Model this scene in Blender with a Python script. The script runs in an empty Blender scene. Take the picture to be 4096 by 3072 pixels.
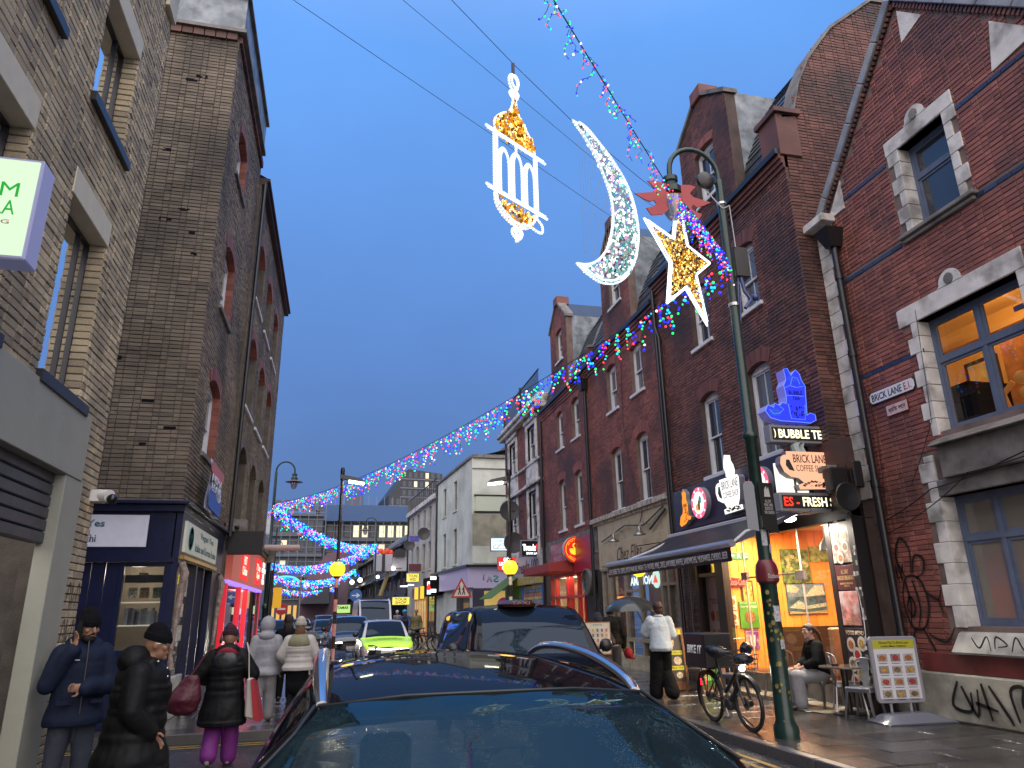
import bpy, bmesh, math, random
from mathutils import Vector, Matrix, Euler
random.seed(7)
R = math.radians
S = bpy.context.scene
COL = S.collection

# ------------------------------------------------------------------ camera, world, warm fill light, exposure
cam = bpy.data.cameras.new('camera'); camo = bpy.data.objects.new('camera', cam); COL.objects.link(camo)
cam.sensor_width = 36; cam.sensor_fit = 'HORIZONTAL'; cam.lens = 24.96; cam.clip_start = .05; cam.clip_end = 3000
CI = Vector((.97322,-.22919,-.01796)); CJ = Vector((-.05309,-.30007,.95244)); CF = Vector((.22368,.92598,.30420))
CAM = Vector((0,0,1.75))
camo.matrix_world = Matrix(((CI.x, CJ.x, -CF.x, 0), (CI.y, CJ.y, -CF.y, 0), (CI.z, CJ.z, -CF.z, 1.75), (0,0,0,1)))
S.camera = camo

def sky_world():
    w = bpy.data.worlds.new('World'); S.world = w; w.use_nodes = True
    nt = w.node_tree; N = nt.nodes; L = nt.links
    bg = N['Background']
    sk = N.new('ShaderNodeTexSky'); sk.sky_type = 'NISHITA'; sk.sun_disc = False
    sk.sun_elevation = R(-2); sk.sun_rotation = R(200); sk.ozone_density = 6
    tc = N.new('ShaderNodeTexCoord'); sx = N.new('ShaderNodeSeparateXYZ'); L.new(tc.outputs['Generated'], sx.inputs[0])
    rp = N.new('ShaderNodeValToRGB'); L.new(sx.outputs['Z'], rp.inputs[0])
    e = rp.color_ramp.elements
    e[0].position = 0.0; e[0].color = (.115,.19,.37,1)
    e[1].position = 1.0; e[1].color = (.42,.58,.98,1)
    for p, c in ((.12, (.10,.185,.395,1)), (.3, (.098,.21,.49,1)), (.5, (.11,.265,.63,1)), (.68, (.12,.315,.75,1))):
        q = e.new(p); q.color = c
    # thin uneven cloud veil
    nz = N.new('ShaderNodeTexNoise'); nz.inputs['Scale'].default_value = 2.2; nz.inputs['Detail'].default_value = 5; L.new(tc.outputs['Generated'], nz.inputs[0])
    mr = N.new('ShaderNodeMapRange'); mr.inputs[1].default_value = .3; mr.inputs[2].default_value = .7; mr.inputs[3].default_value = .89; mr.inputs[4].default_value = 1.10
    L.new(nz.outputs[0], mr.inputs[0])
    mu = N.new('ShaderNodeVectorMath'); mu.operation = 'SCALE'; L.new(rp.outputs[0], mu.inputs[0]); L.new(mr.outputs[0], mu.inputs['Scale'])
    sc = N.new('ShaderNodeVectorMath'); sc.operation = 'SCALE'; L.new(sk.outputs[0], sc.inputs[0]); sc.inputs['Scale'].default_value = .12
    ad = N.new('ShaderNodeVectorMath'); ad.operation = 'ADD'; L.new(mu.outputs[0], ad.inputs[0]); L.new(sc.outputs[0], ad.inputs[1])
    L.new(ad.outputs[0], bg.inputs['Color']); bg.inputs['Strength'].default_value = 1.0
sky_world()
sl = bpy.data.lights.new('warm_fill', 'SUN'); sl.energy = 4.6; sl.angle = R(110); sl.color = (1,.84,.66)  # soft warm fill added to brighten the dusk walls; no direct sunlight
so = bpy.data.objects.new('warm_fill', sl); COL.objects.link(so); so.rotation_euler = (R(48), 0, R(-14))
S.view_settings.view_transform = 'Standard'; S.view_settings.look = 'None'; S.view_settings.exposure = .28; S.view_settings.gamma = 1
S.view_settings.use_curve_mapping = False
S.render.engine = 'CYCLES'

# ------------------------------------------------------------------ materials
def lin(h):
    if isinstance(h, str):
        v = [int(h[i:i+2], 16) / 255 for i in (0,2,4)]
        return tuple(((c + .055) / 1.055) ** 2.4 if c > .04 else c / 12.92 for c in v)
    return h
MATS = {}
def mat(name, col=(.5,.5,.5), rough=.6, metal=0, emit=None, es=0, bump=0, bscale=40, var=0, vscale=8, isl=0, coat=0, spec=.5, dirt=None, dscale=2, damt=.5, wet=0, alpha=1, trans=0, sample=True):
    """one procedural material: base colour varied by noise, by piece (isl) and by stains (dirt), fine relief and wetness"""
    if name in MATS: return MATS[name]
    m = bpy.data.materials.new(name); m.use_nodes = True; MATS[name] = m
    nt = m.node_tree; N = nt.nodes; L = nt.links; b = N['Principled BSDF']
    col = lin(col)
    b.inputs['Base Color'].default_value = (*col, 1); b.inputs['Roughness'].default_value = rough
    b.inputs['Metallic'].default_value = metal; b.inputs['Specular IOR Level'].default_value = spec
    b.inputs['Coat Weight'].default_value = coat; b.inputs['Coat Roughness'].default_value = .04
    b.inputs['Alpha'].default_value = alpha; b.inputs['Transmission Weight'].default_value = trans
    if emit is not None:
        b.inputs['Emission Color'].default_value = (*lin(emit), 1); b.inputs['Emission Strength'].default_value = es
        if not sample: m.cycles.emission_sampling = 'NONE'
    if var or bump or isl or dirt or wet:
        ge = N.new('ShaderNodeNewGeometry'); pos = ge.outputs['Position']
        src = None
        def noise(sc, det=4):
            n = N.new('ShaderNodeTexNoise'); n.inputs['Scale'].default_value = sc; n.inputs['Detail'].default_value = det
            L.new(pos, n.inputs[0]); return n.outputs[0]
        def rng(s, a, c, lo=.3, hi=.7):
            q = N.new('ShaderNodeMapRange'); L.new(s, q.inputs[0]); q.inputs[1].default_value = lo; q.inputs[2].default_value = hi
            q.inputs[3].default_value = a; q.inputs[4].default_value = c; return q.outputs[0]
        fac = []
        if var: fac.append(rng(noise(vscale), 1 - var, 1 + var))
        if isl:
            oi = N.new('ShaderNodeObjectInfo'); ad = N.new('ShaderNodeMath'); ad.operation = 'ADD'
            L.new(oi.outputs['Random'], ad.inputs[0]); L.new(ge.outputs['Random Per Island'], ad.inputs[1])
            fr = N.new('ShaderNodeMath'); fr.operation = 'FRACT'; L.new(ad.outputs[0], fr.inputs[0])
            fac.append(rng(fr.outputs[0], 1 - isl, 1 + isl, 0,1)); rnd = fr.outputs[0]
        cur = None
        for f in fac:
            v = N.new('ShaderNodeVectorMath'); v.operation = 'SCALE'
            if cur is None: v.inputs[0].default_value = col
            else: L.new(cur, v.inputs[0])
            L.new(f, v.inputs['Scale']); cur = v.outputs[0]
        if isl:   # some pieces differ in hue
            mx = N.new('ShaderNodeMixRGB'); mx.blend_type = 'MIX'; L.new(cur, mx.inputs[1])
            mx.inputs[2].default_value = (col[0] * .45, col[1] * .42, col[2] * .5,1)
            L.new(rng(rnd, 0,.8,.80,.97), mx.inputs[0]); cur = mx.outputs[0]
        if dirt:
            mx = N.new('ShaderNodeMixRGB'); mx.blend_type = 'MIX'
            if cur is None: mx.inputs[1].default_value = (*col, 1)
            else: L.new(cur, mx.inputs[1])
            mx.inputs[2].default_value = (*lin(dirt), 1); L.new(rng(noise(dscale, 6), 0, damt, .48,.66), mx.inputs[0]); cur = mx.outputs[0]
        if cur is not None: L.new(cur, b.inputs['Base Color'])
        if bump:
            bp = N.new('ShaderNodeBump'); bp.inputs['Strength'].default_value = bump; bp.inputs['Distance'].default_value = .02
            L.new(noise(bscale, 5), bp.inputs['Height']); L.new(bp.outputs[0], b.inputs['Normal'])
        if wet: L.new(rng(noise(wet, 4), .05, rough, .42,.6), b.inputs['Roughness'])
    return m

def emitm(name, col, s, sample=True): return mat(name, (.02,.02,.02), .5, emit=col, es=s, sample=sample)
def glassm(name, tint=(.02,.025,.03), rough=.03, clear=.6, gl=.10, bump=0, drops=0, gc=(1,1,1)):
    """thin pane: see-through part + Fresnel mirror part + a little tinted body"""
    if name in MATS: return MATS[name]
    m = bpy.data.materials.new(name); m.use_nodes = True; MATS[name] = m
    nt = m.node_tree; N = nt.nodes; L = nt.links; N.remove(N['Principled BSDF']); out = N['Material Output']
    t = N.new('ShaderNodeBsdfTransparent'); t.inputs[0].default_value = (*[clear] * 3,1)
    d = N.new('ShaderNodeBsdfDiffuse'); d.inputs[0].default_value = (*lin(tint), 1)
    g = N.new('ShaderNodeBsdfGlossy'); g.inputs['Roughness'].default_value = rough; g.inputs[0].default_value = (*gc, 1)
    lw = N.new('ShaderNodeLayerWeight'); lw.inputs[0].default_value = .5; fr = N.new('ShaderNodeMath'); fr.operation = 'POWER'; fr.inputs[1].default_value = 5; L.new(lw.outputs['Facing'], fr.inputs[0])
    a = N.new('ShaderNodeMath'); a.operation = 'ADD'; a.use_clamp = True; a.inputs[1].default_value = gl + .03; L.new(fr.outputs[0], a.inputs[0])
    m1 = N.new('ShaderNodeMixShader'); m1.inputs[0].default_value = 1 - clear; L.new(t.outputs[0], m1.inputs[1]); L.new(d.outputs[0], m1.inputs[2])
    m2 = N.new('ShaderNodeMixShader'); L.new(a.outputs[0], m2.inputs[0]); L.new(m1.outputs[0], m2.inputs[1]); L.new(g.outputs[0], m2.inputs[2])
    L.new(m2.outputs[0], out.inputs[0])
    if bump or drops:
        ge = N.new('ShaderNodeNewGeometry')
        bp = N.new('ShaderNodeBump'); bp.inputs['Distance'].default_value = .004; bp.inputs['Strength'].default_value = bump or drops
        if drops:
            v = N.new('ShaderNodeTexVoronoi'); v.inputs['Scale'].default_value = 110; L.new(ge.outputs['Position'], v.inputs[0])
            q = N.new('ShaderNodeMapRange'); q.inputs[1].default_value = .0; q.inputs[2].default_value = .38; q.inputs[3].default_value = 1; q.inputs[4].default_value = 0
            L.new(v.outputs['Distance'], q.inputs[0])
            nz = N.new('ShaderNodeTexNoise'); nz.inputs['Scale'].default_value = 5; nz.inputs['Detail'].default_value = 3; L.new(ge.outputs['Position'], nz.inputs[0])
            q2 = N.new('ShaderNodeMapRange'); q2.inputs[1].default_value = .47; q2.inputs[2].default_value = .6; L.new(nz.outputs[0], q2.inputs[0])
            mm = N.new('ShaderNodeMath'); mm.operation = 'MULTIPLY'; L.new(q.outputs[0], mm.inputs[0]); L.new(q2.outputs[0], mm.inputs[1]); L.new(mm.outputs[0], bp.inputs['Height'])
        else:
            nz = N.new('ShaderNodeTexNoise'); nz.inputs['Scale'].default_value = 1.7; L.new(ge.outputs['Position'], nz.inputs[0]); L.new(nz.outputs[0], bp.inputs['Height'])
        L.new(bp.outputs[0], g.inputs['Normal'])
    return m

def lamp(T, kind, name, loc, e, col, size=.1, spot=None, rot=None):
    L_ = bpy.data.lights.new(name, kind); L_.energy = e; L_.color = col
    if kind == 'AREA': L_.size = size
    else: L_.shadow_soft_size = size
    if spot: L_.spot_size = R(spot); L_.spot_blend = .7
    o = bpy.data.objects.new(name, L_); COL.objects.link(o); o.parent = T; o.location = Vector(loc) - org(T)
    if rot: o.rotation_euler = rot
    return o
# ------------------------------------------------------------------ objects
ORG = {}
def tag(o, label=None, cat=None, group=None, kind=None):
    if label: o['label'] = label
    if cat: o['category'] = cat
    if group: o['group'] = group
    if kind: o['kind'] = kind
    return o
def thing(name, label, cat, loc=(0,0,0), group=None):
    o = bpy.data.objects.new(name, None); COL.objects.link(o); o.location = loc; o.empty_display_size = .1
    ORG[o.name] = Vector(loc); return tag(o, label, cat, group)
def org(o): return ORG.get(o.name, Vector((0,0,0)))
def link(name, me, m=None, parent=None, loc=(0,0,0), kind=None, label=None, smooth=None):
    if m is not None and not me.materials: me.materials.append(m)
    o = bpy.data.objects.new(name, me); COL.objects.link(o); o.location = loc
    if parent: o.parent = parent; ORG[o.name] = org(parent) + Vector(loc)
    else: ORG[o.name] = Vector(loc)
    if kind: o['kind'] = kind
    if label: o['label'] = label
    return o

class MB:
    """collects shapes given in WORLD coordinates; build() links them as one mesh under parent"""
    def __init__(s): s.v = []; s.f = []
    def add(s, vs, fs):
        n = len(s.v); s.v += [tuple(v) for v in vs]; s.f += [tuple(i + n for i in f) for f in fs]; return s
    def box(s, x0, x1, y0, y1, z0, z1):
        return s.add([(x0, y0, z0), (x1, y0, z0), (x1, y1, z0), (x0, y1, z0), (x0, y0, z1), (x1, y0, z1), (x1, y1, z1), (x0, y1, z1)],
                     [(0,3,2,1), (4,5,6,7), (0,1,5,4), (1,2,6,5), (2,3,7,6), (3,0,4,7)])
    def hexa(s, p): return s.add(p, [(0,3,2,1), (4,5,6,7), (0,1,5,4), (1,2,6,5), (2,3,7,6), (3,0,4,7)])
    def ring(s, rings, closed_u=True, cap=True):
        n = len(rings[0]); vs = [p for r in rings for p in r]; fs = []
        for j in range(len(rings) - 1):
            for i in range(n if closed_u else n - 1):
                k = (i + 1) % n; fs.append((j * n + i, j * n + k, (j + 1) * n + k, (j + 1) * n + i))
        if cap and closed_u: fs.append(tuple(range(n))[::-1]); fs.append(tuple((len(rings) - 1) * n + i for i in range(n)))
        return s.add(vs, fs)
    def tube(s, pts, r, n=8, r1=None, cap=True):
        pts = [Vector(p) for p in pts]; rings = []; L = len(pts)
        t0 = (pts[1] - pts[0]).normalized(); a = t0.orthogonal().normalized()
        for i, p in enumerate(pts):
            t = (pts[min(i + 1, L - 1)] - pts[max(i - 1,0)]).normalized()
            a = (a - t * a.dot(t)); a = a.normalized() if a.length > 1e-6 else t.orthogonal().normalized(); b = t.cross(a)
            rr = r if r1 is None else r + (r1 - r) * i / (L - 1)
            if isinstance(r, (list, tuple)): rr = r[i]
            rings.append([p + (a * math.cos(2 * math.pi * k / n) + b * math.sin(2 * math.pi * k / n)) * rr for k in range(n)])
        return s.ring(rings, True, cap)
    def lathe(s, c, prof, n=16, axis='Z', ang=0):
        c = Vector(c); rings = []
        for r, h in prof:
            rg = []
            for k in range(n):
                a = 2 * math.pi * k / n
                if axis == 'Z': rg.append(c + Vector((r * math.cos(a), r * math.sin(a), h)))
                elif axis == 'Y': rg.append(c + Vector((r * math.cos(a), h, r * math.sin(a))))
                else: rg.append(c + Vector((h, r * math.cos(a), r * math.sin(a))))
            rings.append(rg)
        return s.ring(rings)
    def ball(s, c, r, n=10, m=6, sc=(1,1,1)):
        prof = [(max(1e-4, r * math.sin(math.pi * i / m)), -r * math.cos(math.pi * i / m)) for i in range(m + 1)]
        c = Vector(c); rings = [[c + Vector((q * math.cos(2 * math.pi * k / n) * sc[0], q * math.sin(2 * math.pi * k / n) * sc[1], h * sc[2])) for k in range(n)] for q, h in prof]
        return s.ring(rings)
    def prism(s, poly, F, n0, n1):
        """polygon in the (u,v) of frame F, from depth n0 to n1"""
        k = len(poly); vs = [F(u, v, n0) for u, v in poly] + [F(u, v, n1) for u, v in poly]
        return s.add(vs, [tuple(range(k))[::-1], tuple(range(k, 2 * k))] + [(i, (i + 1) % k, k + (i + 1) % k, k + i) for i in range(k)])
    def fbox(s, F, u0, u1, v0, v1, n0, n1):
        return s.hexa([F(u0, v0, n0), F(u1, v0, n0), F(u1, v0, n1), F(u0, v0, n1), F(u0, v1, n0), F(u1, v1, n0), F(u1, v1, n1), F(u0, v1, n1)])
    def build(s, name, m=None, parent=None, smooth=False, kind=None, label=None, cat=None, group=None, sub=0, bev=0):
        o0 = org(parent) if parent else None
        if o0 is None:
            if kind == 'structure' or not s.v: o0 = Vector((0,0,0))
            else:
                xs = [v[0] for v in s.v]; ys = [v[1] for v in s.v]; zs = [v[2] for v in s.v]
                o0 = Vector(((min(xs) + max(xs)) / 2, (min(ys) + max(ys)) / 2, min(zs)))
        me = bpy.data.meshes.new(name); me.from_pydata([(v[0] - o0.x, v[1] - o0.y, v[2] - o0.z) for v in s.v], [], s.f)
        bm = bmesh.new(); bm.from_mesh(me); bmesh.ops.recalc_face_normals(bm, faces=bm.faces)
        if bev: 
            bmesh.ops.bevel(bm, geom=list(bm.edges), offset=bev, segments=1, affect='EDGES', clamp_overlap=True)
        bm.to_mesh(me); bm.free(); me.update()
        if smooth:
            me.polygons.foreach_set('use_smooth', [True] * len(me.polygons))
            try: me.set_sharp_from_angle(angle=R(42))
            except Exception: pass
        if m: me.materials.append(m)
        o = bpy.data.objects.new(name, me); COL.objects.link(o)
        if parent: o.parent = parent; ORG[o.name] = org(parent)
        else: o.location = o0; ORG[o.name] = o0
        return tag(o, label, cat, group, kind)

def fb(T, name, m, F, *a): s = MB(); s.fbox(F, *a); return s.build(name, m, T)
def bb(T, name, m, *a): s = MB(); s.box(*a); return s.build(name, m, T)
def pr(T, name, m, P, F, a, b): s = MB(); s.prism(P, F, a, b); return s.build(name, m, T)
class Fr:
    """frame: F(u,v,n) -> world point; u along the wall, v up, n outwards"""
    def __init__(s, o, u, n, v=(0,0,1)): s.o = Vector(o); s.u = Vector(u).normalized(); s.n = Vector(n).normalized(); s.v = Vector(v).normalized()
    def __call__(s, u, v, n=0): return s.o + s.u * u + s.v * v + s.n * n
def shift(F, u=0, v=0, n=0): return Fr(F(u, v, n), F.u, F.n, F.v)

def px(p):
    d = Vector(p) - CAM; z = d.dot(CF)
    if z < .1: return None
    return 512 + 710 * d.dot(CI) / z, 384 - 710 * d.dot(CJ) / z
def seen(p, mg=12):
    q = px(p); return q is not None and -mg < q[0] < 1024 + mg and -mg < q[1] < 768 + mg

def text(name, s, F, u0, u1, v0, v1, m, parent, n=.004, ext=.002, bold=0, shear=0, mirror=False, fit=True, label=None):
    """lettering as real raised letters that fill the box u0..u1, v0..v1 of frame F"""
    c = bpy.data.curves.new(name, 'FONT'); c.body = s; c.size = 1; c.extrude = 0; c.offset = bold; c.shear = shear; c.resolution_u = 2
    c.space_line = .85; c.align_x = 'CENTER' if '\n' in s else 'LEFT'
    t = bpy.data.objects.new(name, c); me = bpy.data.meshes.new_from_object(t); bpy.data.objects.remove(t); bpy.data.curves.remove(c)
    if not len(me.vertices): return None
    xs = [v.co.x for v in me.vertices]; ys = [v.co.y for v in me.vertices]; x0, x1, y0, y1 = min(xs), max(xs), min(ys), max(ys)
    sx = (u1 - u0) / max(1e-5, x1 - x0); sy = (v1 - v0) / max(1e-5, y1 - y0)
    if not fit:
        k = min(sx, sy); cu = (u0 + u1) / 2; u0 = cu - k * (x1 - x0) / 2; sx = sy = k
    o0 = org(parent) if parent else Vector()
    bm = bmesh.new(); bm.from_mesh(me)
    if ext:
        r = bmesh.ops.extrude_face_region(bm, geom=list(bm.faces))
        vs = {e for e in r['geom'] if isinstance(e, bmesh.types.BMVert)}
    else: vs = set()
    for v in bm.verts:
        u = (v.co.x - x0) * sx; 
        if mirror: u = (u1 - u0) - u
        v.co = F(u0 + u, v0 + (v.co.y - y0) * sy, n + (ext if v in vs else 0)) - o0
    bmesh.ops.recalc_face_normals(bm, faces=bm.faces); bm.to_mesh(me); bm.free(); me.materials.clear()
    return link(name, me, m, parent, label=label) if parent else None

def hsub(rects, u0, u1, v0, v1):
    """rectangle minus holes -> list of rectangles"""
    us = sorted({u0, u1, *[min(max(a, u0), u1) for r in rects for a in r[:2]]}); vs = sorted({v0, v1, *[min(max(a, v0), v1) for r in rects for a in r[2:4]]})
    out = []
    for j in range(len(vs) - 1):
        run = None
        for i in range(len(us) - 1):
            cu, cv = (us[i] + us[i + 1]) / 2, (vs[j] + vs[j + 1]) / 2
            hole = any(r[0] < cu < r[1] and r[2] < cv < r[3] for r in rects)
            if not hole: run = (run[0], us[i + 1]) if run else (us[i], us[i + 1])
            if hole or i == len(us) - 2:
                if run: out.append((run[0], run[1], vs[j], vs[j + 1])); run = None
    return out
BRK = {}
def brick_mesh(key, w, h, d, m):
    """a few shared uneven bricks; long edges eased"""
    if key in BRK: return BRK[key]
    lst = []
    for k in range(7):
        me = bpy.data.meshes.new('brick'); j = lambda a: random.uniform(-a, a)
        e = .006; W, H = w / 2, h / 2
        b = [(-W, 0,-H), (W, 0,-H), (W, 0, H), (-W, 0, H)]; md = [(x + j(.003), d - e + 0, z + j(.0025)) for x, _, z in b]
        fr = [((W - e) * (1 if x > 0 else -1) + j(.003), d + j(.0025), (H - e) * (1 if z > 0 else -1) + j(.002)) for x, _, z in b]
        vs = b + md + fr; fs = [(8,9,10,11)]
        for i in range(4): n = (i + 1) % 4; fs += [(i, n, 4 + n, 4 + i), (4 + i, 4 + n, 8 + n, 8 + i)]
        me.from_pydata(vs, [], fs); me.materials.append(m); lst.append(me)
    BRK[key] = lst; return lst
def bricks(T, F, u0, u1, v0, v1, holes, m, bw=.225, bh=.075, limit=300, clip=None, d=.014, near=None, seed=0, flem=True, pname='brick', back=0.0):
    """courses of single bricks; the ones that show largest are objects, the rest one 'stuff' part"""
    rnd = random.Random(seed); j = .010; full = bw - j; cand = []
    nv = int(round((v1 - v0) / bh)); bh = (v1 - v0) / nv
    for r in range(nv):
        z0 = v0 + r * bh; z1 = z0 + bh - j; u = u0 - (bw * .5 if r % 2 else 0) ; k = r % 2
        while u < u1 - .01:
            w = full
            if flem and (k % 2): w = bw / 2 - j
            a, b = max(u, u0), min(u + w, u1); u += w + j; k += 1
            if b - a < .03: continue
            segs = [(a, b)]
            for h in holes:
                if z1 - .02 > h[2] and z0 + .02 < h[3]:
                    ns = []
                    for p, q in segs:
                        if q <= h[0] or p >= h[1]: ns.append((p, q)); continue
                        if h[0] - p > .03: ns.append((p, h[0]))
                        if q - h[1] > .03: ns.append((h[1], q))
                    segs = ns
            for p, q in segs:
                c = ((p + q) / 2, (z0 + z1) / 2)
                if clip and not clip(*c): continue
                cand.append((p, q, z0, z1))
    vis = []; rest = []
    for c in cand:
        P = F((c[0] + c[1]) / 2, (c[2] + c[3]) / 2,0)
        if seen(P, 6): vis.append(((P - CAM).length, c))
        else: rest.append(c)
    vis.sort(key=lambda t: t[0]); big = [c for _, c in vis[:limit] if True]; rest += [c for _, c in vis[limit:]]
    key = (m.name, round(full, 3), round(bh, 4)); lst = brick_mesh(key, full, bh - j, d, m)
    rot = Matrix((F.u, F.n, F.v)).transposed().to_4x4(); o0 = org(T)
    for (p, q, a, b) in big:
        o = bpy.data.objects.new(pname, rnd.choice(lst)); COL.objects.link(o); o.parent = T
        mw = Matrix.Translation(F((p + q) / 2, (a + b) / 2, back + rnd.uniform(-.004,.003)) - o0) @ rot @ Matrix.Diagonal(((q - p) / full, 1, (b - a) / (bh - j), 1))
        o.matrix_local = mw
    mb = MB(); e = .006
    for (p, q, a, b) in rest:
        dd = back + d + rnd.uniform(-.005,.004); jj = lambda: rnd.uniform(-.002,.002)
        o_ = [F(p, a, back), F(q, a, back), F(q, b, back), F(p, b, back)]; i_ = [F(p + e + jj(), a + e, dd + jj()), F(q - e + jj(), a + e, dd + jj()), F(q - e, b - e + jj(), dd), F(p + e, b - e + jj(), dd)]
        m_ = [F(p, a, dd - e), F(q, a, dd - e), F(q, b, dd - e), F(p, b, dd - e)]
        n = len(mb.v); mb.v += [tuple(x) for x in o_ + m_ + i_]
        mb.f.append((n + 8, n + 9, n + 10, n + 11))
        for i in range(4): k = (i + 1) % 4; mb.f += [(n + i, n + k, n + 4 + k, n + 4 + i), (n + 4 + i, n + 4 + k, n + 8 + k, n + 8 + i)]
    if mb.v:
        o0 = org(T); me = bpy.data.meshes.new('brickwork'); me.from_pydata([(v[0] - o0.x, v[1] - o0.y, v[2] - o0.z) for v in mb.v], [], mb.f); me.materials.append(m)
        # faces wound so that they look outwards
        o = link('brickwork', me, None, T); o['kind'] = 'stuff'
def wall(T, F, u0, u1, v0, v1, holes, m, depth=.25, n=0.0, name='wall'):
    mb = MB()
    for a, b, c, d in hsub(holes, u0, u1, v0, v1): mb.fbox(F, a, b, c, d, n - depth, n)
    o = mb.build(name, m, T)
    bm = bmesh.new(); bm.from_mesh(o.data); bmesh.ops.remove_doubles(bm, verts=bm.verts, dist=1e-4)
    bm.to_mesh(o.data); bm.free(); return o
def gen_arch(T, F, u0, u1, vs, rise, h, m, n0=-.1, n1=.018, k=13, name='arch_brick'):
    """segmental arch of voussoirs over an opening u0..u1 whose spring is at vs"""
    w = (u1 - u0) / 2; rad = (w * w + rise * rise) / (2 * rise); cu = (u0 + u1) / 2; cv = vs + rise - rad; a0 = math.asin(w / rad)
    mb = MB()
    for i in range(k):
        a = -a0 + 2 * a0 * i / k; b = -a0 + 2 * a0 * (i + 1) / k - .012 * (a0)
        r1 = rad + h
        P = [(cu + rad * math.sin(a), cv + rad * math.cos(a)), (cu + rad * math.sin(b), cv + rad * math.cos(b)), (cu + r1 * math.sin(b), cv + r1 * math.cos(b)), (cu + r1 * math.sin(a), cv + r1 * math.cos(a))]
        mb.prism(P, F, n0, n1 + random.uniform(-.002,.002))
    o = mb.build(name, m, T); o['kind'] = 'stuff'; return o
# ------------------------------------------------------------------ material set
M_redb = mat('red_brick', (.23,.082,.058), .62, var=.3, vscale=1.2, isl=.4, bump=.35, bscale=60, dirt=(.045,.032,.032), dscale=.55, damt=.75)
M_redb2 = mat('red_brick_gable', (.245,.084,.064), .55, var=.25, vscale=1.4, isl=.3, bump=.35, bscale=60, dirt=(.06,.035,.034), dscale=.8, damt=.6)
M_darkb = mat('sooty_red_brick', (.14,.055,.042), .62, var=.35, vscale=1.1, isl=.45, bump=.35, bscale=60, dirt=(.03,.022,.024), dscale=.6, damt=.75)
M_yelb = mat('yellow_stock_brick', (.47,.39,.25), .7, var=.2, vscale=2, isl=.28, bump=.5, bscale=70, dirt=(.14,.12,.09), dscale=1.1, damt=.5)
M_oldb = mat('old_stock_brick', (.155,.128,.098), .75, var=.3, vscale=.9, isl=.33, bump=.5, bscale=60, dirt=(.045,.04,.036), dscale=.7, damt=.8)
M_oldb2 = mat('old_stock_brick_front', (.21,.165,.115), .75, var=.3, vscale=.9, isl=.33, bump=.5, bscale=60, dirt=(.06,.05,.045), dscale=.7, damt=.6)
M_mort = mat('mortar_dark', (.10,.088,.075), .9, var=.25, vscale=5, bump=.3)
M_mortr = mat('mortar_red', (.16,.115,.10), .9, var=.3, vscale=3, bump=.3)
M_mortd = mat('mortar_sooty', (.075,.055,.05), .9, var=.3, vscale=3)
M_blueb = mat('blue_brick', (.035,.045,.10), .4, isl=.3, bump=.2)
M_rub = mat('rubbed_red_brick', (.24,.075,.05), .6, isl=.3, var=.2, bump=.2)
M_white = mat('white_paint', (.62,.64,.68), .45, var=.1, vscale=3, dirt=(.25,.25,.25), dscale=3, damt=.35)
M_wst = mat('white_stone', (.60,.585,.56), .7, var=.15, vscale=4, bump=.25, bscale=30, dirt=(.13,.12,.11), dscale=2.2, damt=.75)
M_dst = mat('dark_stone', (.17,.16,.15), .7, var=.25, vscale=4, bump=.3, bscale=30, dirt=(.05,.05,.05), dscale=3, damt=.6)
M_stuc = mat('cream_stucco', (.50,.53,.47), .8, var=.1, vscale=1.2, bump=.12, bscale=20, dirt=(.20,.20,.17), dscale=.5, damt=.5)
M_stuc2 = mat('grey_cream_render', (.42,.41,.36), .8, var=.12, vscale=1.5, dirt=(.2,.19,.16), dscale=.8, damt=.5)
M_rend = mat('grey_green_render', (.33,.34,.28), .6, var=.08, vscale=2, bump=.1, bscale=15, dirt=(.2,.2,.17), dscale=2, damt=.3)
M_lint = mat('cream_lintel', (.62,.57,.42), .6, var=.06, bump=.1)
M_slate = mat('slate', (.035,.042,.055), .35, var=.3, vscale=6, isl=.3, bump=.2)
M_lead = mat('lead_flashing', (.15,.18,.21), .45, var=.4, vscale=4, bump=.3, bscale=12, dirt=(.38,.42,.46), dscale=2.5, damt=.6)
M_blackm = mat('black_iron', (.012,.012,.014), .35, bump=.15, bscale=30)
M_dgrey = mat('dark_grey_metal', (.035,.037,.042), .4, metal=.3)
M_navy = mat('navy_paint', (.006,.010,.042), .35, var=.25, vscale=5, bump=.08, bscale=12)
M_pane = glassm('window_pane', (.05,.06,.075), .03,.35,.06, bump=.15)
M_pane_c = glassm('window_pane_curtained', (.14,.15,.17), .05,.15,.04, bump=.15)
M_shop = glassm('shop_glass', (.02,.02,.02), .02,.93,.0)
M_dark = mat('dark_room', (.006,.006,.008), .9, spec=.1)
M_curt = mat('net_curtain', (.30,.31,.33), .9, var=.25, vscale=14)
M_bluefr = mat('blue_grey_paint', (.10,.13,.20), .45, var=.1)

FR = Fr((8.3,0,0), (0,1,0), (-1,0,0))        # right terrace front
FG = Fr((8.75,0,0), (0,1,0), (-1,0,0))       # gabled building front
FL = Fr((-2.6,0,0), (0,1,0), (1,0,0))        # left fronts
FL2 = Fr((-2.66,0,0), (0,1,0), (1,0,0))
def TR(y, x=8.3): return Fr((x, y, 0), (0,-1,0), (-1,0,0))   # lettering on right walls: u runs towards the camera

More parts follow.
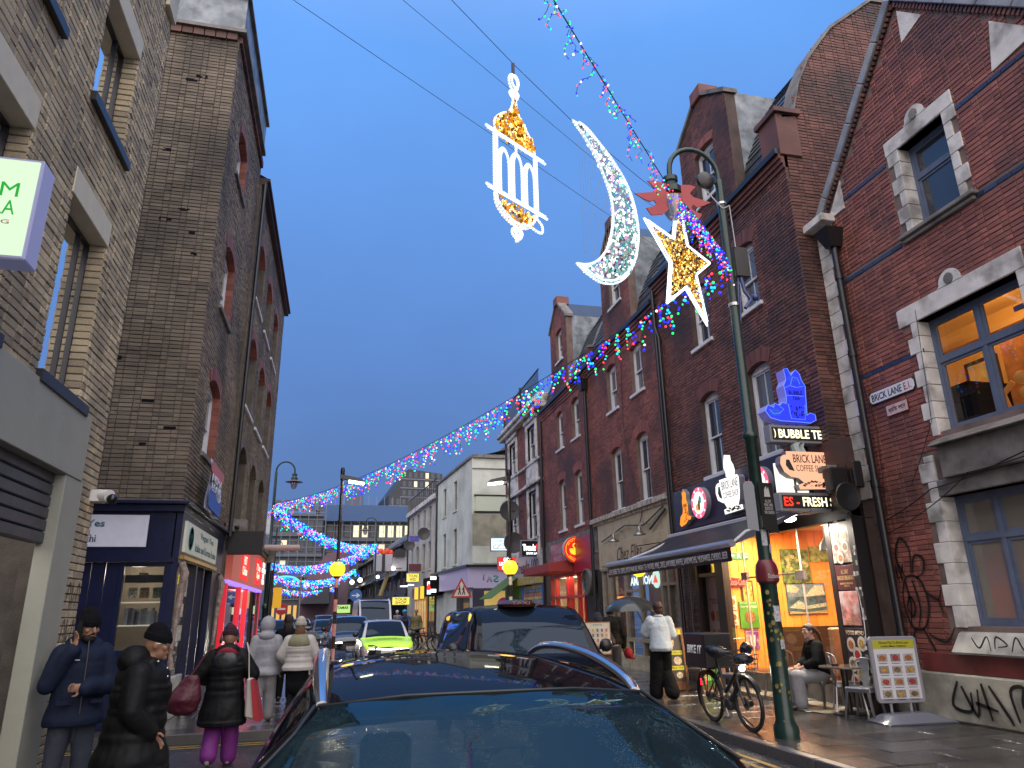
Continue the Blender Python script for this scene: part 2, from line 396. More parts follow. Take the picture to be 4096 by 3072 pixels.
# ------------------------------------------------------------------ windows
def sash(T, F, u0, u1, v0, v1, mf=None, mg=None, st=-.12, rise=0.08, bars=1, sill=True, msill=None, curtain=True, sillw=.1):
    mf = mf or M_white; mg = mg or M_pane; e = .05; mid = (v0 + v1) / 2
    mb = MB(); 
    mb.fbox(F, u0, u0 + e, v0, v1, st - .07, st + .02); mb.fbox(F, u1 - e, u1, v0, v1, st - .07, st + .02)
    mb.fbox(F, u0 + e, u1 - e, v0, v0 + .05, st - .07, st + .03); mb.fbox(F, u0 + e, u1 - e, v1 - .05, v1, st - .07, st + .02)
    if rise:
        w = (u1 - u0) / 2; rad = (w * w + rise * rise) / (2 * rise); cu = (u0 + u1) / 2; a0 = math.asin(w / rad)
        arc = [(cu + rad * math.sin(a0 - 2 * a0 * i / 8), v1 + rise - rad + rad * math.cos(a0 - 2 * a0 * i / 8)) for i in range(9)]
        mb.prism([(u0, v1), (u1, v1)] + arc, F, st - .07, st + .015)
    W = mb.build('window', mf, T)
    for (a, b, nn) in ((mid - .03, v1 - .05, st - .005), (v0 + .05, mid + .02, st - .045)):
        s_ = MB(); t = .04
        s_.fbox(F, u0 + e, u0 + e + t, a, b, nn - .035, nn); s_.fbox(F, u1 - e - t, u1 - e, a, b, nn - .035, nn)
        s_.fbox(F, u0 + e + t, u1 - e - t, a, a + t, nn - .035, nn); s_.fbox(F, u0 + e + t, u1 - e - t, b - t, b, nn - .035, nn)
        for k in range(bars):
            c = u0 + (u1 - u0) * (k + 1) / (bars + 1); s_.fbox(F, c - .012, c + .012, a + t, b - t, nn - .03, nn - .003)
        s_.build('sash', mf, W)
        g = MB(); g.fbox(F, u0 + e + t, u1 - e - t, a + t, b - t, nn - .022, nn - .018); g.build('pane', mg, W)
    if sill: s2 = MB(); s2.fbox(F, u0 - sillw, u1 + sillw, v0 - .09, v0,-.1,.07); s2.build('sill', msill or M_white, W, bev=.008)
    fb(W, 'room_behind', M_dark, F, u0 - .02, u1 + .02, v0 - .02, v1 + rise + .02, st - .5, st - .48)
    if curtain:
        c_ = MB(); nn = st - .16
        hh = v0 + (v1 - v0) * random.choice((1,1,.55)); K = 14
        rg = [[F(u0 + e + (u1 - u0 - 2 * e) * i / K, z, nn + (.012 if i % 2 else -.012)) for i in range(K + 1)] for z in (v0 + .05, hh)]
        c_.ring(rg, False); c_.build('curtain', M_curt, W)
    return W
def casement(T, F, u0, u1, v0, v1, mf, mg, st=-.18, tran=.66, cols=2, back=True, fw=.07, opens=True):
    W_ = MB(); d = .07
    W_.fbox(F, u0, u0 + fw, v0, v1, st - d, st); W_.fbox(F, u1 - fw, u1, v0, v1, st - d, st)
    W_.fbox(F, u0 + fw, u1 - fw, v0, v0 + fw, st - d, st); W_.fbox(F, u0 + fw, u1 - fw, v1 - fw, v1, st - d, st)
    vt = v0 + (v1 - v0) * tran; W_.fbox(F, u0 + fw, u1 - fw, vt - fw / 2, vt + fw / 2, st - d, st + .01)
    cs = [u0 + fw + (u1 - u0 - 2 * fw) * k / cols for k in range(cols + 1)]
    for c in cs[1:-1]:
        W_.fbox(F, c - fw / 2, c + fw / 2, v0 + fw, vt - fw / 2, st - d, st + .005); W_.fbox(F, c - fw / 2, c + fw / 2, vt + fw / 2, v1 - fw, st - d, st + .005)
    W = W_.build('window', mf, T)
    for k in range(cols):
        a = cs[k] + (fw / 2 if k else 0); b = cs[k + 1] - (fw / 2 if k < cols - 1 else 0)
        for (p, q) in ((v0 + fw, vt - fw / 2), (vt + fw / 2, v1 - fw)):
            t = .045; s_ = MB()
            if opens:
                s_.fbox(F, a, a + t, p, q, st - .05, st - .012); s_.fbox(F, b - t, b, p, q, st - .05, st - .012)
                s_.fbox(F, a + t, b - t, p, p + t, st - .05, st - .012); s_.fbox(F, a + t, b - t, q - t, q, st - .05, st - .012); s_.build('casement', mf, W)
            else: t = 0
            g = MB(); g.fbox(F, a + t, b - t, p + t, q - t, st - .035, st - .03); g.build('pane', mg, W)
    if back: fb(W, 'room_behind', M_dark, F, u0 - .05, u1 + .05, v0 - .05, v1 + .05, st - .7, st - .68)
    return W

# ------------------------------------------------------------------ ground, road, pavements
M_asph = mat('wet_asphalt', (.030,.031,.034), .36, var=.3, vscale=9, bump=.5, bscale=160, wet=.9)
M_slab = mat('wet_paving', (.066,.063,.060), .17, isl=.45, spec=.8, var=.25, vscale=3, bump=.25, bscale=45, wet=1.3, dirt=(.022,.021,.021), dscale=1.6, damt=.7)
M_bed = mat('paving_bed', (.02,.019,.018), .35, bump=.3)
M_kerb = mat('granite_kerb', (.10,.098,.095), .3, isl=.2, var=.25, vscale=30, bump=.2, bscale=90)
M_yl = mat('yellow_line_paint', (.34,.22,.03), .4, var=.35, vscale=25, bump=.3, bscale=90, dirt=(.045,.042,.035), dscale=12, damt=.95)
g = MB(); g.add([(-1500,-1500,-.03), (1500,-1500,-.03), (1500,1500,-.03), (-1500,1500,-.03)], [(0,1,2,3)]); g.build('ground', M_asph, kind='structure')
def bend(y): return -.078 * max(0, y - 24)
def kL(y): return -.25 + bend(y)       # left kerb line
def kR(y): return 5.25 + bend(y)       # right kerb line
def wR(y): return 8.3 if y < 38 else 7.75 - .075 * (y - 43)
rd = MB(); ys = [-14,-4,4,12,24,40,60,90,130,190]
rd.ring([[(kL(y) - (6 if 8.5 < 0 else 0), y, 0), (kR(y), y, 0)] for y in ys], False)
rd.add([(-14,8.3,.0), (kL(9), 8.3,.0), (kL(9), 12.1,.0), (-14,12.1,.0)], [(0,1,2,3)])
rd.build('road', M_asph, kind='structure')
def paving(name, poly_rows, z=.12):
    """rows of slabs between two edge functions"""
    T = thing(name, None, None); T['kind'] = 'structure'
    bed = MB(); y0, y1, fa, fb = poly_rows
    st = [y0 + (y1 - y0) * i / 16 for i in range(17)]
    bed.ring([[(fa(y), y, -.02), (fb(y), y, -.02), (fb(y), y, z - .012), (fa(y), y, z - .012)] for y in st]); bed.build('paving_bed', M_bed, T)
    lst = []; y = y0; r = 0
    while y < y1:
        d = .6; xa, xb = fa(y), fb(y); x = xa - (.45 if r % 2 else 0) 
        while x < xb:
            w = .9; a, b = max(x, xa), min(x + w, xb)
            if b - a > .08 and y + d <= y1 + .01: lst.append((a + .006, b - .006, y + .006, y + d - .006))
            x += w
        y += d; r += 1
    lst.sort(key=lambda s: ((s[0] + s[1]) / 2) ** 2 + s[2] ** 2 + (0 if seen(((s[0] + s[1]) / 2, s[2], z), 30) else 1e4))
    rest = MB()
    for i, (a, b, c, d) in enumerate(lst):
        t = [random.uniform(-.005,.005) for _ in range(4)]; e = .006; mb = MB() if i < 300 else rest
        V = [(a, c, z - .03), (b, c, z - .03), (b, d, z - .03), (a, d, z - .03), (a, c, z - e), (b, c, z - e), (b, d, z - e), (a, d, z - e),
             (a + e, c + e, z + t[0]), (b - e, c + e, z + t[1]), (b - e, d - e, z + t[2]), (a + e, d - e, z + t[3])]
        Fs = [(8,9,10,11)]
        for k in range(4): n = (k + 1) % 4; Fs += [(k, n, 4 + n, 4 + k), (4 + k, 4 + n, 8 + n, 8 + k)]
        mb.add(V, Fs)
        if i < 300: mb.build('paving_slab', M_slab, T)
    if rest.v: rest.build('paving_slabs_far', M_slab, T, kind='stuff')
    return T
def kerb(T, fx, y0, y1, side):
    y = y0; i = 0; rest = MB()
    while y < y1:
        mb = MB() if i < 60 else rest
        a, b = fx(y), fx(y + .9); w = .14 * side
        P = [(a, y + .004,-.02), (b, y + .896,-.02), (b + w, y + .896,-.02), (a + w, y + .004,-.02), (a, y + .004,.123), (b, y + .896,.123), (b + w, y + .896,.123), (a + w, y + .004,.123)]
        if side < 0: P = [P[k] for k in (1,0,3,2,5,4,7,6)]
        mb.hexa(P)
        if i < 60: mb.build('kerbstone', M_kerb, T, bev=.012)
        y += .9; i += 1
    if rest.v: rest.build('kerbstones_far', M_kerb, T, kind='stuff')
PR = paving('pavement_right', (-3,60, lambda y: kR(y) + .15, lambda y: (8.9 if y < 10.4 else 8.4) + bend(y)))
kerb(PR, kR, -3,60,1)
PL = paving('pavement_left', (12.25,50, lambda y: (-2.75 if y > 13 else -9) + bend(y) - (3 if y > 28 else 0), lambda y: kL(y) - .15))
kerb(PL, kL, 12.25,50,-1)
PL2 = paving('pavement_near_left', (-4,8.3, lambda y: -2.7, lambda y: kL(y) - .15 - .0))
kerb(PL2, kL, -4,8.3,-1)
kc = MB(); kc.box(-9, kL(12) - .14,12.1,12.245,-.02,.123); kc.build('kerb_of_side_street', M_kerb, PL)
yl = MB()
def strip(pts, w, z=.006):
    r = []
    for i, (x, y) in enumerate(pts):
        a = Vector(pts[max(i - 1,0)]); b = Vector(pts[min(i + 1, len(pts) - 1)]); t = (b - a).normalized(); nn = Vector((-t.y, t.x))
        r.append([(x - nn.x * w / 2, y - nn.y * w / 2, z), (x + nn.x * w / 2, y + nn.y * w / 2, z)])
    yl.ring(r, False)
for o_ in (.30,.48): strip([(kR(y) - o_, y) for y in range(-3,60,3)], .075)
for o_ in (.22,.38):
    strip([(-9,12.1 - o_), (-5,12.1 - o_), (kL(12) - .6,12.1 - o_), (kL(12) + .1 , 12.25 - o_ * .6), (kL(13) + o_ , 13.4), (kL(17) + o_, 17), (kL(24) + o_, 24), (kL(40) + o_, 40)], .07)
yl.build('double_yellow_lines', M_yl, kind='structure')
# zebra stripes between the two beacons
zb = MB()
for i in range(5):
    x = .15 + i * 1.1; zb.add([(x, 20.6,.005), (x + .55,20.6,.005), (x + .55,23.4,.005), (x, 23.4,.005)], [(0,1,2,3)])
zb.build('zebra_crossing_markings', mat('white_road_paint', (.5,.5,.48), .4, var=.3, vscale=20), kind='structure')

# ------------------------------------------------------------------ left: modern yellow brick building
T = thing('brick_building', 'modern yellow brick building with cream lintels and grey roller shutter, nearest on the left', 'building', (-2.6,4,0))
WL = [(4.5,5.58,3.79,5.53), (6.5,7.56,3.79,5.53), (4.5,5.58,6.65,7.98), (6.5,7.56,6.65,7.98)]
wall(T, FL, -3,8.46,3.71,12.6, WL, M_mort, .4)
wall(T, FL, 7.95,8.46,.12,3.71, [], M_mort, .4)
wall(T, Fr((-2.6,8.46,0), (-1,0,0), (0,1,0)), .4,7,.12,12.6, [], M_mort, .2)
lints = [(a - .0, b + .0, d, d + .27) for a, b, c, d in WL]
bricks(T, FL, 3.4,8.46,3.71,11.8, WL + lints, M_yelb, seed=1)
bricks(T, FL, 7.95,8.46,.12,3.71, [], M_yelb, seed=2, limit=60)
FE = Fr((-2.6,8.46,0), (-1,0,0), (0,1,0)); bricks(T, FE, 0,4,.12,11.8, [], M_yelb, seed=3, limit=0)
for i, (a, b, c, d) in enumerate(WL):
    # brick reveals
    for uu, nn in ((a, (0,1,0)), (b, (0,-1,0))):
        FF = Fr((-2.6, uu, 0), (-1,0,0), nn); bricks(T, FF, 0,.24, c, d, [], M_yelb, seed=10 + i, limit=0, d=.008)
    lt = MB(); lt.fbox(FL, a - .02, b + .02, d - .008, d + .27,-.39,.022); lt.build('lintel', M_lint, T, bev=.006)
    sl_ = MB(); sl_.fbox(FL, a - .03, b + .12, c - .11, c, -.26,.07); sl_.build('window_sill', M_dgrey, T, bev=.006)
    W_ = MB(); n0, n1 = -.24,-.15; e = .035
    W_.fbox(FL, a, a + e, c, d, n0, n1); W_.fbox(FL, b - e, b, c, d, n0, n1); W_.fbox(FL, a + e, b - e, c, c + e, n0, n1); W_.fbox(FL, a + e, b - e, d - e, d, n0, n1); W_.fbox(FL, b - .28, b - .25, c + e, d - e, n0, n1)
    W_ = W_.build('window', M_dgrey, T)
    for p, q in ((a + e, b - .28), (b - .25, b - e)):
        gl = MB(); gl.fbox(FL, p, q, c + e, d - e, -.18,-.175); gl.build('pane', glassm('dark_tinted_pane', (.03,.04,.05), .015,.1,.8), W_)
# rendered frontage with roller shutter
rb = MB(); rb.fbox(FL, -3,7.87,3.06,3.71,-.1,.05); rb.fbox(FL, 7.46,7.95,.12,3.06,-.12,.04); rb.build('rendered_surround', M_rend, T, bev=.006)
dk = MB(); dk.fbox(FL, -3,7.46,.12,3.06,-2.3,-2.25); dk.fbox(FL, -3,7.46,.1,.13,-2.25,-.02); dk.build('dark_entrance', M_dark, T)
for i in range(6):
    sb = MB(); z = 2.41 + i * .11; sb.fbox(FL, -3,7.455, z + .006, z + .104,-.16,-.05); sb.build('shutter_slat', mat('shutter_grey', (.075,.08,.10), .38, metal=.4, var=.15, vscale=6), T, bev=.01)
sk = MB(); sk.prism([(5.9,1.53), (6.16,1.53), (6.16,1.75), (5.9,1.75)], FL, -.6,-.57); sk.build('warning_sticker', mat('yellow_sticker', (.5,.36,.05), .4, var=.4, vscale=25), T)
dr = MB(); dr.fbox(FL, 3.5,7.4,.12,2.4,-.66,-.6); dr.build('dark_glazed_door', M_dark, T)
pp = MB(); pp.fbox(FL, 8.1,8.46,9.35,10.9,.02,.07); pp.build('cream_panel', M_lint, T)
pq = MB(); pq.fbox(FL, 8.2,8.5,10.0,10.25,.08,.4); pq.tube([FL(8.3,10.12,.1), FL(8.3,12,.1)], .05); pq.build('floodlight_box', M_blackm, T)
# lit hanging sign
T = thing('hanging_sign', 'lit white and green box sign at the far left edge, M over LA', 'sign', (-2.2,4.1,3.7))
FS = Fr((-1.80,4.08,0), (1,0,0), (0,-1,0))
bx = MB(); bx.fbox(FS, -.76,0,3.665,4.31,-.17,-.006); bx.build('sign_case', mat('lilac_case', (.36,.37,.56), .4, emit=(.3,.32,.6), es=.12), T, bev=.008)
fc = MB(); fc.fbox(FS, -.745,-.018,3.685,4.29,-.006,0); fc.build('sign_face', emitm('sign_face_pale', (.66,.86,.60), .95), T)
M_gtx = mat('sign_green', (.01,.30,.03), .4, emit=(.01,.34,.03), es=.6)
for s_, v in (('M', 4.05), ('ILA', 3.935)): text('lettering', s_, FS, -.19 if s_ == 'M' else -.225,-.097, v, v + .09, M_gtx, T, n=.001, bold=.0)
text('lettering', 'FINE DINING', FS, -.50,-.112,3.875,3.90, mat('sign_brown', (.2,.05,.03), .5, emit=(.25,.06,.03), es=.4), T, n=.001)
br = MB(); br.tube([(-2.6,4.15,4.33), (-1.95,4.15,4.33)], .015); br.build('bracket', M_blackm, T)
# dome camera
T = thing('security_camera', 'white dome camera on the end of the yellow brick pier', 'camera', (-2.55,8.55,2.95))
c_ = MB(); c_.box(-2.62,-2.5,8.3,8.5,2.93,3.05); c_.tube([(-2.56,8.4,3.0), (-2.40,8.3,2.98)], .07,14); c_.build('housing', mat('white_plastic', (.7,.7,.68), .35), T, smooth=True)
c_ = MB(); c_.ball((-2.37,8.28,2.95), .055,14,8); c_.build('dome', mat('black_gloss', (.01,.01,.012), .06), T, smooth=True)

# ------------------------------------------------------------------ left: old tall stock brick corner house
T = thing('corner_house', 'tall old stock brick corner house with lead parapet and navy shopfront', 'building', (-2.66,13.1,0))
y0, y1 = 13.1,17.75; FS2 = Fr((0, y0,0), (1,0,0), (0,-1,0))
WW = [(14.35,15.5,10.95,12.2), (14.3,15.5,7.78,9.3), (14.2,15.45,4.72,6.3)]
wall(T, FL2, y0, y1,3.6,13.5, WW, M_mort, .35)
wall(T, FS2,-9,-2.66 - .0,3.6,13.5, [], M_mort, .3, n=-.003)
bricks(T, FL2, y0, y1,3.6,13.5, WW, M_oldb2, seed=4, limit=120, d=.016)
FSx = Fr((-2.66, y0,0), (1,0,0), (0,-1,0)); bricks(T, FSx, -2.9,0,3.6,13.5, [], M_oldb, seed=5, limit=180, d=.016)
wall(T, Fr((0, y1,0), (1,0,0), (0,1,0)), -9,-2.66,.1,13.9, [], M_mort, .2, n=-.01)
for a, b, c, d in WW:
    gen_arch(T, FL2, a, b, d - .17,.17,.24, M_rub, -.14,.03)
    jb = MB()
    for k in range(int((d - c) / .15)): jb.fbox(FL2, b - .004, b + (.11 if k % 2 else .22), c + k * .15 + .005, c + k * .15 + .145,-.14,.026)
    o = jb.build('red_jamb_brick', M_rub, T); o['kind'] = 'stuff'
    sash(T, FL2, a, b, c, d - .17, rise=.16, st=-.14, msill=M_dst, sillw=.14)
pb = MB(); pb.box(-9,-2.5, y0 - .14, y1 - .4,13.5,13.58); pb.box(-9,-2.48, y0 - .16, y1 - .4,14.42,14.5); pb.build('parapet_coping', M_dst, T)
pb = MB(); pb.box(-9,-2.55, y0 - .1, y1 - .45,13.58,14.42); pb.build('lead_parapet', M_lead, T)
mb = MB(); n_ = 0
while n_ < 40: mb.box(-2.66 - .22 * (n_ + 1), -2.66 - .22 * n_ - .02, y0 - .08, y0,13.33,13.49); n_ += 1
for k in range(20): mb.box(-2.66,-2.58, y0 + k * .23, y0 + k * .23 + .2,13.33,13.49)
mb.build('corbel_brick', M_darkb, T, kind='stuff')
random.seed(3); ho = MB()
for k in range(13):
    u = random.uniform(-4.6,-2.9); v = random.uniform(4,13); w, h = random.choice(((.11,.05), (.2,.05), (.07,.07), (.22,.07))); ho.fbox(FS2, u, u + w, v, v + h, .016,.0185)
ho.build('hollow_shade_patch', M_dark, T, kind='stuff')  # thin dark plates on the wall paint the shade of missing-brick hollows
# shopfront
z1 = 3.55
sf = MB(); sf.box(-9,-2.58, y0 - .12, y1,3.44,3.56); sf.box(-9,-2.5, y0 - .2, y1 + .02,3.56,3.62); sf.build('shop_cornice', M_navy, T, bev=.01)
sf = MB(); sf.box(-9,-2.70, y0 - .05, y0 + .05,2.66,3.44); sf.box(-9,-2.66, y0 - .09, y0 - .05,2.62,2.7); sf.box(-2.72,-2.60, y0 - .05, y1,2.66,3.44); sf.build('fascia', M_navy, T)
for k in range(6):
    x = -4.75 + k * .215; b_ = MB(); b_.box(x, x + .208, y0 - .02, y0 + .02,.82,2.62); b_.build('cladding_board', M_navy, T, bev=.008)
b_ = MB(); b_.box(-9,-4.76, y0 - .02, y0 + .02,.12,2.62); b_.box(-4.75,-2.66, y0 - .03, y0 + .02,.12,.74); b_.box(-4.75,-2.62, y0 - .06, y0 + .02,.74,.82)
b_.box(-3.47,-3.40, y0 - .04, y0 + .04,.82,2.62); b_.box(-2.80,-2.66, y0 - .04, y0 + .06,.82,2.62); b_.box(-3.40,-2.80, y0 - .04, y0 + .04,2.55,2.62); b_.box(-3.40,-2.80, y0 - .04, y0 + .04,.82,1.27); b_.build('timber_panelling', M_navy, T, bev=.006)
bb(T, 'shop_window', M_shop, -3.40,-2.80, y0 - .003, y0 + .003,1.27,2.55)
b_ = MB(); b_.box(-4.32,-3.12, y0 - .075, y0 - .05,2.86,3.38); b_.build('sign_board', mat('pale_lilac_board', (.62,.65,.78), .5, var=.05), T, bev=.004)
M_teal = mat('teal_letter', (.02,.14,.17), .5); M_ltx = mat('grey_blue_letter', (.05,.09,.16), .5)
text('lettering', 'Vegan Yes', FS2,-4.55,-3.78,3.15,3.30, M_teal, T, n=.078, bold=.02); text('lettering', 'Gnocchi', FS2,-4.35,-3.88,2.94,3.06, M_ltx, T, n=.078, bold=.015)
# interior with shelves seen through the side window
b_ = MB(); b_.box(-4.4,-2.75,14.6,14.65,.2,2.9); b_.box(-4.4,-2.75, y0 + .1,14.6,2.75,2.8); b_.box(-4.4,-4.35, y0 + .1,14.6,.2,2.75); b_.box(-4.4,-2.75, y0 + .1,14.6,.2,.22); b_.build('shop_interior', mat('warm_interior', (.30,.27,.22), .8), T)
b_ = MB()
for z in (1.62,1.98): b_.box(-3.42,-2.78, y0 + .1, y0 + .34, z, z + .02)
b_.build('display_shelf', mat('shelf_white', (.6,.58,.52), .4, emit=(.9,.8,.6), es=.35), T)
b_ = MB(); random.seed(5); x = -3.36
while x < -2.9:
    w = random.uniform(.02,.035); b_.box(x, x + w, y0 + .14, y0 + .3,1.64,1.64 + random.uniform(.2,.27)); x += w + .003
b_.build('display_book', mat('book_covers', (.16,.18,.2), .6, isl=.9), T, kind='stuff')
for i, (x, z) in enumerate(((-3.38,2.06), (-3.2,2.06), (-3.0,2.06), (-3.25,2.3), (-2.98,1.64))):
    bb(T, 'display_print', mat('print_%d' % i, [(.3,.3,.26), (.14,.1,.07), (.1,.14,.1), (.35,.3,.2), (.4,.4,.38)][i], .6, var=.8, vscale=28), x, x + .14, y0 + .3, y0 + .31, z, z + .17)
bb(T, 'awning_roll', mat('charcoal_cloth', (.02,.02,.024), .8), -3.4,-2.78, y0 + .08, y0 + .12,2.3,2.42)
# street front
fr = MB(); fr.box(-2.62,-2.56,13.25,16.6,2.8,3.32); fr.build('sign_board', mat('cream_board', (.55,.56,.50), .5, var=.08, emit=(.8,.85,.7), es=.10), T, bev=.004)
text('lettering', 'Vegan Yes', FL2,14.55,16.05,3.10,3.25, M_teal, T, n=.104, bold=.01); text('lettering', 'Italian and Korean Fusion', FL2,14.15,16.45,2.88,3.02, M_teal, T, n=.104, bold=.008)
rg = MB(); rg.lathe((-2.555,13.68,3.06), [(.20,0), (.20,.008), (.18,.008), (.18,0)], 24, 'X'); rg.build('logo_ring', M_teal, T); text('lettering', 'VEGAN\nYES', FL2,13.55,13.81,2.97,3.14, M_teal, T, n=.104)
fr = MB(); fr.box(-2.60,-2.54,13.2,16.7,2.68,2.74); fr.build('brass_light_strip', mat('brass', (.5,.36,.12), .3, metal=.8), T)
for (a, b, nm) in ((13.05,13.22,1), (14.75,14.85,1), (15.55,15.65,1), (16.55,17.3,1)):
    b_ = MB(); b_.box(-2.72,-2.60, a, b, .12,2.66); b_.build('pilaster', M_navy, T, bev=.008)
b_ = MB(); b_.box(-2.72,-2.64,13.22,14.75,.12,.78); b_.box(-2.72,-2.64,14.85,15.55,.12,.7); b_.build('marble_stall_riser', mat('cream_marble', (.5,.5,.42), .3, var=.2, vscale=9, dirt=(.25,.25,.2), dscale=5, damt=.4), T, bev=.01)
b_ = MB(); b_.box(-2.69,-2.685,13.22,14.75,.78,2.66); b_.box(-2.69,-2.685,14.85,15.55,.7,2.66); b_.build('shop_window', M_shop, T)
bb(T, 'shop_door', M_navy, -2.80,-2.76,15.65,16.55,.12,2.2); bb(T, 'door_pane', M_pane, -2.758,-2.755,15.8,16.4,1.0,2.05)
for z, s_ in ((2.1,.3), (1.75,.22), (1.35,.26)):
    bb(T, 'window_poster', mat('poster_%d' % int(z * 10), (.5,.48,.4), .6, var=.7, vscale=20), -2.68,-2.675,14.0,14.0 + s_ * 1.6, z, z + s_)
b_ = MB(); b_.box(-2.60,-2.595,12.99 + .0,13.0,.0,.01)
bb(T, 'small_notice', mat('white_card', (.6,.6,.62), .5), -2.98,-2.80, y0 - .045, y0 - .03,.30,.72)
# scroll brackets (weathered)
for yy in (13.18,17.35):
    b_ = MB(); b_.tube([(-2.56, yy, 2.62), (-2.50, yy, 2.45), (-2.54, yy, 1.9), (-2.57, yy, 1.2), (-2.55, yy, .95)], [.05,.07,.05,.03,.06], 8); b_.build('scroll_bracket', mat('peeling_paint', (.28,.22,.19), .7, var=.5, vscale=12, bump=.5), T, smooth=True)
lamp(T, 'POINT', 'interior_lamp_light', (-3.4,13.9,2.5), 13, (1,.86,.66))

# banner
T = thing('banner', 'white banner with pink and blue shapes hanging from the first floor sill', 'banner', (-2.5,14,3.64))
b_ = MB(); K = 12; rows = []
for j in range(11):
    z = 4.58 - (4.58 - 3.66) * j / 10; rows.append([(-2.44 + .03 * math.sin(i * .9 + j * .5), 14.0 + 1.5 * i / K + .02 * math.sin(j * .8), z - .06 * math.sin(math.pi * i / K) - .04 * i / K) for i in range(K + 1)])
b_.ring(rows, False); b_.build('cloth', mat('banner_cloth', (.50,.53,.62), .8, var=.1), T, smooth=True)
Fb = Fr((-2.40,0,0), (0,1,0), (1,0,0))
pr(T, 'pink_shape', mat('banner_pink', (.5,.17,.2), .8), [(14.02,4.53)] + [(14.02 + 1.44 * i / 8,4.53 - .02 * i / 8) for i in range(1,9)] + [(15.46 - 1.44 * i / 8,4.35 - .14 * math.sin(math.pi * i / 8)) for i in range(9)], Fb, 0,.004)
pr(T, 'blue_shape', mat('banner_blue', (.05,.14,.5), .8), [(14.03,3.70)] + [(14.03 + 1.42 * i / 8,3.68 - .05 * i / 8) for i in range(1,9)] + [(15.45 - 1.42 * i / 8,3.98 - .1 * math.sin(math.pi * i / 4)) for i in range(9)], Fb, 0,.004)
text('lettering', 'MISMA\nLEAVE', Fb, 14.15,15.35,4.0,4.32, mat('banner_letter', (.62,.66,.74), .8), T, n=.006, bold=.03)

# ------------------------------------------------------------------ left: second old house
T = thing('arched_window_house', 'old brown brick house with rows of tall arched windows above a red shop', 'building', (-2.6,18,0))
y0, y1 = 17.78,26.9
WW = []
for c in (18.65,21.08,23.5): WW += [(c, c + 1.45,9.92,11.75), (c, c + 1.5,6.92,8.95), (c, c + 1.45,4.02,5.95)]
wall(T, FL, y0, y1,3.72,12.9, WW, M_mort, .35)
bricks(T, FL, y0, y1,3.72,12.9, WW, M_oldb2, seed=6, limit=200, d=.014)
wall(T, Fr((0, y1,0), (1,0,0), (0,1,0)), -11,-2.6,.1,12.9, [], M_mort, .2)
wall(T, Fr((0, y0,0), (1,0,0), (0,-1,0)), -11,-2.6,.1,12.9, [], M_mort, .2, n=-.02)
for a, b, c, d in WW:
    gen_arch(T, FL, a, b, d - .3,.30,.24, M_oldb if c < 5 else M_rub, -.2,.026,15)
    sash(T, FL, a, b, c, d - .3, mf=M_white if c > 6 else mat('dark_window_paint', (.05,.045,.045), .5), rise=.29, st=-.2, msill=M_white if c > 6 else M_dst, sillw=.12)
b_ = MB(); b_.box(-3.2,-2.45, y0, y1 + .1,12.9,13.02); b_.box(-3.2,-2.38, y0, y1 + .14,13.02,13.1); b_.build('eaves_gutter', M_darkb, T)
b_ = MB(); b_.add([(-2.45, y0,13.1), (-2.45, y1,13.1), (-6, y1,15), (-6, y0,15)], [(0,1,2,3)]); b_.build('roof', M_slate, T)
b_ = MB(); b_.tube([(-2.5,17.78,3.5), (-2.5,17.78,12.9)], .05); b_.build('downpipe', M_blackm, T)
b_ = MB(); b_.box(-2.7,-2.42, y0, y1,3.62,3.74); b_.box(-2.7,-2.35, y0, y1 + .1,3.74,3.82)
for k in range(3): b_.box(-2.6,-2.2,18.2 + k * 4.1,18.45 + k * 4.1,3.5,3.95)
b_.build('stone_cornice', M_dst, T, bev=.01)
# red shop below
M_redlit = mat('red_shop_frame', (.5,.02,.03), .35, emit=(1,.03,.06), es=.4)
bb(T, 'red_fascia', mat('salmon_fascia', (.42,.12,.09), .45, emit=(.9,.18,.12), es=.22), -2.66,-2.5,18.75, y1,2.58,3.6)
for a, b in ((20.4,21.9), (23.8,25.4)):
    bb(T, 'red_panel', emitm('red_panel_lit', (1,.015,.015), .95), -2.5,-2.485, a, b, 2.68,3.45)
    text('lettering', 'HOT\nChicken' if a < 22 else '7 Days\nOpen', FL, a + .2, b - .3,2.8,3.3, emitm('cream_lit', (1,.8,.6), 1.2), T, n=.118, bold=.02)
text('lettering', 'FRIED\nCHICKEN\nRIBS\nPIZZA', FL, 25.6,26.8,2.75,3.45, emitm('white_lit', (1,.95,.9), 1.6), T, n=.12, bold=.02)
bb(T, 'led_strip', emitm('violet_led', (.35,.2,1), 1.2), -2.66,-2.55,18.6, y1,2.5,2.58)
for a in (18.75,21.4,23.0,26.7):
    bb(T, 'shop_post', M_redlit, -2.7,-2.58, a, a + .14,.12,2.5)
bb(T, 'stall_riser', M_redlit, -2.7,-2.6,18.75, y1,.12,.5)
for k in range(4):
    for j in range(3):
        bb(T, 'checker_tile', emitm('tile_white_lit', (.9,.75,.7), .7) if (k + j) % 2 else M_redlit, -2.6,-2.594,18.95 + k * .6,19.53 + k * .6,.5 + j * .25,.74 + j * .25)
bb(T, 'shop_window', M_shop, -2.65,-2.645,18.9,26.7,.5,2.5)
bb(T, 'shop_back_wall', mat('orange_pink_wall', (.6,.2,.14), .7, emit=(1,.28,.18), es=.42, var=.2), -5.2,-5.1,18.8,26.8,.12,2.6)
b_ = MB(); b_.box(-5.1,-2.7,18.8,26.8,2.55,2.6); b_.box(-5.1,-2.7,18.8,26.8,.1,.13); b_.box(-5.1,-2.7,26.75,26.8,.12,2.6); b_.box(-5.1,-2.7,18.8,18.85,.12,2.6); b_.build('shop_room', mat('pink_room', (.6,.3,.3), .7), T)
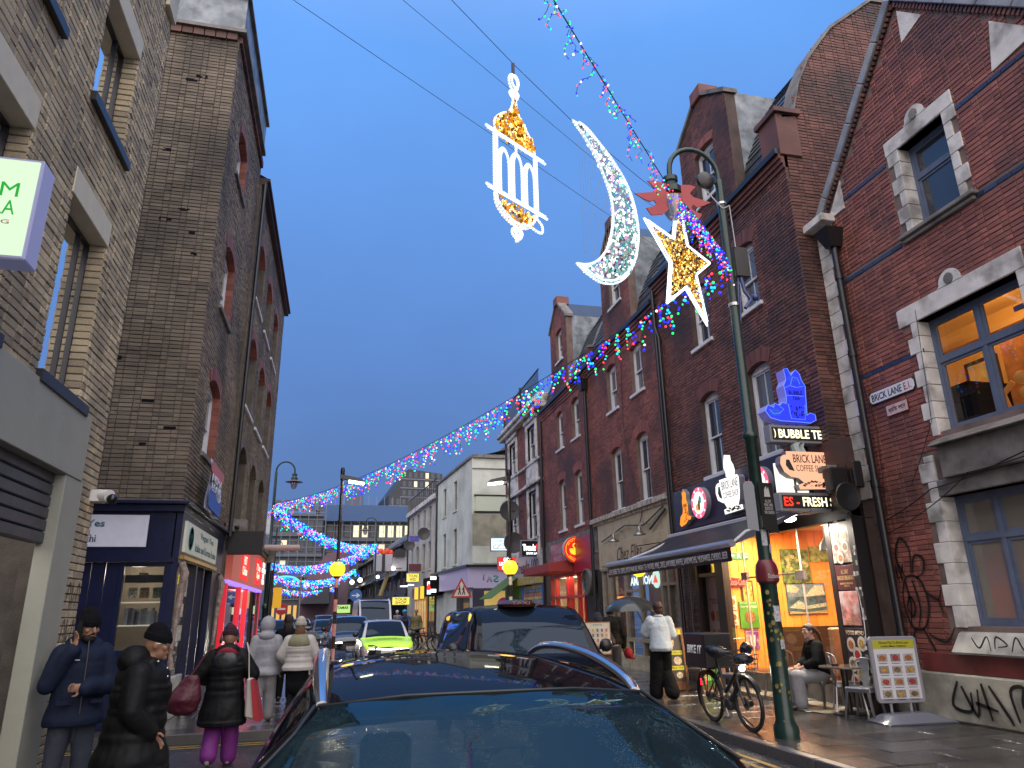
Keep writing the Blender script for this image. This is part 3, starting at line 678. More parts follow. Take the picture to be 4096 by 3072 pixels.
bb(T, 'led_curtain', emitm('blue_violet_panel', (.45,.3,1), .7), -2.9,-2.88,23.2,26.4,.3,2.5)
for k in range(6): fb(T, 'diamond_light', emitm('pink_led', (1,.05,.25), 1.3), Fr((-2.87,24 + (k % 2) * 1.0,1.0 + k * .24), (0,1,0), (1,0,0), (0,0,1)), -.18,.18,-.08,.08,0,.01)
lamp(T, 'AREA', 'shop_glow', (-3.6,22.8,2.45), 70, (1,.25,.22), 2.5)
T = thing('hanging_sign', 'blank black box sign projecting over the red shop', 'sign', (-2.3,18,3))
b_ = MB(); b_.box(-2.56,-1.78,18.0,18.18,3.12,3.66); b_.build('sign_case', mat('matt_black', (.013,.013,.017), .6), T, bev=.01)
bb(T, 'bracket', M_blackm, -2.62,-2.5,18.05,18.12,3.2,3.5)
T = thing('flood_lamp', 'pale tube lamp arm beyond the black box sign', 'lamp', (-2.0,22,3.5)); b_ = MB(); b_.tube([(-2.5,26,3.95), (-1.35,26,3.95)], .1,12); b_.build('tube', mat('pale_plastic', (.45,.36,.32), .5), T, smooth=True)
# ------------------------------------------------------------------ right: gabled red brick building
T = thing('gabled_building', 'red brick gabled building with white stone window surrounds and street sign', 'building', (8.75,8,0))
k_ = 1.0294
W1 = (7.43,8.36,7.47,9.0); W2 = (6.9,8.68,4.21,6.02); W3 = (6.9,8.9,1.42,3.26)
def gab(u, v): return v < 8.75 or (v - 8.75) < (min(10.35 - u, u - 5.25)) * 1.09 - .12
wall(T, FG, 3.0,10.6,.12,8.75, [W1, W2, W3], M_mortr, .35)
mb = MB(); mb.prism([(5.2,8.75), (10.4,8.75), (7.82,11.5)], FG, -.35,-.002); o = mb.build('gable_wall', M_mortr, T)
# cut the window out of the gable triangle with a rebuilt outline
me = o.data; bm = bmesh.new(); bm.from_mesh(me); bm.clear()
mb = MB(); mb.prism([(5.2,8.75), (W1[0], 8.75), (W1[0], W1[3]), (W1[1], W1[3]), (W1[1], 8.75), (10.4,8.75), (7.82,11.5)], FG, -.35,-.002)
o0 = org(T); vs = [bm.verts.new(Vector(v) - o0) for v in mb.v]
for f in mb.f: bm.faces.new([vs[i] for i in f])
bmesh.ops.recalc_face_normals(bm, faces=bm.faces); bm.to_mesh(me); bm.free()
HG = [W1, W2, W3, (7.2,8.62,7.38,9.27), (6.9,9.0,5.95,6.33), (6.9,8.62,4.0,6.33), (6.8,9.2,.12,1.42), (6.6,9.2,1.2,3.95), (3,10.6,.12,.78), (10.12,10.6,3.45,8.7)]
for z in (8.90,7.38,5.53): HG.append((3,10.6, z - .045, z + .035))
bricks(T, FG, 4.2,10.12,.78,11.5, HG, M_redb2, bw=.228, bh=.0762, seed=8, clip=gab, limit=300)
for z in (8.90,7.38,5.53):
    mb = MB(); u = 3.2
    while u < 10.1:
        if not (W1[0] - .25 < u + .1 < W1[1] + .22 and 7.3 < z < 9.3) and not (7.0 < u + .1 < 8.7 and 5 < z < 6): mb.fbox(FG, u, min(u + .218,10.11), z - .038, z + .03,-.01,.016)
        u += .228
    mb.build('blue_brick_band', M_blueb, T, kind='stuff')
def surround(W, u0, u1, vt, cap0, cap1, cu, cv, cr):
    a, b, c, d = W; mb = MB(); mb.fbox(FG, cap0, cap1, d, vt, -.26,.03)
    mb.build('lintel_stone', M_wst, T, bev=.01)
    mb = MB(); P = [(cu + cr * 1.25, vt)] + [(cu + cr * math.cos(math.pi * i / 12), vt + .03 + cr * math.sin(math.pi * i / 12)) for i in range(13)] + [(cu - cr * 1.25, vt)]
    mb.prism(P, FG, -.02,.034); mb.build('crest_stone', M_wst, T)
    mb = MB(); mb.lathe(FG(cu, vt + cr * .42,.036), [(cr * .42,0), (cr * .42,-.012), (.001,-.012)], 16, 'X'); mb.build('crest_roundel', M_dst, T)
    v = c - .05; i = 0
    while v < d - .02:
        h = min(.27, d - v); e = .24 if i % 2 else .13
        for p, q in ((a - e, a + .005), (b - .005, b + e)):
            s = MB(); s.fbox(FG, p, q, v + .003, v + h - .003,-.26,.028 + random.uniform(0,.004)); s.build('quoin_stone', M_wst, T, bev=.008)
        v += h; i += 1
surround(W1,7.2,8.6,9.27,7.2,8.62,7.9,9.38,.2)
surround(W2,7.0,8.9,6.33,6.75,9.05,7.93,6.47,.2)
s = MB(); s.prism([(7.15,7.40), (8.62,7.40), (8.62,7.47), (7.15,7.47)], FG, -.2,.12); s.prism([(7.2,7.33), (8.58,7.33), (8.58,7.40), (7.2,7.40)], FG, -.1,.07); s.build('window_sill', M_dst, T, bev=.012)
# first floor sill and apron
s = MB(); s.hexa([FG(6.2,3.98,-.2), FG(8.75,3.98,-.2), FG(8.75,3.98,.26), FG(6.2,3.98,.26), FG(6.2,4.21,-.2), FG(8.75,4.21,-.2), FG(8.75,4.08,.12), FG(6.2,4.08,.12)]); s.build('window_sill', M_dst, T, bev=.015)
s = MB(); s.fbox(FG, 6.3,8.68,3.5,3.98,-.1,.13); s.fbox(FG, 6.2,8.9,3.26,3.5,-.2,.05); s.build('stone_apron', M_dst, T, bev=.012)
s = MB(); v = 1.4; i = 0
while v < 3.9:
    e = .3 if i % 2 else .18; s.fbox(FG, 8.893,8.9 + e, v + .004, min(v + .3,3.9), -.26,.032); v += .3; i += 1
s.build('quoin_stone', M_wst, T, kind='stuff', bev=.008)
s = MB(); s.hexa([FG(6.4,1.05,-.2), FG(9.15,1.05,-.2), FG(9.15,1.05,.17), FG(6.4,1.05,.17), FG(6.4,1.42,-.2), FG(9.15,1.42,-.2), FG(9.05,1.34,.03), FG(6.4,1.34,.03)]); s.build('window_sill', mat('graffiti_stone', (.36,.35,.32), .6, var=.3, vscale=3, dirt=(.1,.1,.1), dscale=4, damt=.5), T, bev=.03)
s = MB(); s.fbox(FG, 3.0,10.5,.12,.78,-.2,.06); s.build('plinth', mat('cream_plinth', (.36,.345,.28), .55, var=.25, vscale=2.5, dirt=(.09,.085,.07), dscale=1.8, damt=.6, bump=.3, bscale=14), T, bev=.03)
s = MB(); s.fbox(FG, 3.0,9.8,.78,1.05,-.1,.045); s.build('painted_band', mat('dull_red_paint', (.14,.03,.025), .5, var=.5, vscale=2), T, bev=.01)
casement(T, FG, *W1, M_bluefr, M_pane, st=-.2, tran=.62, cols=1)
casement(T, FG, *W2, M_bluefr, M_shop, st=-.2, tran=.62, cols=2, back=False)
casement(T, FG, *W3, M_bluefr, glassm('frosted_pane', (.20,.18,.15), .12,.12,.05), st=-.22, tran=.66, cols=3, back=True)
# lit room behind the first floor window
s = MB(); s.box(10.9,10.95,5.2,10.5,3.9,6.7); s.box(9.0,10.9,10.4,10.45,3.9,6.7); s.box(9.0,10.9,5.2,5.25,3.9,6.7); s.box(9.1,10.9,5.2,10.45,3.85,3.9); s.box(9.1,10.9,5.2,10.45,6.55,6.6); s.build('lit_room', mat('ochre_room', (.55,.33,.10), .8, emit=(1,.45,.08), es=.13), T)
s = MB(); s.box(10.8,10.9,5.2,10.45,6.2,6.3); s.box(9.0,10.9,10.3,10.4,6.2,6.3); s.build('room_cornice', mat('cornice_ochre', (.6,.42,.2), .7), T)
bb(T, 'picture_frame', mat('dark_frame', (.04,.02,.01), .5), 10.84,10.9,9.3,9.95,5.3,5.85)
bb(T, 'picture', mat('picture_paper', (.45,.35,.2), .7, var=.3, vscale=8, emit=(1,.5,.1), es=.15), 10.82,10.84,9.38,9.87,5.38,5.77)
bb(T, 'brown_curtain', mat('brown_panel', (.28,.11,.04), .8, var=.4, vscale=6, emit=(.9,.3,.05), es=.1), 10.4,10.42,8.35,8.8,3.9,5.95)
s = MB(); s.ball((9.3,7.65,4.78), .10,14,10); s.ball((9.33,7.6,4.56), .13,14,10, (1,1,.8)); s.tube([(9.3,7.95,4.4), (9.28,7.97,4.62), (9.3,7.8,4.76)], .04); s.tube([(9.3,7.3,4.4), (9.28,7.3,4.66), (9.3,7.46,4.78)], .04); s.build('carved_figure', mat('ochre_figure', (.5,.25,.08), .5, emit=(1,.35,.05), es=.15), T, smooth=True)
bb(T, 'dark_cabinet', M_dark, 9.7,10.7,8.9,10.2,3.9,5.15)
lamp(T, 'POINT', 'room_light', (9.85,8.6,6.3), 42, (1,.55,.2), .15)
# curtain plant in the top window
s = MB(); random.seed(11)
for k in range(16):
    a = random.uniform(-1.2,1.4); L0 = random.uniform(.25,.55); b0 = FG(8.0 - .3 * random.random(), 7.75 + .35 * random.random(), -.32)
    tip = b0 + Vector((0,-L0 * math.cos(a), L0 * math.sin(a))); mid = (b0 + tip) / 2 + Vector((0,0,.04))
    s.add([b0, mid + Vector((0,.012,.02)), tip, mid - Vector((0,.012,.02))], [(0,1,2,3)])
s.build('dried_palm_leaves', mat('pale_leaf', (.5,.55,.45), .6), T, kind='stuff')
# gable coping, kneeler, triangular stones
for a, b in (((10.55,8.62), (7.8,11.62)), ((5.05,8.62), (7.84,11.62))):
    d = Vector((b[0] - a[0], b[1] - a[1])).normalized(); nrm = Vector((-d.y, d.x)); nrm = nrm if nrm.y > 0 else -nrm
    n_ = 6
    for i in range(n_):
        p = Vector(a).lerp(Vector(b), i / n_) ; q = Vector(a).lerp(Vector(b), (i + 1) / n_ - .004)
        s = MB(); s.prism([tuple(p), tuple(q), tuple(q + nrm * .16), tuple(p + nrm * .16)], FG, -.4,.10); s.build('coping_stone', mat('blue_grey_stone', (.20,.22,.25), .5, var=.3, vscale=3, dirt=(.4,.4,.38), dscale=2, damt=.4), T, bev=.012)
    s = MB(); L0 = (Vector(b) - Vector(a)).length; m_ = int(L0 / .085)
    for i in range(m_):
        p = Vector(a).lerp(Vector(b), i / m_); q = p + d * .05; s.prism([tuple(p), tuple(q), tuple(q - nrm * .09), tuple(p - nrm * .09)], FG, 0,.055)
    s.build('dentil_course', M_darkb, T, kind='stuff')
for P in (((10.2,8.72), (9.75,8.72), (9.75,9.3)), ((7.78,11.35), (7.35,10.85), (7.82,10.72)), ((6.35,9.75), (5.75,9.05), (6.5,8.98))):
    pr(T, 'triangular_stone', M_wst, list(P), FG, -.01,.028)
s = MB(); s.box(8.45,9.0,10.05,10.72,8.62,8.78); s.build('kneeler_stone', M_wst, T, bev=.015)
v = 3.45; i = 0
while v < 8.6:
    e = 10.16 if i % 2 else 10.32; s = MB(); s.fbox(FG, e, 10.6, v + .003, v + .285,-.2,.03); s.build('quoin_stone', M_wst, T, bev=.008)
    if not i % 2: bricks(T, FG, 10.12, e - .005, v + .005, v + .28, [], M_redb2, bw=.2, bh=.075, seed=i, limit=0)
    v += .288; i += 1
s = MB(); P = [(8.69,10.08, z) for z in (.14,2.5,5.7,8.1)]; s.tube([(8.62,10.06,.14), (8.62,10.06,8.1)], .06,12)
for z in (1.2,3.6,5.9,7.4): s.lathe((8.62,10.06, z), [(.075,0), (.075,.12), (.06,.12)], 12)
s.hexa([(8.5,9.98,8.05), (8.74,9.98,8.05), (8.74,10.14,8.05), (8.5,10.14,8.05), (8.38,9.88,8.4), (8.74,9.88,8.4), (8.74,10.26,8.4), (8.38,10.26,8.4)]); s.build('downpipe', M_blackm, T, smooth=True)
# rest of the building: side wing higher up behind, roof
s = MB(); s.add([FG(10.35,8.75,-.3), FG(7.82,11.5,-.3), FG(7.82,11.5,-5), FG(10.35,8.75,-5)], [(0,1,2,3)]); s.add([FG(5.25,8.75,-.3), FG(7.82,11.5,-.3), FG(7.82,11.5,-5), FG(5.25,8.75,-5)], [(0,1,2,3)]); s.build('roof', M_slate, T)
bb(T, 'rear_wing', M_darkb, 11.0,14.5,3.2,7.0,0,13.4)
bb(T, 'rear_coping', M_dst, 10.9,14.7,3.0,7.05,13.4,13.55)
# cables
def cable(T, pts, r=.008, name='cable', m=None):
    P = []
    for i in range(len(pts) - 1):
        a, b = Vector(pts[i]), Vector(pts[i + 1])
        for k in range(8): t = k / 8; q = a.lerp(b, t); q.z -= .25 * (a - b).length * .25 * 4 * t * (1 - t) * .4; P.append(q)
    P.append(Vector(pts[-1])); mb = MB(); mb.tube(P, r, 5); return mb.build(name, m or M_blackm, T)
cable(T, [FG(10.3,3.0,.05), FG(9.0,3.4,.06), FG(7.6,3.55,.16), FG(6.2,3.9,.2)], .01)
cable(T, [FG(10.3,2.8,.05), FG(9.2,3.1,.06), FG(8.2,3.5,.16), FG(6.2,3.7,.2)]); cable(T, [FG(9.4,3.5,.05), FG(8.75,4.4,.05), FG(8.7,5.4,.03), FG(8.65,6.2,.03)], .006); cable(T, [FG(10.2,6.4,.05), FG(9.9,4.6,.05), FG(10.0,3.2,.05)], .006)
# graffiti: sprayed strokes laid just proud of the wall
M_spray = mat('black_spray', (.008,.008,.008), .5)
def stroke(T, F, pts, w, n=.075, m=None, name='graffiti_stroke'):
    P = []
    for i in range(len(pts) - 1):
        p0, p1, p2, p3 = [Vector(pts[min(max(j, 0), len(pts) - 1)]) for j in (i - 1, i, i + 1, i + 2)]
        for k in range(5):
            t = k / 5; P.append(.5 * ((2 * p1) + (p2 - p0) * t + (2 * p0 - 5 * p1 + 4 * p2 - p3) * t * t + (3 * p1 - p0 - 3 * p2 + p3) * t ** 3))
    P.append(Vector(pts[-1])); r = []
    for i, p in enumerate(P):
        t = (P[min(i + 1, len(P) - 1)] - P[max(i - 1,0)]).normalized(); nn = Vector((-t.y, t.x)); ww = w * (.55 + .45 * math.sin(math.pi * min(1, (i + 1) / len(P) * 1.1)))
        r.append([F(*(p + nn * ww / 2), n), F(*(p - nn * ww / 2), n)])
    mb = MB(); mb.ring(r, False); return mb.build(name, m or M_spray, T)
FT = Fr((8.75,0,0), (0,1,0), (-1,0,0))
for P in ([(9.2,.68), (9.35,.35), (9.05,.3), (9.0,.55)], [(9.15,.62), (8.95,.25), (8.88,.6)], [(8.8,.68), (8.72,.22)], [(8.95,.42), (8.6,.35)], [(8.68,.66), (8.45,.3), (8.4,.2)], [(8.3,.25), (8.35,.62), (8.15,.68), (8.2,.45), (8.05,.2)], [(8.0,.6), (7.85,.3), (7.7,.62), (7.6,.25)]): stroke(T, FT, P, .05)
for P in ([(8.7,1.28), (8.6,1.15), (8.45,1.3), (8.42,1.12)], [(8.35,1.15), (8.3,1.3), (8.15,1.2), (8.3,1.17)], [(8.1,1.12), (8.0,1.3), (7.9,1.14), (7.75,1.28), (7.6,1.15)]): stroke(T, FT, P, .025, n=.175)
# a sprayed abstract figure made of loops on the brick
for P in ([(9.95,2.1), (10.0,2.5), (9.85,2.75), (9.7,2.55), (9.75,2.2)], [(9.72,2.2), (9.62,2.45), (9.45,2.4), (9.5,2.2), (9.66,2.12)], [(9.98,1.95), (9.85,2.15), (9.6,2.1), (9.5,1.75), (9.65,1.4), (9.9,1.4), (10.0,1.7), (9.98,1.95)], [(9.75,2.1), (9.68,1.7), (9.78,1.4)], [(9.9,2.1), (9.86,1.75), (9.92,1.45)], [(9.95,1.7), (9.85,1.85), (9.78,1.7), (9.86,1.55), (9.95,1.7)],
          [(9.85,1.38), (9.98,1.1), (9.9,.85)], [(9.7,1.38), (9.55,1.1), (9.5,.85)], [(9.5,1.9), (9.3,1.8), (9.2,2.0)], [(9.3,1.8), (9.25,1.6)], [(9.95,1.3), (10.05,1.1), (9.98,.9)], [(9.6,1.3), (9.3,1.2), (9.1,1.4)]): stroke(T, FT, P, .04, n=.032)
for q in (.0,.35): 
    for P in ([(8.05,1.9 - q), (8.12,2.1 - q), (8.18,1.85 - q)], [(8.2,2.1 - q), (8.22,1.9 - q), (8.3,2.05 - q)], [(8.32,1.88 - q), (8.38,2.1 - q), (8.44,1.9 - q)]): stroke(D_ if 0 else T, FL, P, .018, n=.02)
# street name plates
def plate(name, lab, u0, u1, v0, v1, n=.03):
    F = Fr(FG(u1,0, n), (0,-1,0), (-1,0,0)); w = u1 - u0; T = thing(name, lab, 'street sign', FG((u0 + u1) / 2, v0, n)); return T, F, w
T, F, w = plate('street_name_plate', 'white enamel plate reading BRICK LANE E.1. on the red gable wall', 8.93,9.95,4.98,5.18)
def cham(w, h, c): return [(c, 0), (w - c, 0), (w, c), (w, h - c), (w - c, h), (c, h), (0, h - c), (0, c)]
F = Fr(F(0,4.975,0), F.u, F.n)
pr(T, 'rim', mat('black_enamel', (.02,.02,.025), .3), cham(w, .21,.05), F, 0,.012)
pr(T, 'face', mat('white_enamel', (.66,.68,.74), .25), [(x + .012, y + .012) for x, y in cham(w - .024,.186,.045)], F, .012,.016)
text('lettering', 'BRICK LANE', F, .06,.74,.045,.165, mat('black_ink', (.01,.01,.012), .4), T, n=.017, bold=.012); text('lettering', 'E.1.', F, .79,.95,.045,.165, mat('red_ink', (.4,.015,.015), .4), T, n=.017, bold=.012)
T, F, w = plate('street_name_plate', 'small pink plate in Bengali script under the BRICK LANE plate', 9.15,9.63,4.70,4.88)
F = Fr(F(0,4.69,0), F.u, F.n); pr(T, 'rim', mat('dark_red_rim', (.12,.02,.02), .4), cham(w, .19,.004), F, 0,.01)
pr(T, 'face', mat('pink_enamel', (.55,.40,.38), .4, var=.15), [(x + .012, y + .012) for x, y in cham(w - .024,.166,.004)], F, .01,.014)
text('lettering', 'ব্রিক লেন', F, .05, w - .05,.035,.15, mat('brown_ink', (.06,.02,.02), .5), T, n=.015, bold=.01)
# black loudspeaker-like box lamps under the sign arm
T = thing('satellite_dish', 'round black dish on the wall beside the food posters', 'dish', (8.3,10.3,3.2))
s = MB(); s.lathe((7.98,10.02,3.42), [(.02,.0), (.2,-.01), (.235,-.06), (.22,-.075), (.02,-.03)], 20, 'Y'); s.tube([(8.0,10.05,3.42), (8.3,10.15,3.4)], .02); s.build('dish', M_blackm, T, smooth=True)
s = MB(); s.box(7.9,8.22,10.2,10.4,3.55,3.95); s.box(8.28,8.46,10.1,10.28,3.6,4.05); s.build('box', M_blackm, T, bev=.02)
cable(T, [(8.2,10.1,3.9), (8.25,10.1,3.3), (8.0,10.1,3.15), (8.5,10.1,3.1)], .012)

# ------------------------------------------------------------------ right: corner coffee shop house (D), and terrace C, B
def dormer(T, c, w, zb, za, zs, win, mb_, face):
    u0, u1 = c - w / 2, c + w / 2
    s = MB()
    for a, b, d, e in hsub([win], u0, u1, zb, zs): s.fbox(face, a, b, d, e, -.25,0)
    s.prism([(u0, zs), (u1, zs), (c, za)], face, -.25,-.0015); o = s.build('dormer_wall', mb_[1], T)
    for q in (u0, u1 - .1): fb(T, 'dormer_cheek', M_lead, face, q, q + .1, zb, zs, -1.6,-.25)
    bricks(T, face, u0, u1, zb, za - .1, [win], mb_[0], seed=int(c * 3), limit=40, clip=lambda u, v: v < zs - .03 or (v - zs) < (1 - abs(u - c) / (w / 2)) * (za - zs) - .06)
    for sgn in (-1,1):
        a = Vector((c + sgn * (w / 2 + .06), zs - .05)); b = Vector((c, za + .02)); s = MB()
        s.prism([tuple(a), tuple(b), (b.x, b.y + .12), (a.x, a.y + .12)], face, -.3,.07); s.build('coping_stone', M_dst, T)
        s = MB(); s.add([face(c + sgn * w / 2, zs, -.25), face(c, za, -.25), face(c, za, -2.3), face(c + sgn * w / 2, zs, -2.3)], [(0,1,2,3)]); s.build('dormer_roof', M_slate, T)
    s = MB(); s.fbox(face, c - .26, c + .26, za - .15, za + .22,-.45,.09); s.build('apex_block', M_darkb, T, bev=.02)
    gen_arch(T, face, win[0], win[1], win[3] - .09,.09,.22, M_rub, -.13,.022,11)
    sash(T, face, win[0], win[1], win[2], win[3] - .09, rise=.09, msill=M_white)
def mansard(T, y0, y1, ze):
    prof = [(8.42, ze), (8.62, ze + .9), (9.2, ze + 2.2), (9.95, ze + 3.3), (11.2, ze + 4.2), (14, ze + 4.4)]
    s = MB(); nrow = 0
    for (xa, za), (xb, zb_) in zip(prof, prof[1:]):
        s.add([(xa, y0, za), (xa, y1, za), (xb, y1, zb_), (xb, y0, zb_)], [(0,1,2,3)])
    s.build('roof', M_slate, T)
    s = MB(); 
    for (xa, za), (xb, zb_) in list(zip(prof, prof[1:]))[:3]:
        n_ = max(2, int(math.hypot(xb - xa, zb_ - za) / .2)); N_ = Vector((-(zb_ - za), 0, xb - xa)).normalized()
        for i in range(n_):
            p = Vector((xa, 0, za)).lerp(Vector((xb, 0, zb_)), i / n_); q = Vector((xa, 0, za)).lerp(Vector((xb, 0, zb_)), (i + 1.1) / n_)
            y = y0 + (.12 if i % 2 else 0)
            while y < y1 - .05:
                e = min(y + .235, y1); a = p + N_ * .03; b = q + N_ * .008
                s.add([(a.x, y, a.z), (a.x, e, a.z), (b.x, e, b.z), (b.x, y, b.z), (p.x, y, p.z), (p.x, e, p.z)], [(0,1,2,3), (0,4,5,1)]); y += .24
    s.build('roof_slate', M_slate, T, kind='stuff')
def partywall(T, y0, y1, ze, m, top=.35):
    F = Fr((0, y0,0), (1,0,0), (0,-1,0))
    P = [(8.35, ze - .6), (8.35, ze + .9), (8.62, ze + .95), (8.9, ze + 1.7 + top - .2), (9.25, ze + 2.4 + top - .2), (9.95, ze + 3.5), (11.2, ze + 4.55), (14, ze + 4.7), (14, ze - .6)]
    pr(T, 'party_wall', m, P, F, -(y1 - y0), 0)
    s = MB()
    for (a, b) in zip(P[1:-2], P[2:-1]): s.prism([a, b, (b[0], b[1] + .09), (a[0], a[1] + .09)], F, -(y1 - y0) - .05,.05)
    s.build('party_wall_coping', M_dst, T)
    return F, P
def inside(P, u, v):
    c = False; j = len(P) - 1
    for i in range(len(P)):
        if (P[i][1] > v) != (P[j][1] > v) and u < (P[j][0] - P[i][0]) * (v - P[i][1]) / (P[j][1] - P[i][1]) + P[i][0]: c = not c
        j = i
    return c
def terrace(T, y0, y1, cols, zg, ze, mbr, seed, lim):
    H = []
    for c in cols: H += [(c - .42, c + .42,4.65,6.60), (c - .42, c + .42,7.82,9.36)]
    wall(T, FR, y0, y1, zg, ze, H, mbr[1], .35); bricks(T, FR, y0, y1, zg, ze, H, mbr[0], seed=seed, limit=lim)
    for a, b, c, d in H:
        gen_arch(T, FR, a, b, d - .12,.12,.30, M_rub if mbr[0] is not M_darkb else mat('dark_rubbed_brick', (.15,.055,.04), .6, isl=.3), -.13,.022,15)
        sash(T, FR, a, b, c, d - .12, rise=.11, st=-.13, mg=random.choice((M_pane, M_pane, M_pane_c)))
    s = MB()
    for i, (z, n) in enumerate(((ze - .32,.05), (ze - .22,.09), (ze - .12,.13))): s.fbox(FR, y0, y1, z, z + .1,-.1, n)
    s.build('cornice_brick', mbr[0], T)
    fb(T, 'gutter', M_blackm, FR, y0, y1, ze - .02, ze + .10,.06,.2)
T = D_ = thing('corner_terrace_house', 'sooty red brick corner terrace house above the coffee shop', 'building', (8.3,14,0))
terrace(T, 10.62,16.95, (12.47,14.57), 4.45,10.45, (M_darkb, M_mortd), 20,190)
FD = Fr((0,10.62,0), (1,0,0), (0,-1,0))
wall(T, FD, 8.3,14,3.5,9.9, [], M_mortd, .25, n=-.003)
bricks(T, FD, 8.3,9.3,3.5,9.86, [], M_darkb, seed=21, limit=60)
F_, P_ = partywall(T, 10.62,10.98,10.4, M_mortd); bricks(T, F_, 8.36,12.2,9.86,15, [], M_darkb, seed=22, limit=50, clip=lambda u, v: inside(P_, u, v) and inside(P_, u + .05, v + .04))
s = MB(); s.box(8.2,8.7,10.57,11.2,10.4,11.38); s.box(8.14,8.76,10.5,11.26,11.38,11.5); s.build('corner_pier', M_darkb, T, bev=.01)
mansard(T, 10.98,17.1,10.5); dormer(T, 13.55,2.4,10.5,14.2,13.4, (13.1,14.0,11.25,12.72), (M_darkb, M_mortd), FR)
s = MB(); s.tube([(8.2,16.9,3.4), (8.2,16.9,10.3)], .055,10); s.tube([(8.2,16.72,3.4), (8.2,16.72,8.8), (8.2,16.9,9.2)], .04,10); s.build('downpipe', M_blackm, T, smooth=True)
s = MB(); s.fbox(FR, 10.55,10.95,3.85,3.95,-.1,.12); s.fbox(FR, 10.5,11.0,3.95,4.05,-.1,.2); s.fbox(FR, 10.6,10.9,3.6,3.85,-.1,.06); s.build('stone_capital', M_dst, T, bev=.015)
T = C_ = thing('middle_terrace_house', 'red brick terrace house above the cream Chez Elles shopfront', 'building', (8.3,20,0))
terrace(T, 16.97,22.95, (18.55,20.57), 4.5,9.95, (M_redb, M_mortr), 23,300)
mansard(T, 16.97,22.9,10.0); dormer(T, 19.85,2.35,10.0,14.1,13.1, (19.4,20.3,11.2,12.7), (M_redb, M_mortr), FR)
partywall(T, 16.85,17.1,9.9, M_darkb, .15)
s = MB(); s.tube([(8.2,22.98,.2), (8.2,22.98,9.6)], .06,10); s.hexa([(8.05,22.85,9.2), (8.25,22.85,9.2), (8.25,23.1,9.2), (8.05,23.1,9.2), (8.0,22.75,9.6), (8.25,22.75,9.6), (8.25,23.2,9.6), (8.0,23.2,9.6)]); s.build('downpipe', M_blackm, T, smooth=True)
cable(T, [(8.26,19.6,9.6), (8.26,19.75,7.2), (8.26,19.5,5.8), (8.22,18.7,4.4), (8.2,19.0,3.9)], .012)
s = MB(); s.fbox(FR, 16.97,22.95,4.45,4.6,-.1,.16); s.fbox(FR, 17.0,22.9,4.36,4.45,-.1,.09); s.build('cornice', mat('peeling_white_stone', (.40,.38,.34), .7, var=.4, vscale=9, bump=.5, dirt=(.07,.08,.05), dscale=6, damt=.7), T, bev=.01)
T = B_ = thing('far_terrace_house', 'red brick terrace house above the red bakery', 'building', (8.3,26,0))
terrace(T, 22.97,28.9, (24.35,26.35), 4.4,9.9, (M_redb, M_mortr), 26,160)
mansard(T, 22.97,28.9,9.95); dormer(T, 26.1,2.2,9.95,14.0,13.0, (25.6,26.4,11.4,12.75), (M_redb, M_mortr), FR)
partywall(T, 22.85,23.1,9.9, M_darkb, .15)
s = MB(); s.tube([(8.2,28.9,.2), (8.2,28.9,9.6)], .06,8); s.build('downpipe', M_blackm, T)
# house A: brick with white stone dressings and a roof railing
T = thing('white_dressed_house', 'corner house with white stone window surrounds and a roof railing', 'building', (8.3,32,0))
H = [(30.0,31.4,8.25,9.85), (33.7,35.1,8.25,9.85), (30.0,31.4,4.8,6.85), (33.7,35.1,4.8,6.85)]
wall(T, FR, 28.95,36.2,4.3,10.3, H, M_mortd, .35); bricks(T, FR, 28.95,36.2,4.3,10.3, H, M_redb, seed=29, limit=60, bw=.24, bh=.08)
wall(T, Fr((0,36.2,0), (1,0,0), (0,1,0)), 8.3,14,.1,10.3, [], M_mortd, .2)
for a, b, c, d in H:
    s = MB(); s.fbox(FR, a - .28, a, c - .15, d + .2,-.1,.07); s.fbox(FR, b, b + .28, c - .15, d + .2,-.1,.07); s.fbox(FR, a - .35, b + .35, d + .2, d + .4,-.1,.14); s.fbox(FR, a, b, d, d + .2,-.1,.06); s.fbox(FR, a - .3, b + .3, c - 1.15, c - .15,-.1,.05); s.fbox(FR, a - .2, b + .2, c - 1.0, c - .3,.04,.07); s.build('stone_surround', M_wst, T, bev=.012)
    sash(T, FR, a, b, c, d, rise=0, bars=1, st=-.1, msill=M_wst, sillw=.3)
s = MB(); s.fbox(FR, 28.9,36.3,7.05,7.18,-.1,.2); s.fbox(FR, 28.9,36.3,8.05,8.15,-.1,.1); s.fbox(FR, 28.9,36.4,10.3,10.5,-.4,.3); s.fbox(FR, 28.9,36.5,10.5,10.62,-.5,.42); s.fbox(FR, 28.9,36.3,10.62,10.95,-.5,.2); s.build('stone_cornice', M_wst, T, bev=.02)
s = MB()
for k in range(52): s.fbox(FR, 29.3 + k * .135,29.32 + k * .135,10.95,12.1,.0,.02)
s.fbox(FR, 29.2,36.3,12.1,12.15,-.01,.04); s.fbox(FR, 29.2,36.3,11.0,11.04,-.01,.04); s.fbox(FR, 32.6,32.75,10.95,12.3,-.05,.05); s.fbox(FR, 36.2,36.3,10.95,12.2,-.05,.05); s.build('roof_railing', M_blackm, T)
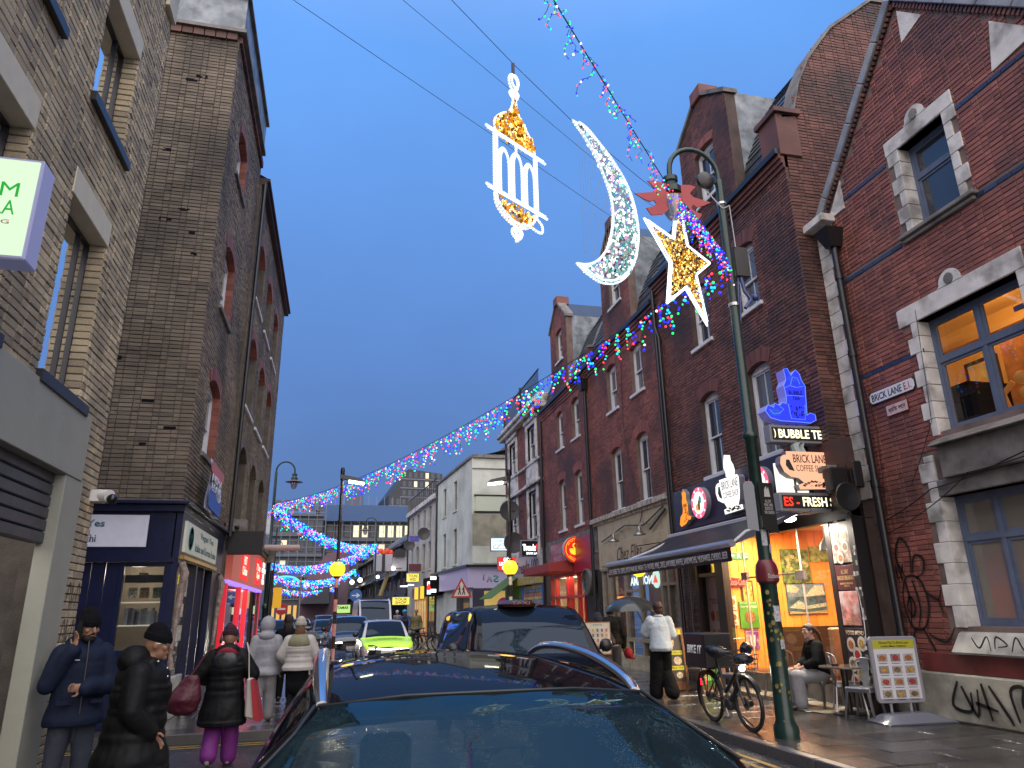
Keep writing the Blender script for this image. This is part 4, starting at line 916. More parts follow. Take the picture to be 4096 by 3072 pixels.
# shop below A
fb(T, 'shop_fascia', mat('grey_fascia', (.35,.35,.37), .5, var=.15), FR, 29.4,34.6,3.2,4.1,-.1,.12)
text('lettering', 'Trendz 100', TR(34.0), .2,4.3,3.35,3.9, mat('dark_letter', (.06,.03,.04), .5), T, n=.13, bold=.02)
fb(T, 'yellow_strip_fascia', mat('mustard', (.42,.33,.08), .5, var=.4, vscale=7), FR, 29.4,34.6,2.85,3.2,-.1,.14)
for k in range(16):
    fb(T, 'shutter_slat', mat('mural_shutter_%d' % (k % 3), [(.5,.35,.12), (.45,.15,.08), (.12,.2,.3)][k % 3], .45, var=.6, vscale=3), FR, 29.6,32.9,.4 + k * .15,.53 + k * .15,-.06,-.02)
s = MB(); s.fbox(FR, 29.45,29.6,.12,2.85,-.1,.05); s.fbox(FR, 32.9,33.1,.12,2.85,-.1,.05); s.build('blue_frame', mat('blue_paint', (.04,.13,.35), .5), T)
fb(T, 'dark_shopfront', M_dark, FR, 33.1,36.1,.12,4.3,-.4,-.35)
s = MB(); s.prism([(33.4,3.3), (36.6,3.3), (36.6,2.2), (33.4,2.2)], FR, 0,.02); s.hexa([FR(33.4,2.3,1.4), FR(36.4,2.3,1.4), FR(36.4,2.33,1.4), FR(33.4,2.33,1.4), FR(33.4,3.3,.02), FR(36.4,3.3,.02), FR(36.4,3.33,.02), FR(33.4,3.33,.02)])
s.build('green_awning', mat('green_canvas', (.06,.12,.02), .7, emit=(.1,.2,.02), es=.05), T)
for z, n in ((5.4,.5), (6.9,.6)):
    T2 = thing('satellite_dish', 'dark satellite dish low on the white dressed house' if z < 6 else 'dark satellite dish high on the white dressed house', 'dish', (8.3 - n, 33, z - .3)); s = MB(); s.lathe((8.3 - n, 32.6 if z < 6 else 32.9, z - 1.0 + .35), [(.02,.04), (.35,.0), (.48,-.08), (.46,-.1), (.02,.0)], 20, 'Y'); s.tube([(8.3,32.9, z - .65), (8.3 - n, 32.8, z - .65)], .02); s.build('dish', mat('dark_dish', (.05,.05,.055), .5), T2, smooth=True)
# ------------------------------------------------------------------ coffee shop ground floor (parts of the corner house)
T = D_
fb(T, 'sign_backing_wall', M_darkb, FR, 10.3,16.95,3.45,4.5,-.2,.02)
s = MB(); s.fbox(FR, 11.2,16.66,3.56,4.55,.02,.12); s.build('purple_fascia', mat('purple_black_fascia', (.022,.02,.05), .35, var=.1), T, bev=.01)
M_post = mat('brown_black_post', (.02,.014,.014), .4)
s = MB(); s.fbox(FR, 10.96,11.1,.12,3.2,-.1,.02); s.fbox(FR, 14.75,15.02,.12,3.45,-.15,.03); s.fbox(FR, 10.3,15.0,3.12,3.45,-.15,.03); s.build('shop_frame', M_post, T, bev=.008)
fb(T, 'stall_riser', mat('grey_stone_riser', (.12,.115,.11), .4, var=.3, vscale=6), FR, 11.1,14.75,.12,.48,-.15,.0)
s = MB(); s.fbox(FR, 12.0,14.8,.12,.17,0,.5); s.fbox(FR, 10.6,12.0,.12,.15,0,.4); s.build('door_step', mat('worn_step', (.3,.28,.24), .35, var=.4, vscale=6), T)
for a, b in ((11.1,11.95), (11.97,13.88), (13.9,14.75)):
    fb(T, 'glass_sheet', M_shop, FR, a, b, .48,3.12,-.03,-.02)
s = MB()
for a in (11.96,13.89): s.fbox(FR, a - .012, a + .012,.48,3.12,-.04,-.01)
s.build('glass_joint', mat('pale_rubber', (.45,.4,.34), .4), T)
s = MB(); s.fbox(FR, 11.85,12.1,2.2,2.36,-.04,.02); s.fbox(FR, 13.78,14.0,2.28,2.43,-.04,.02); s.fbox(FR, 12.1,13.78,2.30,2.33,-.02,0); s.build('patch_fitting', mat('steel', (.5,.5,.5), .25, metal=.9), T)
# room
M_or = mat('orange_plank', (.80,.29,.055), .5, isl=.06, var=.08, vscale=3)
Yw = 14.86; x = 8.34
while x < 11.6:
    s = MB(); s.box(x, x + .198, Yw, Yw + .03,.12,3.45); s.build('wall_plank', M_or, T, bev=.006); x += .205
x = 11.0
while x < 14.8:
    bb(T, 'wall_plank', M_or, 11.6,11.63, x, x + .2,.12,3.45); x += .205
bb(T, 'cafe_floor', mat('wooden_floor', (.28,.13,.05), .35, var=.3, vscale=7), 8.32,11.6,10.75, Yw, .10,.125)
bb(T, 'cafe_ceiling', mat('ceiling_white', (.6,.5,.4), .7), 8.32,11.6,10.75, Yw, 3.42,3.5)
bb(T, 'near_wall', mat('dark_wall', (.1,.05,.03), .6), 8.34,11.6,10.76,10.8,.12,3.45)
bb(T, 'black_wall_panel', mat('black_panel', (.015,.013,.015), .3), 9.3,11.55, Yw - .03, Yw, .5,1.30)
bb(T, 'ceiling_light_panel', emitm('warm_ceiling_light', (1,.78,.5), 6), 9.0,10.9,12.6,13.4,3.36,3.41)
for loc, e, sz in (((9.6,12.2,3.3), 320,1.2), ((8.9,13.9,3.3), 170,.8)):
    lamp(T, 'AREA', 'cafe_light', loc, e, (1,.72,.42), sz)
def picture(name, lab, x0, x1, z0, z1, m, fm=None, th=.03, y=Yw, cat='picture', grp=None):
    P = thing(name, lab, cat, ((x0 + x1) / 2, y, z0), grp); s = MB()
    if fm: s.box(x0 - .04, x1 + .04, y - th, y - .004, z0 - .04, z1 + .04); s.build('frame', fm, P); s = MB()
    s.box(x0, x1, y - th - .006, y - (.004 if not fm else th), z0, z1); s.build('sheet', m, P); return P
Fw = Fr((0, Yw - .04,0), (1,0,0), (0,-1,0))
Fw0 = Fr((0, Yw - .038,0), (1,0,0), (0,-1,0))
def ell0(cu, cv, a, b): return [(cu + a * math.cos(.7 * k), cv + b * math.sin(.7 * k)) for k in range(9)]
P = picture('painting', 'tall green painting of flowers on the orange cafe wall', 9.83,10.55,2.20,2.99, mat('green_painting', (.10,.15,.05), .6, var=.9, vscale=14))
random.seed(14)
for k in range(26): pr(P, 'flower_stroke', mat('flower_%d' % (k % 3), [(.35,.33,.14), (.2,.25,.1), (.42,.36,.2)][k % 3], .6, var=.6, vscale=40), ell0(random.uniform(9.9,10.48), random.uniform(2.42,2.93), .04,.05), Fw0,-.002,.003 + k * .0004)
P = picture('painting', 'seascape painting with a big wave and clouds on the orange cafe wall', 9.86,10.86,1.55,2.23, mat('sea_painting', (.035,.085,.12), .6, var=.8, vscale=7))
for q, (pl, c) in enumerate((([(9.88,1.93), (10.84,1.95), (10.84,2.21), (9.88,2.21)], (.12,.18,.24)), ([(9.88,2.05), (10.1,2.02), (10.2,2.1), (10.05,2.19), (9.88,2.21)], (.4,.38,.28)), ([(10.3,1.93), (10.45,2.06), (10.6,2.18), (10.8,2.17), (10.84,1.98)], (.46,.46,.36)), ([(9.88,1.7), (10.15,1.86), (10.35,1.74), (10.84,1.8), (10.84,1.72), (10.3,1.66)], (.3,.36,.3)), ([(9.88,1.57), (10.84,1.57), (10.84,1.64), (10.3,1.6), (9.88,1.63)], (.3,.25,.12)))): pr(P, 'brush_patch', mat('sea_patch_%d' % q, c, .6, var=.5, vscale=22), pl, Fw0,0,.002 + q * .001)
P = picture('painting', 'small blue seascape high up, half hidden by the lamp post', 9.28,9.65,2.35,2.78, mat('blue_painting', (.08,.13,.2), .6, var=.8, vscale=9, dirt=(.4,.42,.42), dscale=9, damt=.7))
P = picture('painting', 'green landscape painting behind the pendant lamp', 10.6,11.1,2.7,3.05, mat('green_landscape', (.16,.22,.06), .6, var=.7, vscale=12, dirt=(.4,.38,.15), dscale=9, damt=.7))
P = picture('framed_picture', 'brown framed yellow vintage poster beside the red neon sign', 8.78,9.0,1.86,2.26, mat('vintage_poster', (.5,.28,.06), .6, var=.8, vscale=18), mat('brown_frame', (.08,.04,.02), .4))
P = picture('poster', 'white food poster marked £9, upper of the two', 8.37,8.58,1.68,1.97, mat('cream_poster', (.6,.57,.48), .6, var=.15, vscale=16), cat='poster'); 
s = MB(); s.lathe((8.475, Yw - .045,1.85), [(.075,0), (.075,-.004), (.001,-.004)], 18, 'Y'); s.build('bowl_print', mat('food_print', (.25,.12,.05), .6, var=.9, vscale=50), P); text('lettering', '£9', Fw, 8.43,8.53,1.70,1.75, mat('brown_ink2', (.15,.05,.02), .6), P, n=.0, bold=.02)
P = picture('poster', 'white food poster marked £9, lower of the two', 8.37,8.58,1.36,1.65, mat('cream_poster', (.6,.57,.48)), cat='poster')
s = MB(); s.lathe((8.475, Yw - .045,1.53), [(.07,0), (.07,-.004), (.001,-.004)], 18, 'Y'); s.build('bowl_print', mat('food_print', (.25,.12,.05)), P); text('lettering', '£9', Fw, 8.43,8.53,1.38,1.43, MATS['brown_ink2'], P, n=.0, bold=.02)
P = picture('poster', 'green poster reading Our New Salad', 8.64,9.10,1.29,1.86, mat('salad_green', (.07,.26,.03), .5, var=.3, vscale=4), cat='poster')
text('lettering', 'Brick Lane Coffee Shop', Fw, 8.67,9.06,1.80,1.84, M_white, P, n=0); text('lettering', 'Our New Salad', Fw, 8.67,9.06,1.71,1.77, M_white, P, n=0, bold=.02)
s = MB(); s.lathe((8.88, Yw - .045,1.53), [(.13,0), (.13,-.004), (.001,-.004)], 20, 'Y'); s.build('salad_print', MATS['food_print'], P)
P = picture('poster', 'purple and cream poster of a milk tea cup', 8.72,9.04,.86,1.26, mat('purple_poster', (.16,.03,.22), .5, dirt=(.6,.55,.35), dscale=4, damt=.8), cat='poster')
text('lettering', 'Special Bubble Tea', Fw, 8.74,9.02,1.205,1.24, M_white, P, n=0); pr(P, 'cup_print', M_white, [(8.83,.92), (8.93,.92), (8.95,1.15), (8.81,1.15)], Fw, 0,.004)
P = thing('fire_exit_sign', 'green Fire exit sign with arrow and running figure', 'sign', (8.8, Yw, 2.76)); bb(P, 'plate', mat('exit_green', (.03,.16,.07), .5), 8.52,9.02, Yw - .04, Yw - .01,2.77,2.92)
text('lettering', 'Fire\nexit', Fw, 8.86,9.0,2.79,2.90, M_white, P, n=.002, bold=.02)
s = MB(); s.prism([(8.54,2.845), (8.59,2.89), (8.59,2.86), (8.65,2.86), (8.65,2.83), (8.59,2.83), (8.59,2.80)], Fw, .001,.004); s.prism([(8.72,2.79), (8.74,2.79), (8.76,2.83), (8.79,2.79), (8.81,2.80), (8.78,2.85), (8.80,2.87), (8.77,2.89), (8.73,2.87), (8.74,2.84)], Fw, .001,.004); s.build('pictogram', M_white, P)
P = thing('neon_sign', 'red neon script sign on the orange cafe wall', 'sign', (8.6, Yw, 2.2)); pr(P, 'backing', emitm('neon_red_back', (.9,.02,.01), .5), [(8.42,2.24), (8.46,2.18), (8.8,2.16), (8.86,2.22), (8.84,2.33), (8.5,2.37)], Fw, 0,.02)
text('lettering', 'Coca-Cola', Fw, 8.43,8.84,2.20,2.34, emitm('neon_red', (1,.16,.10), 3), P, n=.022, ext=.01, bold=.01, shear=.3)
P = thing('pendant_lamp', 'grey metal pendant lamp hanging behind the cafe glass', 'lamp', (8.95,11.9,2.6)); s = MB(); s.lathe((8.95,11.9,2.72), [(.001,.42), (.07,.42), (.075,.25), (.1,.22), (.17,.1), (.185,0), (.18,0), (.165,.09), (.09,.2), (.001,.22)], 24); s.tube([(8.95,11.9,3.1), (8.95,11.9,3.42)], .012); s.build('shade', mat('grey_lamp', (.10,.10,.095), .35, metal=.3), P, smooth=True)
P = thing('cafe_table', 'brown wooden table just inside the cafe glass', 'table', (9.3,12.0,.12)); bb(P, 'tabletop', mat('orange_wood', (.45,.17,.05), .4, var=.3, vscale=8), 8.9,9.9,11.2,11.9,.84,.89); bb(P, 'leg', M_blackm, 9.35,9.42,11.5,11.57,.12,.84)
P = thing('cafe_chair', 'brown high-backed seat behind the cafe glass', 'seat', (9.1,12.3,.12)); s = MB(); s.box(8.85,9.25,12.1,12.2,.5,1.35); s.build('backrest', mat('brown_leather', (.28,.16,.09), .5), P, bev=.03); s = MB(); s.box(8.85,9.25,12.2,12.6,.12,.55); s.build('seat', MATS['brown_leather'], P, bev=.03)
P = thing('counter_stack', 'brown wooden counter front inside the cafe', 'counter', (9.8,14.2,.12))
for k in range(5): bb(P, 'timber_board', mat('brown_board', (.22,.09,.04), .6, isl=.3), 8.5,11.2,14.3,14.8,.14 + k * .07,.2 + k * .07)
# food posters beside the glass (one panel each)
def panel(name, lab, y0, y1, z0, z1, m, n=.03):
    P = thing(name, lab, 'poster', (8.3, (y0 + y1) / 2, z0)); s = MB(); s.fbox(FR, y0, y1, z0, z1,.0, n); s.build('panel', m, P, bev=.004); return P
M_foodd = mat('dark_menu', (.035,.022,.03), .4, var=.3)
def dishes(P, pts, F, r, n=.032, mm=None):
    for i, (u, v) in enumerate(pts):
        s = MB(); c = F(u, v, n); k = 16; s.prism([(u + r * .92 * math.cos(2 * math.pi * j / k), v + r * 1.1 * math.sin(2 * math.pi * j / k)) for j in range(k)], F, n - .002, n + .003); s.build('plate_print', mat('plate_white_print', (.45,.42,.38), .5), P)
        pr(P, 'food_print', mat('food_%d' % (i % 4), [(.30,.10,.03), (.35,.22,.05), (.3,.03,.03), (.14,.09,.05)][i % 4], .5, var=.8, vscale=60), [(u + r * .6 * math.cos(2 * math.pi * j / k), v + r * .65 * math.sin(2 * math.pi * j / k)) for j in range(k)], F, n, n + .006)
s = MB(); s.fbox(FR, 10.42,10.98,.12,3.1,-.15,.0); s.fbox(FR, 10.3,10.44,.12,3.45,-.15,.06); s.build('black_pier', mat('black_pier_paint', (.012,.011,.013), .4), D_)
P = panel('food_poster', 'top food photo panel with bowls and churros beside the cafe glass', 10.47,10.94,2.42,3.04, mat('food_photo', (.22,.14,.10), .4, var=.9, vscale=11, dirt=(.5,.45,.4), dscale=8, damt=.8))
dishes(P, [(10.8,2.9), (10.6,2.86), (10.82,2.68), (10.6,2.68), (10.75,2.5)], FR, .09)
P = panel('food_poster', 'brown panel reading ALL DAY ENGLISH BREAKFAST', 10.46,10.94,1.98,2.38, mat('breakfast_brown', (.075,.022,.025), .4))
F = TR(10.94); M_gold = mat('gold_letter', (.5,.33,.15), .5); text('lettering', 'ALL DAY', F, .14,.32,2.24,2.31, M_gold, P, n=.032); text('lettering', 'ENGLISH BREAKFAST', F, .03,.45,2.14,2.21, M_gold, P, n=.032); text('lettering', 'BREAKFAST SANDWICHES\nOMELETTES', F, .08,.4,2.03,2.10, M_gold, P, n=.032)
P = panel('food_poster', 'pink poster photo of breakfast meats below the brown panel', 10.45,10.94,1.42,1.96, mat('pink_food_photo', (.40,.16,.14), .4, var=.8, vscale=7, dirt=(.5,.42,.42), dscale=4, damt=.8))
text('lettering', 'Follow us\non Instagram', F, .06,.26,1.44,1.52, M_gold, P, n=.032)
P = panel('food_menu_board', 'dark FOOD MENU board with round plates of food', 10.44,10.94,.45,1.38, M_foodd)
text('lettering', 'FOOD MENU', F, .04,.46,1.27,1.34, mat('cream_letter', (.55,.45,.3), .5), P, n=.032, bold=.015)
dishes(P, [(10.82,1.12), (10.56,1.14), (10.7,.97), (10.84,.82), (10.56,.83), (10.68,.68), (10.84,.56), (10.56,.57)], FR, .105)
stk = MB(); random.seed(9)
for k in range(34):
    v = random.uniform(.5,2.9); u = random.uniform(10.31,10.42); stk.fbox(FR, u, u + random.uniform(.03,.07), v, v + random.uniform(.04,.09), .061,.0625)
stk.build('sticker', mat('sticker_paper', (.35,.35,.36), .5, isl=.9), D_, kind='stuff')
for P in ([(10.4,1.2), (10.38,1.6), (10.42,2.0)],): stroke(D_, FR, P, .02, n=.065, m=M_white)
for P in ([(10.18,2.35), (10.12,2.15), (10.06,2.35)], [(10.02,2.35), (10.02,2.15), (9.96,2.15)], [(9.95,2.35), (9.86,2.15)], [(9.86,2.35), (9.95,2.15)]): stroke(D_, Fr((8.7,0,0), (0,1,0), (-1,0,0)), P, .03, n=.0)
# fascia signs (raised lightboxes)
def lightbox(name, lab, poly, F, d0, d1, face, side, cat='sign', inset=.0):
    P = thing(name, lab, cat, F(*poly[0], d0)); pr(P, 'case', side, poly, F, d0, d1 - .006); pr(P, 'lit_face', face, poly, F, d1 - .006, d1); return P
M_case = mat('grey_case', (.22,.22,.26), .5); FC = TR(16.66)   # u towards the camera from the far end of the fascia
def ell(cu, cv, ru, rv, n=28): return [(cu + ru * math.cos(2 * math.pi * k / n), cv + rv * math.sin(2 * math.pi * k / n)) for k in range(n)]
M_oryel = emitm('orange_yellow_lit', (1,.30,.01), 1.05); M_whl = emitm('white_lit_sign', (1,.97,.93), 1.1); M_pkl = emitm('pink_lit', (1,.12,.25), 1.0); M_ink = mat('sign_ink', (.02,.018,.03), .5)
cup = [(.55,3.68), (.62,3.62), (.85,3.66), (1.0,3.74), (1.12,3.74), (1.16,3.80), (1.05,3.84), (1.02,3.84), (1.04,4.10), (.98,4.22), (.98,4.36), (.94,4.44), (.90,4.38), (.86,4.5), (.84,4.40), (.78,4.44), (.80,4.3), (.76,4.2), (.78,4.02), (.74,3.92), (.62,3.86)]
P = lightbox('bubble_tea_sign', 'orange lit bubble tea cup sign on the purple fascia', [(u - .05, v) for u, v in cup], FC, .12,.24, M_oryel, M_case)
text('lettering', 'BUBBLE\nTEA', FC, .76,.96,3.96,4.14, mat('red_ink2', (.3,.02,.0), .5), P, n=.241, bold=.02)
s = MB(); random.seed(2)
for k in range(26): u = random.uniform(.74,.98); v = random.uniform(3.72,3.94); s.prism(ell(u, v, .014,.014,7), FC, .241,.244)
s.build('pearl_print', mat('red_ink2', (.3,.02,.0)), P)
for (cu, lab) in ((1.56, 'round pink and white lit sign left of the coffee cup sign'), (4.08, 'round pink and green lit sign partly behind the lamp post')):
    P = lightbox('round_sign', lab, ell(cu, 4.06,.36,.36), FC, .12,.25, M_pkl, M_case)
    pr(P, 'white_disc', M_whl, ell(cu, 4.06,.26,.26), FC, .25,.253)
    for k in range(9):
        a = .5 * math.pi * k / 2.25; pr(P, 'rim_mark', M_whl, ell(cu + .31 * math.cos(a), 4.06 + .31 * math.sin(a), .03,.03,8), FC, .25,.254)
    pr(P, 'cone_print', mat('orange_print', (.5,.25,.03), .5, emit=(1,.45,.1), es=.6), ell(cu - .06,3.96,.09,.08,14), FC, .253,.257); pr(P, 'leaf_print', mat('teal_print', (.02,.25,.2), .5, emit=(.05,.4,.4), es=.4), ell(cu + .08,4.12,.06,.09,14), FC, .253,.257)
    pr(P, 'swirl_print', mat('brown_print', (.3,.14,.03), .5), ell(cu + .02,4.0,.05,.12,14), FC, .254,.259)
cup2 = [(2.62,4.40), (3.36,4.40), (3.42,4.34), (3.40,4.05), (3.36,3.88), (3.28,3.76), (3.44,3.76), (3.46,3.66), (2.72,3.64), (2.70,3.74), (2.84,3.76), (2.74,3.88), (2.66,3.90), (2.48,3.98), (2.42,4.14), (2.44,4.28), (2.52,4.34), (2.62,4.34)]
P = lightbox('coffee_cup_sign', 'white lit coffee cup sign reading BRICK LANE COFFEE SHOP on the fascia', cup2, FC, .12,.27, M_whl, M_case)
pr(P, 'handle_gap', MATS['purple_black_fascia'], [(2.56,4.26), (2.62,4.26), (2.68,3.98), (2.58,4.02), (2.52,4.12)], FC, .27,.274)
pr(P, 'steam_case', M_whl, [(2.92,4.42), (3.02,4.42), (3.06,4.55), (3.02,4.68), (2.94,4.78), (2.93,4.9), (2.88,4.75), (2.86,4.62), (2.92,4.52)], FC, .12,.27)
text('lettering', 'BRICK LANE', FC, 2.70,3.36,4.16,4.34, M_ink, P, n=.272); text('lettering', 'COFFEE SHOP', FC, 2.73,3.36,3.97,4.10, mat('brown_ink3', (.08,.05,.04), .5), P, n=.272)
s = MB(); random.seed(4)
for k in range(30): u = random.uniform(2.8,3.36); v = 3.68 + random.uniform(0,.12) * (1 - abs(u - 3.08) * 2.2); s.prism([(u + .03 * math.cos(a) * 1, v + .018 * math.sin(a)) for a in (0,1,2,3.1,4.1,5.2)], FC, .272,.276)
s.build('bean_print', MATS['brown_ink3'], P)
# awning
P = thing('awning', 'extended black awning over the coffee shop front with white lettering on its valance', 'awning', (7.2,14,2.5))
Y0, Y1 = 11.0,16.8
s = MB(); s.box(8.02,8.24, Y0 - .05, Y1 + .05,3.36,3.5); s.build('cassette', mat('white_aluminium', (.5,.5,.52), .35, metal=.3), P, bev=.02)
s = MB(); K = 24; rg = []
for i in range(K + 1):
    y = Y0 + (Y1 - Y0) * i / K; rg.append([(8.05 + (6.42 - 8.05) * t, y, 3.44 + (2.74 - 3.44) * t - .05 * math.sin(math.pi * t) - .012 * math.sin(i * 1.3) * math.sin(math.pi * t)) for t in [j / 10 for j in range(11)]])
s.ring(rg, False); M_cloth = mat('awning_cloth', (.011,.009,.011), .55, var=.2, vscale=5, bump=.2, bscale=4); s.build('fabric', M_cloth, P, smooth=True)
s = MB(); s.tube([(6.38, Y0 - .05,2.76), (6.38, Y1 + .05,2.76)], .065,14); s.build('front_bar', mat('bar_aluminium', (.42,.44,.50), .28, metal=.7), P, smooth=True)
s = MB(); rg = [[(6.37 + .008 * math.sin(i * 1.1 + z), Y0 + (Y1 - Y0) * i / 40, z) for i in range(41)] for z in (2.70,2.58,2.47)]; s.ring(rg, False); s.build('valance', M_cloth, P, smooth=True)
text('lettering', 'COFFE, BUBBLE TEA, CREPES, DUTCH PANCAKE, MASALA TEA, PASTRIES, WINE, CAKES, SAVOURIES, WAFFLE, SANDWICHES, MILKSHAKES, CHURRO, BEER', TR(Y1 - .08,6.35), .03, Y1 - Y0 - .16,2.50,2.64, mat('white_print', (.5,.5,.52), .5), P, n=.004, bold=.015)
s = MB()
for y in (Y0 + .15, Y1 - .15): s.tube([(8.1, y, 3.38), (7.2, y + .7 * (1 if y < 14 else -1), 3.05), (6.42, y, 2.72)], .03)
s.build('folding_arm', M_white, P)
bb(P, 'lamp_fitting', M_case, 7.85,8.1,10.75,11.2,3.28,3.34)
s = MB(); s.ball((7.85,11.4,3.22), .07,12,8, (1,2.2,.6)); s.build('lamp_glow', emitm('bright_white_lamp', (1,.95,.85), 14), P)
lamp(P, 'AREA', 'awning_lamp', (7.85,11.4,3.12), 100, (1,.9,.75), .3)
# projecting signs, facing up the street
FP = Fr((0,10.80,0), (1,0,0), (0,-1,0))
M_ledbg = mat('led_dark', (.02,.018,.015), .5); M_led = emitm('led_warm_white', (1,.93,.60), 1.7)
def ledbox(lab, x0, x1, z0, z1, parts):
    P = thing('led_ticker_sign', lab, 'sign', (x0,10.8, z0)); s = MB(); s.box(x0 - .07, x1,10.80,11.0, z0 - .05, z1 + .05); s.build('case', mat('silver_case', (.3,.31,.34), .4, metal=.3), P, bev=.012)
    bb(P, 'display', M_ledbg, x0 - .03, x1 - .03,10.792,10.80, z0, z1)
    for t, a, b, m in parts: text('lettering', t, FP, x0 + (x1 - x0) * a, x0 + (x1 - x0) * b, z0 + .03, z1 - .03, m, P, n=.012, bold=.02)
    return P
ledbox('upper LED sign reading O BUBBLE TEA', 7.34,8.46,4.54,4.76, ((')', .0,.03, M_led), ('BUBBLE TEA', .08,.97, M_led)))
ledbox('lower LED sign reading ES - FRESH SA', 7.36,8.5,3.34,3.56, (('ES -', .0,.26, emitm('led_red', (1,.03,.01), 1.6)), ('FRESH SA', .32,.97, M_led)))
cupb = [(7.52,4.33), (8.30,4.33), (8.34,4.28), (8.34,4.05), (8.28,3.84), (8.20,3.76), (8.32,3.75), (8.33,3.68), (7.70,3.66), (7.68,3.74), (7.80,3.78), (7.70,3.86), (7.56,3.88), (7.44,3.96), (7.38,4.1), (7.40,4.22), (7.46,4.26), (7.52,4.27)]
P = lightbox('coffee_cup_sign', 'orange lit hanging coffee cup sign reading BRICK LANE COFFEE SHOP', cupb, FP, -.14,.02, emitm('peach_lit', (1,.50,.30), .95), M_case)
pr(P, 'handle_gap', mat('dark_gap', (.03,.03,.03), .6), [(7.50,4.18), (7.56,4.18), (7.64,3.98), (7.54,4.0), (7.48,4.08)], FP, .021,.025)
s = MB(); s.prism([(7.74,4.33), (7.70,4.45), (7.78,4.52), (7.76,4.6), (7.84,4.5), (7.80,4.42), (7.84,4.33)], FP, -.1,.0); s.prism([(7.86,4.33), (7.88,4.45), (7.94,4.53), (7.9,4.42), (7.94,4.33)], FP, -.1,.0); s.build('steam_case', mat('steam_grey', (.3,.33,.33), .4, emit=(.8,.9,.8), es=.12), P)
text('lettering', 'BRICK LANE', FP, 7.64,8.30,4.13,4.28, mat('maroon_ink', (.10,.01,.02), .5), P, n=.022, bold=.01); text('lettering', 'COFFEE SHOP', FP, 7.68,8.30,3.98,4.09, MATS['maroon_ink'], P, n=.022)
s = MB(); random.seed(6)
for k in range(34): u = random.uniform(7.78,8.28); v = 3.71 + random.uniform(0,.13) * (1 - abs(u - 8.03) * 2.6); s.prism([(u + .03 * math.cos(a), v + .016 * math.sin(a + k)) for a in (0,1,2,3.1,4.1,5.2)], FP, .022,.026)
s.build('bean_print', MATS['maroon_ink'], P)
P = thing('lit_panel', 'bright white lit panel behind the hanging cup sign', 'sign', (7.4,10.98,3.65)); bb(P, 'panel', emitm('cream_white_lit', (1,.93,.78), 1.1), 7.38,8.0,10.97,11.0,3.63,4.15)
bt = [(7.22,5.05), (7.30,4.93), (7.5,4.88), (7.9,4.87), (8.10,4.86), (8.22,4.92), (8.22,5.02), (8.12,5.05), (8.05,5.0), (8.08,5.35), (8.10,5.56), (8.04,5.66), (8.02,5.78), (7.95,5.86), (7.88,5.80), (7.84,5.74), (7.78,5.88), (7.70,5.86), (7.72,5.66), (7.66,5.55), (7.68,5.35), (7.66,5.2), (7.58,5.22), (7.52,5.16), (7.42,5.2), (7.40,5.12), (7.28,5.16)]
M_blu = emitm('deep_blue_lit', (.012,.03,1), 1.05)
P = lightbox('bubble_tea_sign', 'deep blue lit bubble tea cup hanging sign', bt, FP, -.22,.02, M_blu, mat('blue_side', (.25,.25,.5), .4, emit=(.1,.1,.9), es=.25))
for d in (-.1,-.16): 
    pr(P, 'edge_strip', M_white, [(7.22 - .003,5.05), (7.30,4.925), (7.5,4.875), (7.5,4.88), (7.3,4.94)], FP, d, d + .03)
text('lettering', 'BUBBLE\nTEA', FP, 7.74,8.02,5.28,5.46, mat('navy_ink', (.0,.0,.12), .5), P, n=.022, bold=.02)
s = MB(); 
for k in range(28): u = random.uniform(7.72,8.02); v = random.uniform(4.93,5.16); s.prism(ell(u, v, .014,.014,7), FP, .022,.026)
s.build('pearl_print', MATS['navy_ink'], P)
s = MB(); s.prism(ell(7.42,5.03,.12,.07,14), FP, .021,.025); s.prism(ell(7.86,5.68,.1,.05,14), FP, .021,.025); s.build('shade_print', emitm('mid_blue_lit', (.01,.10,.9), .7), P)
s = MB(); s.tube([FP(u, v, .024) for u, v in bt + [bt[0]]], .008,4)
for q in ([(7.68,5.36), (8.04,5.36)], [(7.68,5.5), (7.78,5.55), (7.92,5.52), (8.06,5.55)], [(7.70,5.2), (7.72,4.93), (8.0,4.92), (8.04,5.2)], [(7.3,5.08), (7.38,5.0), (7.5,5.02), (7.6,5.1), (7.52,5.14)], [(7.8,5.56), (7.86,5.72), (7.96,5.7), (8.0,5.58)]): s.tube([FP(u, v, .024) for u, v in q], .006,4)
s.build('outline_tube', emitm('edge_blue', (.10,.22,1), 1.2), P)
P = thing('sign_bracket', 'black iron arm carrying the hanging signs', 'bracket', (8.5,10.9,3.3)); s = MB(); s.tube([(7.95,10.9,5.62), (8.9,10.9,5.62)], .022); s.tube([(8.42,10.88,5.66), (8.42,10.88,3.3)], .016); s.tube([(7.7,10.9,4.85), (7.7,10.9,3.6)], .02); s.tube([(7.9,10.9,4.85), (7.9,10.9,4.3)], .02); s.build('arm', M_blackm, P)
